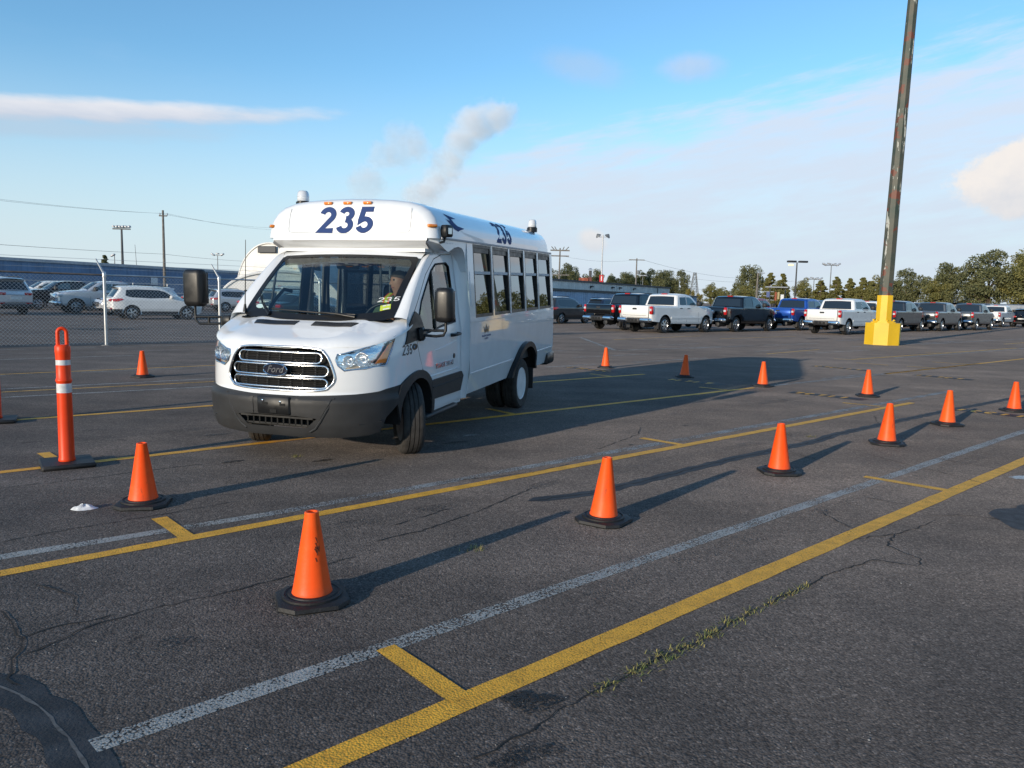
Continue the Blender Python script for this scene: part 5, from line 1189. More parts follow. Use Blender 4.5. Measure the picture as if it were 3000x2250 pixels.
# --- grille
def CABL(s, z, off): return CAB(s, z, off)
def loop3(poly, off, per=5): return [CAB(np.array([a]), np.array([b]), off)[0] for a, b in catmull(poly, per, True)]
gr = patch('grille', grille_loop, CAB, BLACKHOLE, bus, step=.03, off=-.05, smooth=60)
q = MB(); q.tube(loop3(grille_loop, .006), .0105, 8, closed=True); q.build('grille_surround', GCHR, gr, 60)
def stad(y, z0, z1, t=0.0): r = (z1-z0)/2; return FY(*[(-y+r-r*math.sin(a)*1.0, (z0+z1)/2+r*math.cos(a)) for a in np.linspace(0, math.pi, 7)])+FY(*[(y-r+r*math.sin(a), (z0+z1)/2-r*math.cos(a)) for a in np.linspace(0, math.pi, 7)])
def wide(y, z0, z1):
    L = stad(y, z0, z1); a = L[:7]; b = L[7:]; mid = lambda z: [(v, z) for v in np.linspace(-sy(y)*.8, sy(y)*.8, 9)]
    return a+mid(z0)+b+mid(z1)[::-1]
for y, z0, z1 in ((.425, .962, 1.052), (.485, .848, .940), (.478, .742, .826)):
    q = MB(); pth = [CAB(np.array([a]), np.array([b]), -.004)[0] for a, b in wide(y, z0, z1)]; q.tube(pth, .0095, 8, closed=True); q.build('grille_bar', GCHR, gr, 60)
for z in (.985, 1.006, 1.028, .872, .894, .916, .764, .784, .804, .955, .838, 1.075, .728):
    y = .36 if z > .95 else .42; pth = [CAB(np.array([a]), np.array([z]), -.022)[0] for a in np.linspace(-sy(y), sy(y), 15)]; q = MB(); q.tube(pth, .0048, 5); q.build('grille_slat', BLKPL, gr, 60)
for y in (-.36, -.24, -.12, 0, .12, .24, .36): pth = [CAB(np.array([sy(y)*(1 if y >= 0 else -1)]), np.array([z]), -.03)[0] for z in np.linspace(.73, 1.07, 8)]; q = MB(); q.tube(pth, .005, 5); q.build('grille_rib', INTER, gr, 60)
def oval(a, b, off, n=28): return [(a*math.cos(t), .898+b*math.sin(t)) for t in np.linspace(0, 2*math.pi, n, endpoint=False)]
def FACE(y, z, off): return np.stack([.992-.12*y*y+off, y, z], 1)
bd = patch('badge', oval(.118, .052, 0), FACE, NAVYB, gr, step=.008, thick=.012); q = MB(); q.tube([FACE(np.array([a]), np.array([b]), .012)[0] for a, b in oval(.120, .054, 0)], .006, 6, closed=True); q.build('badge_rim', CHROME, bd, 60)
text_mesh('badge_script', 'Ford', .085, CHROME, bd, None, .0012, .35, .002, fn=lambda x, y, z: np.stack([1.008+z-.12*x*x, x, .900+y], 1))
# --- headlamps
REFL = M('lamp_reflector', (.86, .87, .88), .16, 1.0, rvar=.06, bump=(25, .5)); BOWL = M('lamp_bowl', (.93, .93, .93), .14, 1.0, bump=(70, .9))
for sg in (1, -1):
    L = HL if sg > 0 else mir(HL)
    hl = patch('headlamp', L, CAB, REFL, bus, step=.02, off=-.045, smooth=60)
    q = MB(); q.tube([CAB(np.array([a]), np.array([b]), .002)[0] for a, b in L], .0065, 6, closed=True); q.build('lamp_trim', CHROME, hl, 60)
    rim = MB(); n = len(L); top_ = [CAB(np.array([a]), np.array([b]), .001)[0] for a, b in L]; low_ = [CAB(np.array([a]), np.array([b]), -.046)[0] for a, b in L]; rim.add(top_+low_, [(i, (i+1) % n, n+(i+1) % n, n+i) for i in range(n)]); rim.build('lamp_housing', REFL, hl)
    for y, z, r in ((.745, 1.005, .058), (.645, .985, .048)):
        c0 = CAB(np.array([sy(y)*sg]), np.array([z]), -.035)[0]; q = MB(); q.lathe([(.012, -.022), (r*.5, -.012), (r*.85, .014), (r, .036), (r*1.06, .036), (r*1.06, .0)], 22, 'x'); q.build('reflector_bowl', BOWL, hl, 60, loc=tuple(c0), rot=(0, 0, sg*R(22)))
        q = MB(); q.lathe([(.012, -.01), (.016, .012), (.004, .022)], 10, 'x'); q.build('bulb', WHITEL, hl, 60, loc=tuple(c0), rot=(0, 0, sg*R(22)))
    am = SX((.70, .957), (.605, .962), (.56, 1.075), (.525, 1.15), (.575, 1.13), (.65, 1.02)); am = am if sg > 0 else mir(am); patch('indicator', am, CAB, AMBER, hl, step=.008, off=-.014, thick=.01)
    ind = FY((.62, .915), (.74, .925), (.70, .95), (.64, .945)); ind = ind if sg > 0 else mir(ind); patch('lower_indicator', ind, CAB, M('warm_lens', (.55, .40, .25), .2, .2, coat=1), hl, step=.02, off=-.03, thick=.008)
    patch('lens', L, CAB, LENS, hl, step=.02, off=.0, smooth=60)
# --- cab side, door, arch, cladding (left side in view, right side mirrored)
REAR = -1.22
for sg in (1, -1):
    C = cab(sg)
    side = SX(*[(-.047, .845), (-.17, .763), (-.31, .66), (-.335, .52), (-.31, .39), (-1.105, .375), (REAR, .375), (REAR, 2.02), (-.80, 2.015)])+SX(*reversed(apillar))+SX((.18, 1.25), (.083, 1.12), (.033, .98))
    side_out = SX(*door_big[4:9])+SX((REAR, .375), (REAR, 2.03), (-.80, 2.03))+SX(*reversed(apillar))+SX((.18, 1.25))
    frame_out = SX((.18, 1.25), *door_big[15:8:-1], (-1.11, 1.0), (-1.105, .375), (REAR, .375), (REAR, 2.03), (-.80, 2.03))+SX(*reversed(apillar))
    patch('cab_frame', frame_out, C, WHITE, bus, step=.016, smooth=50)
    d = patch('door', SX(*door), C, WHITE, bus, holes=[SX(*glassp)], step=.018, smooth=50)
    back = SX(*[(x, z) for x, z in door_big]); patch('door_gap_backing', back, C, BLACKHOLE, d, holes=[SX(*glassp)], step=.04, off=-.025)  # black sheet behind the door, standing in for shade in the shut gaps
    # soft shoulder crease and scallop on the door skin
    cr = [C(np.array([a]), np.array([b]), .0)[0] for a, b in SX((-.20, .735), (-.5, .742), (-1.05, .745))]; q = MB(); q.tube(cr, .009, 6); q.build('door_crease', WHITE, d, 60)
    sc_ = [(a, b) for a, b in SX((-.30, .99), (-.60, 1.012), (-.98, 1.055), (-1.0, 1.025), (-.62, .985))]; patch('door_scallop', sc_, C, WHITE, d, step=.02, thick=.004)
    patch('door_window', SX(*glassp), C, DOORG, d, step=.03, off=-.006, smooth=60)
    gl = SX(*glassp); q = MB(); q.tube([C(np.array([a]), np.array([b]), .0)[0] for a, b in gl], .011, 6, closed=True); q.build('window_seal', BLKPL, d, 60)
    q = MB(); q.tube([C(np.array([a]), np.array([b]), .003)[0] for a, b in SX((-.40, 1.215), (-.43, 1.5), (-.455, 1.785))], .013, 6); q.build('window_divider', BLKPL, d, 60)
    sail = SX((.36, 1.105), (.275, 1.245), (.235, 1.29), (.07, 1.405), (-.035, 1.36), (-.145, 1.155)); patch('mirror_sail', sail, C, BLKPL, bus, step=.02, thick=.012)
    clad = SX((-.26, .50), (-.245, .69), (-.33, .70), (-1.10, .70), (-1.155, .645), (-1.08, .488)); cl = patch('door_cladding', clad, C, GREYPL, bus, step=.02, thick=.022)
    q = MB(); q.tube([C(np.array([a]), np.array([b]), .024)[0] for a, b in SX((-.27, .625), (-1.11, .632))], .006, 5); q.build('cladding_edge', GREYPL, cl, 50)
    flare = SX(*ARO)+SX(*reversed(ARI)); patch('wheel_arch', flare, C, GREYPL, bus, step=.018, thick=.020)
    # liner of the front wheel well
    vs = []
    for x, z in ARI: vs += [C(np.array([sx(x)]), np.array([z]), .01)[0], (x, sg*.55, z)]
    mk('arch_liner', vs, [(2*i, 2*i+2, 2*i+3, 2*i+1) for i in range(len(ARI)-1)], BLACKHOLE, bus, 50)
    q = MB(); q.box(-.92, -1.045, 0, 0, 0, 0) if False else None
    q = MB(); q.box(-1.14, -.80, sg*.99-.03, sg*.99+.03, 1.10, 1.14) if False else None
    hp = C(np.array([sx(-.92)]), np.array([1.12]), .0)[0]
    q = MB(); q.tube([(-.82, hp[1], 1.118), (-.83, hp[1]+sg*.035, 1.12), (-.90, hp[1]+sg*.045, 1.122), (-1.0, hp[1]+sg*.04, 1.125), (-1.02, hp[1], 1.125)], [.018, .017, .016, .016, .016], 8); q.build('door_handle', BLKPL, d, 60)
    q = MB(); q.lathe([(.028, 0), (.026, .006), (.006, .008)], 14, 'y', (0, 0, 0)); q.build('door_lock', BLKPL, d, 60, loc=tuple(C(np.array([sx(-.90)]), np.array([.89]), .0)[0]), rot=(0, 0, 0 if sg > 0 else math.pi))
    q = MB(); q.box(-.98, -.10, min(sg*.80, sg*(.99 if sg > 0 else .90)), max(sg*.80, sg*(.99 if sg > 0 else .90)), .315, .362, .015); q.build('step_board', GREYPL, bus, 40)
    q = MB(); q.box(-1.2, -.28, min(sg*.80, sg*.93), max(sg*.80, sg*.93), .34, .46); q.build('sill', WHITE, bus)
C = CAB
glyph_mesh('235', 0, 0, .1, 0, .14, lambda u, v, o: CAB(sx(.40)+u*.95, 1.005+v, o), 'wing_number', M('black_vinyl', (.02, .02, .025), .4), bus, .003, gap=.72)
plq = [(sx(.14)+.058*math.cos(t), 1.072+.030*math.sin(t)) for t in np.linspace(0, 6.283, 20, endpoint=False)]; patch('wing_badge', plq, CAB, BLKPL, bus, step=.01, thick=.006)
q = MB(); q.tube([CAB(np.array([a]), np.array([b]), .008)[0] for a, b in ((sx(.14)-.03, 1.064), (sx(.14)-.012, 1.082), (sx(.14)+.006, 1.066), (sx(.14)+.03, 1.076))], .0035, 4); q.build('badge_script', CHROME, bus)
text_mesh('door_lettering', 'TRANSIT 350 HD', .075, CHROME, bus, None, .001, 0, .004, align='LEFT', fn=lambda x, y, z: CAB(sx(-.37)+x*.86, .825+y, .004+z), spacing=1.05)

# --- windscreen and pillars
def ws(t, v, off):
    at = np.abs(t); bx, bz = .40-.13*at**2.4, 1.305+.045*at**2; tx, tz = -.335-.085*at**2.2, 1.945-.022*at**2
    x = bx+(tx-bx)*v; z = bz+(tz-bz)*v; y = t*(.81-.0*v); bul = .035*np.sin(np.pi*np.clip(v, 0, 1))*(1-.5*at**2)
    nx, nz = .66, .75
    return np.stack([x+nx*(bul+off), y, z+nz*(bul+off)], 1)
def WS(u, v, off): return ws(u/.81, v/.92, off)
wo = [(-.815, -.02), (-.74, -.04), (-.4, -.04), (.4, -.04), (.74, -.04), (.815, -.02), (.82, .12), (.79, .87), (.755, .915), (-.755, .915), (-.79, .87), (-.82, .12)]
wi = [(-.73, .12), (-.66, .075), (-.3, .055), (.3, .055), (.66, .075), (.73, .12), (.745, .2), (.745, .80), (.70, .865), (-.70, .865), (-.745, .80), (-.745, .2)]
wsn = patch('windscreen', wo, WS, CLEAR, bus, step=.04, off=.012, smooth=60); patch('windscreen_border', wo, WS, BLKPL, wsn, holes=[wi], step=.02, off=.015, smooth=60)
SHADE = glass('windscreen_shade_band', (.16, .20, .17), 1.5); patch('shade_band', [(-.745, .745), (.745, .745), (.745, .80), (.70, .865), (-.70, .865), (-.745, .80)], WS, SHADE, wsn, step=.04, off=.008, smooth=60)
for sg in (1, -1):                                         # A pillars, from the glass edge to the door frame
    n = 15; vs = []
    pl = catmull(apillar, 4); L = len(pl)
    for i in range(n):
        f = i/(n-1); k = f*(L-1); a = int(min(L-2, k)); w_ = k-a; px_, pz_ = pl[a][0]*(1-w_)+pl[a+1][0]*w_, pl[a][1]*(1-w_)+pl[a+1][1]*w_
        Pn = cab(sg)(np.array([sx(px_)]), np.array([pz_]), 0)[0]; g = WS(np.array([sg*.805]), np.array([.0+.93*min(1, f*1.04)]), .004)[0]
        for t in (0, .25, .5, .75, 1): p = Vector(g)*(1-t)+Vector(Pn)*t; b = math.sin(t*math.pi)*.022; vs.append((p.x+b*.7, p.y+sg*b*.7, p.z+b*.35))
    mk('pillar', vs, [(i*5+k, i*5+k+1, i*5+5+k+1, i*5+5+k) for i in range(n-1) for k in range(4)], WHITE, bus, 60)
hd = []
for t in np.linspace(-1, 1, 21):
    p = WS(np.array([.80*t]), np.array([.90]), .008)[0]; q_ = WS(np.array([.815*t]), np.array([.99]), .014)[0]; r_ = WS(np.array([.84*t]), np.array([1.05]), -.01)[0]; hd += [p, q_, (r_[0]-.05, r_[1], r_[2])]
mk('roof_header', hd, [(3*i+k, 3*i+3+k, 3*i+4+k, 3*i+1+k) for i in range(20) for k in (0, 1)], WHITE, bus, 60)
q = MB(); q.box(-1.25, -.40, -.84, .84, 1.985, 2.02); q.build('cab_roof', WHITE, bus)
# wipers, antenna, scuttle
def wspt(y, v, off): return tuple(WS(np.array([y]), np.array([v]), off)[0])
for path in ([(.46, .035), (.10, .06), (-.47, .075)], [(-.47, .03), (-.62, .13), (-.765, .29)]):
    q = MB(); q.tube([wspt(a, b, .035) for a, b in path], [.010, .010, .006], 6); wp = q.build('wiper', BLKPL, bus, 60)
    q = MB(); q.tube([wspt(path[0][0], path[0][1]-.02, .03), wspt((path[0][0]+path[1][0])/2, (path[0][1]+path[1][1])/2-.012, .05), wspt(path[1][0], path[1][1], .045)], [.014, .011, .008], 6); q.build('wiper_arm', BLKPL, wp, 60)
sk = [(x-.005, y) for x, y in cowl]+[(x+.035, y*.99) for x, y in reversed(cowl)]
patch('scuttle', sk, HOOD, BLKPL, bus, step=.02, off=.006)
q = MB(); q.tube([(.30, -.80, 1.36), (.295, -.80, 1.44)], [.022, .010], 8); q.tube([(.295, -.80, 1.44), (.28, -.795, 1.75), (.27, -.79, 2.07)], [.006, .004, .003], 6); q.build('antenna', BLKPL, bus, 60)
glyph_mesh('235', 0, 0, .062, 0, .11, lambda u, v, o: WS(.60+u*1.6, .20+v+u*.10, o), 'chalk_number', M('chalk_white', (.8, .8, .78), .8), wsn, .019, gap=.72)
st = [(.665, .085), (.755, .105), (.74, .175), (.65, .155)]; stk = patch('permit_sticker', st, WS, M('lime_sticker', (.52, .62, .06), .5), wsn, step=.03, off=.018)
for b in (((.675, .14), (.735, .153), (.732, .168), (.672, .155)), ((.69, .095), (.745, .107), (.741, .122), (.686, .11))): patch('sticker_panel', list(b), WS, PLATE, stk, step=.02, off=.0195)
ov = [(-.655+.05*math.cos(t), .105+.028*math.sin(t)) for t in np.linspace(0, 6.283, 18, endpoint=False)]; patch('round_sticker', ov, WS, M('pale_sticker', (.45, .6, .6), .5), wsn, step=.02, off=.018)

# --- body behind the cab
BZs = [.42, .66, 1.1, 1.28, 2.12, 2.2]; BYs = [.995, 1.04, 1.05, 1.045, .992, .982]
def bodyW(z): return np.interp(z, BZs, BYs)
def BODY(sgn): return lambda x, z, off: np.stack([x, sgn*(bodyW(z)+off), z], 1)
XF, XR = -1.20, -5.10
WX = [-1.39, -2.06, -2.775, -3.49, -4.205, -4.96]; WZ0, WZ1, WZM = 1.28, 2.108, 1.79
RAR = catmull([(-2.77, .42), (-2.95, .63), (-3.22, .795), (-3.5, .855), (-3.76, .80), (-3.94, .65), (-4.04, .42)], 5); RARI = catmull([(-3.98, .42), (-3.88, .62), (-3.73, .735), (-3.5, .785), (-3.25, .73), (-3.03, .60), (-2.86, .42)], 5)
for sg in (1, -1):
    B = BODY(sg)
    outl = [(XF, .42)]+[(x, z) for x, z in reversed(RAR[::-1])]+[(XR, .42), (XR, 2.14), (XF, 2.14)]
    holes = [[(WX[0], WZ0), (WX[-1], WZ0), (WX[-1], WZ1), (WX[0], WZ1)]]
    if sg < 0: outl = [(-2.05, .42)]+[(x, z) for x, z in RAR]+[(XR, .42), (XR, 2.14), (XF, 2.14), (XF, 2.06), (-2.05, 2.06)]; holes = [[(-2.12, WZ0), (WX[-1], WZ0), (WX[-1], WZ1), (-2.12, WZ1)]]
    patch('body_side', outl, B, SIDEW, bus, holes=holes, step=.04, smooth=40)
    wall = bus
    for i in range(5):
        if sg < 0 and i == 0: continue
        x0, x1 = WX[i], WX[i+1]; p0 = .028 if i else 0.0; p1 = .028 if i < 4 else 0.0
        a, b = x0-p0, x1+p1
        ring = lambda e: [(a-e, WZ0+e), (b+e, WZ0+e), (b+e, WZ1-e), (a-e, WZ1-e)]
        fr = patch('window', ring(0), B, BLKPL, wall, holes=[ring(.035)], step=.03, off=-.035, thick=.034)
        lo = [(a-.035, WZ0+.035), (b+.035, WZ0+.035), (b+.035, WZM-.012), (a-.035, WZM-.012)]; hi = [(a-.035, WZM+.012), (b+.035, WZM+.012), (b+.035, WZ1-.085), (a-.035, WZ1-.085)]
        BT = lambda x, z, o: np.stack([x, sg*(bodyW(z)+o-.035*(z-1.28)), z], 1)
        patch('pane', lo, BT, TINT, fr, step=.12, off=-.020); patch('pane', hi, BT, TINT, fr, step=.12, off=.0)
        patch('rail', [(a-.03, WZM-.018), (b+.03, WZM-.018), (b+.03, WZM+.016), (a-.03, WZM+.016)], B, TRIM, fr, step=.05, off=-.022, thick=.018)
        patch('rail', [(a-.03, WZ1-.09), (b+.03, WZ1-.09), (b+.03, WZ1-.03), (a-.03, WZ1-.03)], B, BLKPL, fr, step=.05, off=-.022, thick=.012)
    for i in range(1, 5): patch('window_post', [(WX[i]-.028, WZ0-.01), (WX[i]+.028, WZ0-.01), (WX[i]+.028, WZ1+.005), (WX[i]-.028, WZ1+.005)], B, WHITE, bus, step=.06, off=-.01, thick=.013)
    patch('gutter', [(-.46, 2.118), (XR+.05, 2.118), (XR+.05, 2.137), (-.46, 2.137)] if sg > 0 else [(XF, 2.118), (XR+.05, 2.118), (XR+.05, 2.137), (XF, 2.137)], B, M('gutter_grey', (.18, .2, .24), .4), bus, step=.2, thick=.012)
    for x0, x1 in ((-1.26, -2.93), (-3.99, XR+.03)):
        if sg < 0 and x0 > -2: x0 = -2.08
        patch('skirt_rib', [(x0, .640), (x1, .640), (x1, .662), (x0, .662)], B, WHITE, bus, step=.1, thick=.007)
    fl = RAR+RARI; 
    def FL(x, z, off): return np.stack([x, sg*(bodyW(np.maximum(z, .5))+off), z], 1)
    patch('rear_wheel_arch', fl, FL, BLKPL, bus, step=.025, off=-.01, thick=.075, smooth=50)
    vs = []
    for x, z in RARI: vs += [(x, sg*1.05, z), (x, sg*.60, z)]
    mk('arch_liner', vs, [(2*i, 2*i+2, 2*i+3, 2*i+1) for i in range(len(RARI)-1)], BLACKHOLE, bus, 50)
    q = MB(); q.box(-4.0, -3.975, min(sg*.66, sg*1.03), max(sg*.66, sg*1.03), .12, .50); q.build('mud_flap', DARKP, bus)
    # curved filler between the cab door and the wider body
    vs = []; zs = [.38, .55, .9, 1.3, 1.7, 1.95, 2.04, 2.09, 2.12]; n = 7
    for z in zs:
        y0, y1 = float(cabW(z))-.004, float(bodyW(z)); xa = -1.115 if z < 1.9 else -1.115+.25*(z-1.9); xf = -1.115-.09*(1-math.cos(min(1, 1)*1.57))
        for k in range(n):
            t = k/(n-1)*math.pi/2; vs.append((-1.112-.10*math.sin(t)+.0, sg*(y0+(y1-y0)*(1-math.cos(t))), z))
    mk('side_filler', vs, [(i*n+k, i*n+k+1, i*n+n+k+1, i*n+n+k) for i in range(len(zs)-1) for k in range(n-1)], WHITE, bus, 60)
# roof: shoulders and crown, rounded at the back and over the cab
SEC = [(.985, 2.12), (.978, 2.18), (.965, 2.25), (.935, 2.325), (.88, 2.395), (.79, 2.45), (.66, 2.487), (.48, 2.508), (.25, 2.52), (0, 2.525)]
def sect(inset, dz=0.0):
    out = []
    for y, z in SEC: ky = 1-inset/.985; out.append((y*ky, 2.12+(z-2.12)*(1-inset/.42)+dz))
    full = out+[(-y, z) for y, z in reversed(out[:-1])]; return full
st_ = []; r1, r0 = .22, .10
for a in np.linspace(0, 1, 7): st_.append((XR+r1*(1-math.sin((1-a)*math.pi/2)) if False else XR+r1-r1*math.cos(a*math.pi/2), r1*(1-math.sin(a*math.pi/2))))
st_ += [(-4.2, 0), (-3.2, 0), (-2.2, 0), (-1.2, 0)]
FCX = -.355
for a in np.linspace(0, 1, 8): st_.append((FCX-r0+r0*math.sin(a*math.pi/2), r0*(1-math.cos(a*math.pi/2))))
def roofpt(x, y, z):
    bow = .055*(1-(y/.97)**2)*max(0, min(1, (x+.75)/.35)); tilt = -.14*(z-2.12)*max(0, min(1, (x+.75)/.35)); return (x+bow+tilt, y, z)
vs = []; m = len(sect(0))
for x, ins in st_: vs += [roofpt(x, y, z) for y, z in sect(ins)]
fs = [(i*m+k, i*m+k+1, i*m+m+k+1, i*m+m+k) for i in range(len(st_)-1) for k in range(m-1)]
mk('roof', vs, fs, WHITE, bus, 60)
fr = sect(r0); face = []; lipz = 2.10
cols = [(y, z) for y, z in fr]; fv = []; ff = []; K = 6
for y, z in cols:
    for k in range(K): f = k/(K-1); fv.append(roofpt(FCX, y, 2.12+(z-2.12)*(1-f)-f*.022))
ff = [(i*K+k, i*K+k+1, i*K+K+k+1, i*K+K+k) for i in range(len(cols)-1) for k in range(K-1)]
cap = mk('front_cap', fv, ff, WHITE, bus, 60)
def CAPF(y, z, off): return np.array([roofpt(FCX+off, a, b) for a, b in zip(np.atleast_1d(y), np.atleast_1d(z))])
und = []
for t in np.linspace(-1, 1, 21):
    a = roofpt(FCX, .88*t, 2.098); b_ = roofpt(FCX-.035, .86*t, 2.070); c_ = WS(np.array([.80*t]), np.array([1.02]), -.005)[0]
    und += [a, b_, (c_[0]-.03, .84*t, 2.005)]
mk('cap_underside', und, [(3*i+k, 3*i+3+k, 3*i+4+k, 3*i+1+k) for i in range(20) for k in (0, 1)], WHITE, bus, 60)
for sg in (1, -1):                                          # cheek of the cap beside the cab
    def CH(x, z, off): return np.stack([x, sg*(np.interp(x, [-1.2, -.75, -.46, -.36], [.99, .985, .97, .885])+off-.0), z], 1)
    ck = [(-.36, 2.135), (-.37, 2.095), (-.46, 2.07), (-.60, 2.02), (-.68, 1.995), (-.75, 2.015), (-.84, 2.045), (-.96, 2.06), (-1.06, 2.05), (-1.13, 2.01), (-1.17, 1.93), (-1.19, 1.80), (-1.21, 1.80), (-1.21, 2.135)]
    patch('cap_cheek', ck, CH, WHITE, bus, step=.02, thick=.004, off=-.004)
    vs = []
    for x, z in ck[1:12]: p = CH(np.array([x]), np.array([z]), .0)[0]; vs += [tuple(p), (x-.0, sg*.82, z-.02)]
    mk('cheek_return', vs, [(2*i, 2*i+2, 2*i+3, 2*i+1) for i in range(10)], WHITE, bus, 60)
seam = [(-.70, 2.19), (-.715, 2.30), (-.68, 2.428), (-.66, 2.44)]
pnl = [CAPF(y, z, .002)[0] for y, z in [(-.665, 2.425), (-.68, 2.36), (-.688, 2.29), (-.69, 2.215), (-.687, 2.195), (-.675, 2.183), (-.65, 2.178), (-.3, 2.168), (0, 2.165), (.3, 2.168), (.65, 2.176), (.685, 2.181), (.70, 2.195), (.703, 2.22), (.708, 2.30), (.712, 2.36), (.71, 2.42)]]
q = MB(); q.tube([tuple(p) for p in pnl], .0026, 4, cap=False); q.build('panel_seam', M('seam_grey', (.45, .45, .45), .5), cap)
glyph_mesh('235', 0, 0, .262, .13, .205, lambda u, v, o: CAPF(-.335+u, 2.172+v*.985, o), 'fleet_number', NAVYV, cap, .004, gap=.74, sx=1.13)
lb = [(-.31, 2.455), (.31, 2.455), (.30, 2.475), (-.30, 2.475)]
for y in (-.225, .0, .225):
    c0 = (roofpt(FCX-.012, y, 2.472)); q = MB(); q.box(-.03, .022, -.046, .046, -.012, .016, .005); q.build('marker_lamp', AMBER, cap, 40, loc=c0)
for sg in (1, -1): q = MB(); q.box(-.025, .02, -.05, .05, -.014, .014, .006); q.build('marker_lamp', AMBER, cap, 40, loc=(FCX-.028, sg*.928, 2.245), rot=(0, 0, sg*R(48)))
# number and bird mark on the left shoulder of the roof
sh = np.array(SEC[::-1]); shl = np.concatenate([[0], np.cumsum(np.hypot(np.diff(sh[::-1, 0]), np.diff(sh[::-1, 1])))]); shp = sh[::-1]
def SHO(x, v, off):      # v = distance up the shoulder from the gutter
    y = np.interp(v, shl, shp[:, 0]); z = np.interp(v, shl, shp[:, 1]); y2 = np.interp(v+.02, shl, shp[:, 0]); z2 = np.interp(v+.02, shl, shp[:, 1])
    t = np.stack([y2-y, z2-z], 1); t /= np.maximum(np.linalg.norm(t, axis=1), 1e-9)[:, None]
    return np.stack([np.asarray(x), y+t[:, 1]*off, z-t[:, 0]*off], 1)
def text_roof(u, v, o): return SHO(-2.35-u, .05+v, o)
glyph_mesh('235', 0, 0, .30, .13, .20, text_roof, 'roof_number', NAVYV, bus, .004, gap=.74)
bird = [[(-0.770, 0.300), (-1.071, 0.257), (-0.909, 0.242), (-0.923, 0.204), (-1.015, 0.163), (-1.219, 0.146), (-1.062, 0.120), (-1.002, 0.103), (-0.886, 0.125), (-0.816, 0.168), (-0.728, 0.235), (-0.802, 0.209), (-0.849, 0.216), (-0.830, 0.257)]]
for b in bird: patch('bird_mark', b, SHO, NAVYV, bus, step=.010, off=.004)
# rear wall, floor, bumper
def RW(y, z, off): return np.stack([np.full_like(y, XR-off), y, z], 1)
rw = [(1.0, .42), (1.045, .66), (1.05, 1.1), (1.04, 1.28), (.985, 2.14)]+[(y*.82, 2.12+(z-2.12)*.62) for y, z in SEC[1:]]; rwp = rw+[(-y, z) for y, z in reversed(rw[:-1])]
patch('rear_wall', rwp, RW, WHITE, bus, step=.06)
q = MB(); q.box(-5.26, -4.78, -1.04, 1.04, .385, .575, .03); q.build('rear_bumper', BLKPL, bus, 40)
q = MB(); q.box(XR+.02, -1.2, -.98, .98, .60, .66); q.box(-1.2, .1, -.86, .86, .55, .60); q.build('floor', INTER, bus)
q = MB(); q.box(-5.0, .55, -.60, .60, .34, .54); q.build('chassis', BLACKHOLE, bus)
q = MB(); q.box(-5.05, -.60, -.93, .93, 2.09, 2.11); q.build('headlining', M('headlining_grey', (.20, .20, .20), .9), bus)
for sg in (1, -1): patch('inner_wall', [(XR+.03, .62), (XR+.03, 1.27), (-1.3 if sg > 0 else -2.1, 1.27), (-1.3 if sg > 0 else -2.1, .62)], BODY(sg), INTER, bus, step=.3, off=-.05)
q = MB(); q.box(XR+.03, XR+.05, -.98, .98, .6, 1.25); q.build('rear_trim', INTER, bus)
# beacons and work lamp
BEACL = M('beacon_lens', (.62, .63, .65), .12, .0, coat=1); 
for x, y, z, hh in ((-.72, -.745, 2.492, .15), (-4.62, .80, 2.462, .14)):
    q = MB(); q.lathe([(.078, -.03), (.078, .035), (.06, .045), (.058, .05)], 18); bc = q.build('beacon', BLKPL, bus, 50, loc=(x, y, z)); q = MB(); q.lathe([(.062, .045), (.066, .06), (.064, .09), (.067, .092), (.060, .135), (.045, .155), (.01, .16)], 18); q.build('beacon_lens', BEACL, bc, 50); q = MB(); q.lathe([(.03, .05), (.035, .07), (.02, .12), (.005, .125)], 12); q.build('beacon_bulb', CHROME, bc, 50)
wl = empty('work_lamp', (-.53, 1.03, 2.20), R(75), bus); q = MB(); q.box(-.045, .035, -.06, .06, -.06, .06, .012); q.build('lamp_body', BLKPL, wl, 40); q = MB(); q.box(.030, .037, -.03, .03, -.03, .03); q.build('lamp_glass', WHITEL, wl); q = MB(); q.tube([(-.02, 0, -.05), (-.02, -.03, -.11), (-.02, -.09, -.12)], .012, 6); q.build('bracket', BLKPL, wl)
q = MB(); q.lathe([(.26, 0), (.25, .05), (.12, .075), (.01, .08)], 20, 'z', (-1.55, .10, 2.515)); q.build('roof_hatch', WHITE, bus, 50)
# company mark on the left side
BROWN = M('brown_vinyl', (.16, .075, .02), .4); BL = BODY(1)
def W_(pts, w, mat, nm):
    V, F = ribbon_pts(pts, w); A = np.array(V); mk(nm, BL(A[:, 0], A[:, 1], .004), F, mat, mark)
mark = patch('company_mark', [(-1.744, 1.172), (-1.756, 1.172), (-1.756, 1.182), (-1.744, 1.182)], BL, BROWN, bus, step=.01, off=.004)
xx = lambda u: -1.66-u*.19
W_([(xx(0), 1.168), (xx(.2), 1.095), (xx(.36), 1.150), (xx(.52), 1.095)], .016, BROWN, 'mark_stroke'); W_([(xx(.48), 1.095), (xx(.64), 1.150), (xx(.80), 1.095), (xx(1), 1.168)], .016, BROWN, 'mark_stroke'); W_([(xx(.30), 1.10), (xx(.5), 1.185), (xx(.7), 1.10)], .013, BROWN, 'mark_stroke')
for body, z in (('WALLENIUS WILHELMSEN', 1.055), ('LOGISTICS', 1.022)): text_mesh('mark_lettering', body, .030, NAVYV, mark, None, .0008, 0, 0, fn=lambda x, y, z_, zz=z: BL(-1.755-x*.95, zz+y, .004), spacing=1.0)
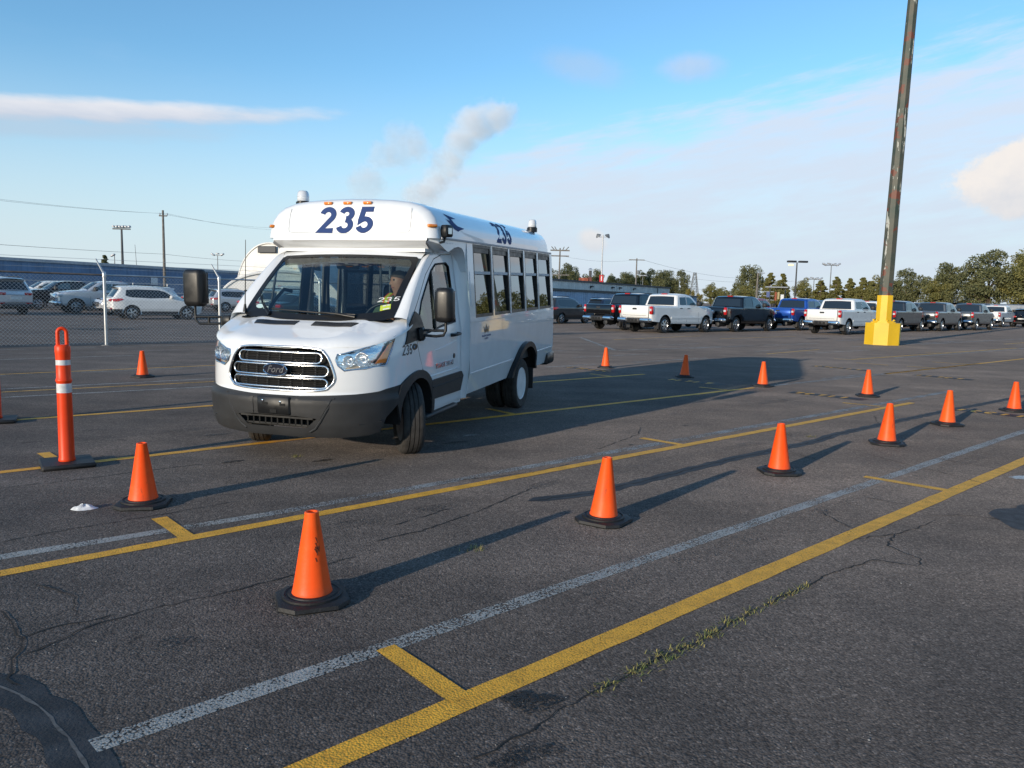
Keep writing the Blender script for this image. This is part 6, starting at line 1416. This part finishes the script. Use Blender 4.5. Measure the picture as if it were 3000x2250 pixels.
# --- wheels
def bus_tyre(w, rad=.352):
    t = MB(); h = w/2; rr = .225
    prof = [(rr, -h*.82), (.27, -h), (rad*.92, -h*1.02), (rad*.975, -h*.86), (rad, -h*.70)]
    for g in (-.42, 0, .42): prof += [(rad+.002, h*(g-.05)), (rad-.011, h*(g-.035)), (rad-.011, h*(g+.035)), (rad+.002, h*(g+.05))]
    prof += [(rad, h*.70), (rad*.975, h*.86), (rad*.92, h*1.02), (.27, h), (rr, h*.82)]
    t.lathe(prof, 48, 'y'); me = mk('tyre', t.v, t.f, M('dusty_tyre', (.034, .031, .029), .85, var=(12, .35), bump=(90, .5)), None, 35); d = me.data; bpy.data.objects.remove(me); return d
TF = bus_tyre(.205); WRIM = M('white_steel_rim', (.66, .67, .68), .4, var=(8, .08)); DRIM = M('dark_steel_rim', (.22, .22, .225), .45, .4, var=(9, .3))
def bus_wheel(name, x, y, z, side, steer, dish, rimm):
    t = bpy.data.objects.new(name, TF); COL.objects.link(t); t.parent = bus; t.location = (x, y, z); t.rotation_euler = (0, 0, (0 if side > 0 else math.pi)+steer)
    q = MB()
    if dish: q.lathe([(.228, .085), (.222, .092), (.205, .080), (.198, -.02), (.188, -.075), (.12, -.09), (.085, -.09), (.08, -.0), (.06, .01), (.005, .01)], 32, 'y')
    else: q.lathe([(.228, .085), (.222, .092), (.205, .080), (.20, .05), (.17, .03), (.13, .045), (.085, .055), (.08, .075), (.005, .08)], 32, 'y'); q.lathe([(.222, -.09), (.20, -.07), (.195, .0), (.12, .01), (.10, -.03), (.06, -.05), (.005, -.05)], 28, 'y')
    rm = q.build('rim', rimm, t, 40)
    for k in range(6): a = k*math.pi/3; b = MB(); b.lathe([(.012, 0), (.012, .02), (.004, .024)], 6, 'y', (.10*math.cos(a), -.09 if dish else .05, .10*math.sin(a))); b.build('wheel_nut', CHROME, rm)
    return t
ST = R(35)
bus_wheel('front_wheel', .02, .845, .352, 1, ST, False, DRIM); bus_wheel('front_wheel', .02, -.845, .352, -1, ST*.8, False, DRIM)
for sg in (1, -1): bus_wheel('rear_wheel', -3.5, sg*.905, .255, sg, 0, True, WRIM); bus_wheel('rear_wheel', -3.5, sg*.665, .255, sg, 0, True, DRIM)
q = MB(); q.tube([(-3.5, -.9, .255), (-3.5, .9, .255)], .07, 8); q.build('rear_axle', BLACKHOLE, bus)
# --- mirrors
def mirror(sg, pts_arm, cx, y0, y1, z0, z1):
    q = MB(); q.box(cx-.075, cx+.075, y0, y1, z0, z1, .035); mm = q.build('mirror', BLKPL, bus, 50)
    bv = mm.modifiers.new('round', 'BEVEL'); bv.width = .02; bv.segments = 3
    q = MB(); q.box(cx-.079, cx-.072, y0+.02, y1-.02, z0+.03, z1-.03); q.build('mirror_glass', CHROME, mm)
    for pth in pts_arm: q = MB(); q.tube(pth, .0135, 8); q.build('mirror_arm', BLKPL, mm, 60)
    return mm
mL = mirror(1, [[(.02, .985, 1.175), (-.03, 1.12, 1.165), (-.05, 1.185, 1.175), (-.06, 1.205, 1.22), (-.06, 1.205, 1.32)], [(.02, .985, 1.225), (-.03, 1.10, 1.22), (-.05, 1.19, 1.222)]], -.06, 1.10, 1.29, 1.30, 1.635)
q = MB(); q.box(-.04, .07, .955, 1.01, 1.12, 1.25, .02); q.build('mirror_mount', BLKPL, mL, 40)
mR = mirror(-1, [[(.10, -.98, 1.235), (.06, -1.30, 1.215), (.03, -1.56, 1.205), (.01, -1.625, 1.24), (.0, -1.635, 1.32), (0, -1.635, 1.42)], [(.10, -.98, 1.29), (.06, -1.30, 1.285), (.03, -1.60, 1.278)], [(.045, -1.43, 1.21), (.045, -1.43, 1.285)], [(.07, -1.25, 1.20), (.07, -1.25, 1.295)]], 0.0, -1.745, -1.50, 1.385, 1.775)
q = MB(); q.box(.03, .13, -1.22, -1.10, 1.19, 1.31, .02); q.build('mirror_mount', BLKPL, mR, 40)
# --- interior: dash, wheel, seats, entrance door posts on the right
q = MB(); q.box(-.05, .30, -.84, .84, 1.02, 1.255, .05); q.box(-.32, .05, -.82, .82, .75, 1.15, .05); da = q.build('dashboard', BLKPL, bus, 40); q = MB(); q.box(-.12, .10, .22, .66, 1.22, 1.315, .04); q.build('instrument_hood', BLKPL, da, 40)
q = MB(); q.tube([(.0+.195*math.sin(t)*-.36-.20, .44+.195*math.cos(t), 1.27+.195*math.sin(t)*.93) for t in np.linspace(0, 6.283, 28, endpoint=False)], .016, 8, closed=True); q.tube([(-.2, .25, 1.27), (-.17, .44, 1.24), (-.2, .63, 1.27)], .016, 6); q.tube([(-.17, .44, 1.24), (.0, .44, 1.15)], .03, 8); q.build('steering_wheel', BLKPL, bus, 60)
def seat(x, y, h=.62, base=.62, name='seat', w=.24):
    q = MB(); q.box(x-.26, x+.24, y-w, y+w, base+.22, base+.38, .06); s_ = q.build(name, SEATM, bus, 50)
    q = MB(); q.box(x-.36, x-.22, y-w, y+w, base+.34, base+.34+h, .06); q.build('backrest', SEATM, s_, 50); q = MB(); q.box(x-.36, x-.25, y-.13, y+.13, base+.36+h, base+.54+h, .05); q.build('headrest', SEATM, s_, 50); q = MB(); q.box(x-.2, x+.2, y-.18, y+.18, base-.02, base+.22); q.build('seat_base', BLKPL, s_)
seat(-.66, .44, .60, .56, 'driver_seat')
for xx_ in (-2.0, -2.75, -3.5, -4.25):
    for yy in (.72, .30): seat(xx_, yy, .60, .66, 'passenger_seat', .2)
    if xx_ < -2.3:
        for yy in (-.72, -.30): seat(xx_, yy, .60, .66, 'passenger_seat', .2)
PW = M('post_white', (.72, .72, .66), .5)
for x, w in ((-1.24, .035), (-1.62, .03), (-2.02, .04)): q = MB(); q.box(x-w, x+w, -1.03, -.97, .45, 2.06, .01); q.build('door_post', PW if x != -1.62 else BLKPL, bus)
for x0, x1 in ((-1.60, -1.28), (-1.98, -1.64)):
    dl = patch('entrance_door', [(x0, .46), (x1, .46), (x1, 2.05), (x0, 2.05)], BODY(-1), BLKPL, bus, holes=[[(x0+.05, .56), (x1-.05, .56), (x1-.05, 1.97), (x0+.05, 1.97)]], step=.03, off=-.02, thick=.02); patch('pane', [(x0+.05, .56), (x1-.05, .56), (x1-.05, 1.97), (x0+.05, 1.97)], BODY(-1), glass('entrance_glass', (.75, .82, .82), 1.5), dl, step=.1, off=-.01)
for p in (((-1.22, -.55, .62), (-1.22, -.55, 2.08)), ((-1.30, .02, .62), (-1.30, .02, 2.08)), ((-2.1, -.5, .62), (-2.1, -.5, 2.08))): q = MB(); q.tube(list(p), .017, 8); q.build('grab_pole', CHROME, bus, 50)
q = MB(); q.box(-1.31, -1.27, .10, .95, .62, 1.25); q.box(-1.31, -1.27, -.50, .02, .62, 1.18, .01); q.build('partition', INTER, bus); q = MB(); q.box(-.36, -.30, -.12, .14, 1.80, 1.88, .02); q.build('interior_mirror', BLKPL, bus, 40)
q = MB(); q.tube([(-.30, -.64, 1.56), (-.24, -.70, 1.58), (-.14, -.72, 1.50), (-.06, -.74, 1.42), (-.02, -.74, 1.36)], .02, 6); q.build('grab_handle', BLKPL, bus, 60)

# rivet heads under the gutter and vertical panel joints on the left side
RIV = M('rivet', (.6, .6, .6), .4)
B = BODY(1)
for k in range(9):
    x = -.50-.075*k; q = MB(); q.lathe([(.006, 0), (.005, .003), (.001, .004)], 6, 'y'); q.build('rivet', RIV, bus, loc=(x, .985, 2.085))
SEAMG = MATS['seam_grey']
for x, z0, z1 in ((-1.33, .43, 1.27), (-2.40, .67, 1.27), (-4.30, .67, 1.27)):
    V, F = ribbon_pts([(x, z0), (x, z1)], .005); A = np.array(V); zs = np.linspace(0, 1, 12); A = np.array([(x+d, z0+(z1-z0)*t) for t in zs for d in (-.0025, .0025)]); mk('panel_joint', B(A[:, 0], A[:, 1], .0025), [(2*i, 2*i+1, 2*i+3, 2*i+2) for i in range(11)], SEAMG, bus)
for x0, x1 in ((-1.22, XR+.02),): A = np.array([(x0+(x1-x0)*t, 1.235+d) for t in np.linspace(0, 1, 30) for d in (-.003, .003)]); mk('panel_joint', B(A[:, 0], A[:, 1], .0025), [(2*i, 2*i+1, 2*i+3, 2*i+2) for i in range(29)], SEAMG, bus)
fl_ = patch('fuel_flap', [(-1.245, 1.42), (-1.245, 1.80), (-1.355, 1.80), (-1.355, 1.42)], B, SIDEW, bus, step=.03, thick=.005)
# ------------------------------------------------------------------ traffic cones
def cone_orange():
    m = bpy.data.materials.new('cone_orange'); m.use_nodes = True; N = NT(m.node_tree); b = N.n['Principled BSDF']
    oc = N.new('ShaderNodeTexCoord').outputs['Object']; rnd = N.new('ShaderNodeObjectInfo').outputs['Random']
    pos = N.new('ShaderNodeVectorMath', operation='ADD'); N.l.new(oc, pos.inputs[0]); N.l.new(N.vec(N.mul(rnd, 37.0), N.mul(rnd, 11.0), N.mul(rnd, 5.0)), pos.inputs[1]); p = pos.outputs[0]
    st = N.new('ShaderNodeMapping'); st.inputs['Scale'].default_value = (1, 1, .25); N.l.new(p, st.inputs[0])
    base = N.mix(N.sstep(rnd, 0.0, 1.0, .0, 1.0), (.97, .082, .006), (.95, .105, .010))
    fade = N.mix(N.sstep(N.noise(p, 6, 4, .6), .45, .75, 0, .35), base, (.95, .15, .03))
    grime = N.mul(N.sstep(N.noise(st.outputs[0], 22, 5, .65), .56, .72), N.sstep(N.noise(p, 5, 3, .5), .40, .62))
    c = N.mix(N.mul(grime, .55), fade, (.16, .05, .025))
    sp = N.new('ShaderNodeSeparateXYZ'); N.l.new(oc, sp.inputs[0]); splash = N.mul(N.sstep(N.add(sp.outputs[2], N.mul(N.noise(p, 14, 4, .6), .10)), .16, .06), .38)
    c = N.mix(splash, c, (.28, .085, .04)); N.l.new(c, b.inputs['Base Color']); b.inputs['Roughness'].default_value = .48; b.inputs['Specular IOR Level'].default_value = .3
    bp = N.new('ShaderNodeBump'); bp.inputs['Strength'].default_value = .12; bp.inputs['Distance'].default_value = .01; N.l.new(N.noise(p, 24, 3, .6), bp.inputs['Height']); N.l.new(bp.outputs[0], b.inputs['Normal'])
    return m
ORANGE = cone_orange(); RUB = M('cone_rubber', (.011, .011, .012), .62, var=(9, .35), bump=(40, .3))
def cone_mesh():
    rt = empty('traffic_cone'); q = MB()
    a = .176; c = .105                                # octagonal foot: square with wide cut corners
    def ring(s, z): A, Cc = a*s, c*s; return [(Cc, -A, z), (A, -Cc, z), (A, Cc, z), (Cc, A, z), (-Cc, A, z), (-A, Cc, z), (-A, -Cc, z), (-Cc, -A, z)]
    rs = [ring(.97, 0), ring(1, .008), ring(.98, .026), ring(.86, .034)]; vs = sum(rs, []); fs = [tuple(range(7, -1, -1)), tuple(range(24, 32))]
    for k in range(3):
        for i in range(8): j = (i+1) % 8; fs.append((k*8+i, k*8+j, k*8+8+j, k*8+8+i))
    q.add(vs, fs); q.lathe([(.150, .030), (.150, .044), (.138, .048), (.132, .042), (.122, .042), (.118, .050), (.10, .052)], 28); q.build('foot', RUB, rt, 40)
    q = MB(); q.lathe([(.098, .040), (.101, .052), (.097, .064), (.090, .10), (.0345, .452), (.0355, .456), (.0345, .464), (.028, .466), (.024, .464), (.020, .40), (.005, .39)], 36); q.build('cone', ORANGE, rt, 45)
    return rt
CONES = [(-.99, 3.76, 'nearest orange cone with black scribbles, at the lower left'), (-2.65, 5.43, 'orange cone beside the crumpled white litter'), (.67, 5.30, 'orange cone in the middle of the near row, second nearest'), (2.50, 7.01, 'orange cone on the near side of the tar seam right of the bus'),
         (4.29, 8.65, 'orange cone before the end of the second yellow line'), (5.85, 10.20, 'orange cone in front of the black numbered strip at right'), (7.77, 11.78, 'orange cone touching the right edge of the photo'), (-6.54, 13.51, 'small orange cone far left beyond the orange post'),
         (2.15, 17.68, 'farthest orange cone beside the bus rear'), (3.59, 15.93, 'orange cone on a black numbered strip inside the bus shadow'), (4.76, 14.50, 'orange cone at the end of the bus shadow'), (6.19, 13.28, 'orange cone in the back row before the yellow pedestal')]
c0 = cone_mesh()
for i, (x, y, lab) in enumerate(CONES):
    o = c0 if i == 0 else copy_tree(c0)
    o.name = 'traffic_cone'; o.location = (x, y, .0); o.rotation_euler = (0, 0, R(22 if i == 0 else (12 if i == 1 else random.uniform(0, 90)))); tag(o, lab, 'traffic cone', 'orange traffic cones')
    for ch in o.children:
        if ch.name.startswith('cone') and i: ch.rotation_euler = (R(random.uniform(-1.6, 1.6)), R(random.uniform(-1.6, 1.6)), random.uniform(0, 6.28)); ch.scale = (1, 1, random.uniform(.98, 1.02))
    if i == 0: continue
# marker scribbles on the nearest cone
def cone_pt(a, z): r = .0345+(.452-z)/(.352)*(.0555)+.0012; return (r*math.cos(a), r*math.sin(a), z)
A0 = R(-22-88+22)
for pth in ([(.18, .33), (.10, .345), (.22, .315), (.08, .318), (.20, .285), (.06, .30), (.16, .262), (.02, .29)], [(.30, .30), (.26, .27), (.22, .30), (.14, .255)], [(.05, .245), (.10, .225)]):
    q = MB(); q.tube([cone_pt(A0+a*1.6, z) for a, z in pth], .0014, 4); q.build('scribble', M('marker_ink', (.02, .012, .01), .8), c0)

# ------------------------------------------------------------------ orange delineator posts
WBAND = M('reflective_band', (.62, .62, .62), .35, var=(30, .12)); POSTO = M('post_orange', (.80, .055, .008), .42, var=(4, .05), spec=.3)
def delineator():
    rt = empty('delineator_post'); q = MB(); q.box(-.205, .205, -.205, .205, 0, .045, .014); q.build('base', RUB, rt, 40)
    def rad(z): return .0625-.0075*min(1, max(0, (z-.05)/.95))
    q = MB(); q.lathe([(.064, .04), (.067, .05), (.0655, .065), (.062, .075), (rad(.5), .5), (rad(.62), .64), (rad(.73), .735), (.0635, .742), (.0645, .752), (.0625, .762), (rad(.75), .77), (rad(.9), .9), (.0595, .985), (.0615, 1.0), (.0605, 1.045), (.052, 1.058), (.035, 1.062)], 30); q.build('tube', POSTO, rt, 45)
    for z0, z1 in ((.645, .725), (.885, .968)): q = MB(); q.lathe([(rad(z0)+.0015, z0), (rad(z1)+.0015, z1)], 30); b = q.build('reflective_band', WBAND, rt, 45)
    # carrying loop
    P = [(-.034, 0, 1.055), (-.033, 0, 1.16)]+[(-.033*math.cos(t), 0, 1.165+.035*math.sin(t)) for t in np.linspace(.2, math.pi-.2, 9)]+[(.033, 0, 1.16), (.034, 0, 1.055)]
    q = MB(); q.tube(P, .0155, 8); q.build('handle', POSTO, rt, 50); return rt
d0 = delineator(); d0.location = (-3.885, 6.61, 0); d0.rotation_euler = (0, 0, R(35)); tag(d0, 'tall orange post with two white bands on a black base', 'delineator', 'orange delineator posts')
d1 = copy_tree(d0); d1.location = (-5.90, 8.68, 0); d1.rotation_euler = (0, 0, R(28)); tag(d1, 'orange post cut off by the left edge, only its base showing', 'delineator', 'orange delineator posts')

# crumpled white litter
def litter():
    rt = MB(); n, m = 26, 9; vs = [(0, 0, .032)]; rg = random.Random(4)
    for j in range(1, m):
        f = j/(m-1)
        for k in range(n):
            a = 2*math.pi*k/n; r = f*(1+.13*math.sin(2*a+1)+.10*math.sin(3*a)+.05*rg.uniform(-1, 1)); z = .052*(1-f**2.2)*(1+.25*math.sin(3*a+4*f))+.006*rg.uniform(-1, 1)*(f < .98)
            vs.append((.078*r*math.cos(a), .05*r*math.sin(a), max(.002, z*.62)))
    fs = [(0, 1+k, 1+(k+1) % n) for k in range(n)]+[(1+(j-1)*n+k, 1+j*n+k, 1+j*n+(k+1) % n, 1+(j-1)*n+(k+1) % n) for j in range(1, m-1) for k in range(n)]
    o = mk('litter', vs, fs, M('litter_white', (.66, .66, .66), .5, var=(25, .2)), None, 30, loc=(-3.0, 5.28, 0), rot=(0, 0, .2)); tag(o, 'crumpled white litter on the asphalt left of a cone', 'litter')
litter()
# ------------------------------------------------------------------ the driver: one skinned body, clothing as children
def skin_mesh(name, pts, edges, mat, parent, sub=2):
    me = bpy.data.meshes.new(name); me.from_pydata([p[:3] for p in pts], edges, []); me.update()
    o = bpy.data.objects.new(name, me); COL.objects.link(o); o.parent = parent
    md = o.modifiers.new('skin', 'SKIN'); md.use_smooth_shade = True
    for i, p in enumerate(pts):
        r = p[3]; me.skin_vertices[0].data[i].radius = r if isinstance(r, tuple) else (r, r)
    me.skin_vertices[0].data[0].use_root = True
    s = o.modifiers.new('sub', 'SUBSURF'); s.levels = sub; s.render_levels = sub
    me.materials.append(mat); return o
SKINM = M('skin', (.42, .22, .15), .55, var=(12, .1)); SHIRT = M('green_shirt', (.07, .12, .055), .85, var=(9, .2), bump=(30, .4)); TROUS = M('dark_trousers', (.03, .032, .04), .9); HAIR = M('grey_brown_hair', (.09, .07, .055), .8); HIV_O = M('vest_orange', (.90, .14, .02), .6); HIV_Y = M('vest_yellow', (.60, .70, .05), .6)
def driver():
    rt = bpy.data.objects.new('person', None); COL.objects.link(rt); rt.matrix_world = bus.matrix_world @ Matrix.Translation((-.66, .44, .98))
    # local: x forward, y left, z up, origin at the seat
    P = [(0, 0, .04, (.15, .13)), (-.02, 0, .22, (.135, .115)), (-.03, 0, .40, (.16, .12)), (-.02, 0, .50, (.11, .09)), (.0, 0, .565, (.058, .06)), (.02, 0, .635, (.086, .094)), (.025, 0, .71, (.100, .112)), (.02, 0, .785, (.078, .088)),
         (-.03, .19, .46, .065), (.02, .27, .27, .052), (.22, .22, .20, .042), (.36, .14, .30, .03), (-.03, -.19, .46, .065), (.05, -.27, .28, .052), (.26, -.20, .22, .042), (.40, -.14, .32, .03),
         (.10, .11, .02, .095), (.46, .14, .03, .068), (.52, .14, -.30, .05), (.10, -.11, .02, .095), (.46, -.14, .03, .068), (.52, -.14, -.30, .05), (.60, .14, -.36, .042), (.60, -.14, -.36, .042)]
    E_ = [(0, 1), (1, 2), (2, 3), (3, 4), (4, 5), (5, 6), (6, 7), (2, 8), (8, 9), (9, 10), (10, 11), (2, 12), (12, 13), (13, 14), (14, 15), (0, 16), (16, 17), (17, 18), (0, 19), (19, 20), (20, 21), (18, 22), (21, 23)]
    # the head looks to its right
    th = R(-32); hx, hy = .02, 0
    body = skin_mesh('body', P, E_, SKINM, rt)
    f = Vector((math.cos(th), math.sin(th), 0)); l = Vector((-f.y, f.x, 0)); hc = Vector((.022, 0, .69))
    def hp(a, b, c): v = hc+f*a+l*b; return (v.x, v.y, v.z+c)
    q = MB(); q.add([hp(.086, -.011, .032), hp(.086, .011, .032), hp(.124, 0, -.018), hp(.086, -.02, -.026), hp(.086, .02, -.026)], [(0, 1, 2), (0, 2, 3), (1, 4, 2), (3, 2, 4)]); q.build('nose', SKINM, rt, 80)
    for s in (-1, 1):
        q = MB(); q.lathe([(.001, -.012), (.011, -.008), (.014, 0), (.011, .008), (.001, .012)], 10, 'z'); q.build('eye', M('eye_dark', (.03, .025, .02), .3), rt, 60, loc=hp(.083, s*.036, .028)); q = MB(); q.box(-.012, .012, -.006, .006, -.03, .03, .005); q.build('ear', SKINM, rt, 60, loc=hp(-.005, s*.094, .0), rot=(0, 0, th))
    q = MB(); q.tube([hp(.080, -.026, -.052), hp(.088, 0, -.050), hp(.080, .026, -.052)], .006, 6); q.build('mouth', M('lips', (.30, .12, .10), .6), rt, 60)
    vs = []; n, m = 18, 6
    for j in range(m):
        ph = j/(m-1)*1.62
        for k in range(n):
            a = 2*math.pi*k/n; front = .5+.5*math.cos(a); lim = ph*(1-.30*front); r = math.sin(lim); vs.append(hp(-.006+.112*r*math.cos(a), .104*r*math.sin(a), .012+.118*math.cos(lim)))
    mk('hair', vs, [(j*n+k, j*n+(k+1) % n, j*n+n+(k+1) % n, j*n+n+k) for j in range(m-1) for k in range(n)], HAIR, rt, 70)
    # hands closed on the steering wheel: palm, four fingers and a thumb each
    for s, w in ((1, (.38, .14, .31)), (-1, (.42, -.14, .33))):
        q = MB(); wv = Vector(w)
        q.tube([wv+Vector((-.03, 0, -.01)), wv+Vector((.01, 0, .0)), wv+Vector((.045, -s*.004, .006))], [.026, .034, .030], 8)
        for k, ln in enumerate((.90, 1.0, .95, .78)):
            b = wv+Vector((.045, -s*.004, .030-.020*k)); q.tube([b, b+Vector((.030*ln, 0, .004)), b+Vector((.040*ln, -s*.022*ln, .002)), b+Vector((.022*ln, -s*.034*ln, 0))], [.010, .0095, .009, .008], 6)
        b = wv+Vector((.0, -s*.018, .018)); q.tube([b, b+Vector((.024, -s*.022, .022)), b+Vector((.044, -s*.020, .030))], [.011, .010, .008], 6); q.build('hand', SKINM, rt, 70)
    # shirt, vest straps, trousers as slightly larger shells
    sp = [(p[0], p[1], p[2], tuple(x*1.10+.006 for x in p[3]) if isinstance(p[3], tuple) else p[3]*1.14+.008) for p in P]
    sp[0] = (P[0][0], P[0][1], .10, (.185, .165)); sp[1] = sp[1][:3]+((.17, .145),)
    idx = [0, 1, 2, 3, 8, 9, 10, 12, 13, 14]; mp = {a: i for i, a in enumerate(idx)}
    skin_mesh('shirt', [sp[i] for i in idx], [(mp[a], mp[b]) for a, b in E_ if a in mp and b in mp], SHIRT, rt)
    sp[0] = (P[0][0], P[0][1], P[0][2], (.17, .15))
    idx = [0, 16, 17, 18, 19, 20, 21]; mp = {a: i for i, a in enumerate(idx)}; skin_mesh('trousers', [sp[i] for i in idx], [(mp[a], mp[b]) for a, b in E_ if a in mp and b in mp], TROUS, rt)
    q = MB(); q.tube([(.06, .06, .535), (.085, .0, .50), (.06, -.06, .535), (-.05, -.05, .56), (-.05, .05, .56)], .022, 6, closed=True); q.build('collar', SHIRT, rt, 70)
    def strap(path, w, mat, nm):
        vs = []
        for (x, y, z) in path: vs += [(x, y-w, z), (x, y+w, z)]
        mk(nm, vs, [(2*i, 2*i+1, 2*i+3, 2*i+2) for i in range(len(path)-1)], mat, rt)
    for s in (1, -1):
        pt = [(-.16, s*.10, .50), (-.05, s*.12, .575), (.07, s*.12, .53), (.150, s*.11, .42), (.158, s*.10, .28), (.155, s*.09, .12)]
        strap(pt, .038, HIV_O, 'vest_strap'); strap([(x+.004, y, z+.003) for x, y, z in pt], .018, HIV_Y, 'vest_stripe')
    tag(rt, 'driver in green shirt and orange vest at the minibus wheel', 'person')
driver()
# ------------------------------------------------------------------ steam plumes rising beyond the sheds: real volumes
def steam_mat(name, dens, col):
    m = bpy.data.materials.new(name); m.use_nodes = True; N = NT(m.node_tree); N.n.clear()
    oc = N.new('ShaderNodeTexCoord').outputs['Object']
    ln = N.new('ShaderNodeVectorMath', operation='LENGTH'); N.l.new(oc, ln.inputs[0])
    n = N.noise(oc, 1.5, 5, .6); n2 = N.noise(oc, 4.0, 3, .6)
    f = N.sub(N.add(N.mul(n, 1.5), N.mul(n2, .45)), N.add(N.mul(ln.outputs['Value'], 1.05), -.02))
    d = N.mul(N.sstep(f, .0, .42), dens)
    v = N.new('ShaderNodeVolumePrincipled'); v.inputs['Color'].default_value = tuple(col)+(1,); N.l.new(d, v.inputs['Density']); v.inputs['Anisotropy'].default_value = -.15
    o = N.new('ShaderNodeOutputMaterial'); N.l.new(v.outputs[0], o.inputs['Volume']); return m
STEAM = steam_mat('steam_sunlit', .095, (.995, .985, .98)); STEAMG = steam_mat('steam_thin', .06, (.97, .97, .98))
bm = bmesh.new(); bmesh.ops.create_icosphere(bm, subdivisions=3, radius=1.0); SPH = bpy.data.meshes.new('puff'); bm.to_mesh(SPH); bm.free(); SPH.materials.append(STEAM)
SPH2 = SPH.copy(); SPH2.materials.clear(); SPH2.materials.append(STEAMG)
def plume(loc, parts, me, label):
    rt = empty('steam_plume', loc)
    for i, (x, z, rx, rz, tilt) in enumerate(parts):
        o = bpy.data.objects.new('puff', me); COL.objects.link(o); o.parent = rt; o.location = (x, (i % 3-1)*1.5, z); o.scale = (rx*1.18, (rx+rz)*.6, rz*1.18); o.rotation_euler = (i*.7, R(tilt), i*1.9)
    return tag(rt, label, 'steam')
plume((-27, 220, 0), [(0, 29.5, 5.2, 4.0, 20), (3.6, 32.5, 4.5, 4.0, -30), (7.0, 37.5, 4.0, 6.2, 30), (10.0, 42.5, 4.4, 6.2, 30), (13.0, 47.5, 5.8, 6.0, 25), (17.5, 51.0, 7.2, 5.2, 10), (22.5, 51.0, 5.5, 4.0, 0)], SPH, 'bright steam plume leaning right above the minibus roof')
plume((-42, 220, 0), [(0, 32.5, 5.6, 5.0, 10), (4.2, 40.2, 4.0, 4.6, 30), (10.2, 43.5, 6.2, 6.6, 35), (14.8, 41.5, 3.6, 4.0, 0)], SPH2, 'broken greyish steam puffs left of the bright plume')
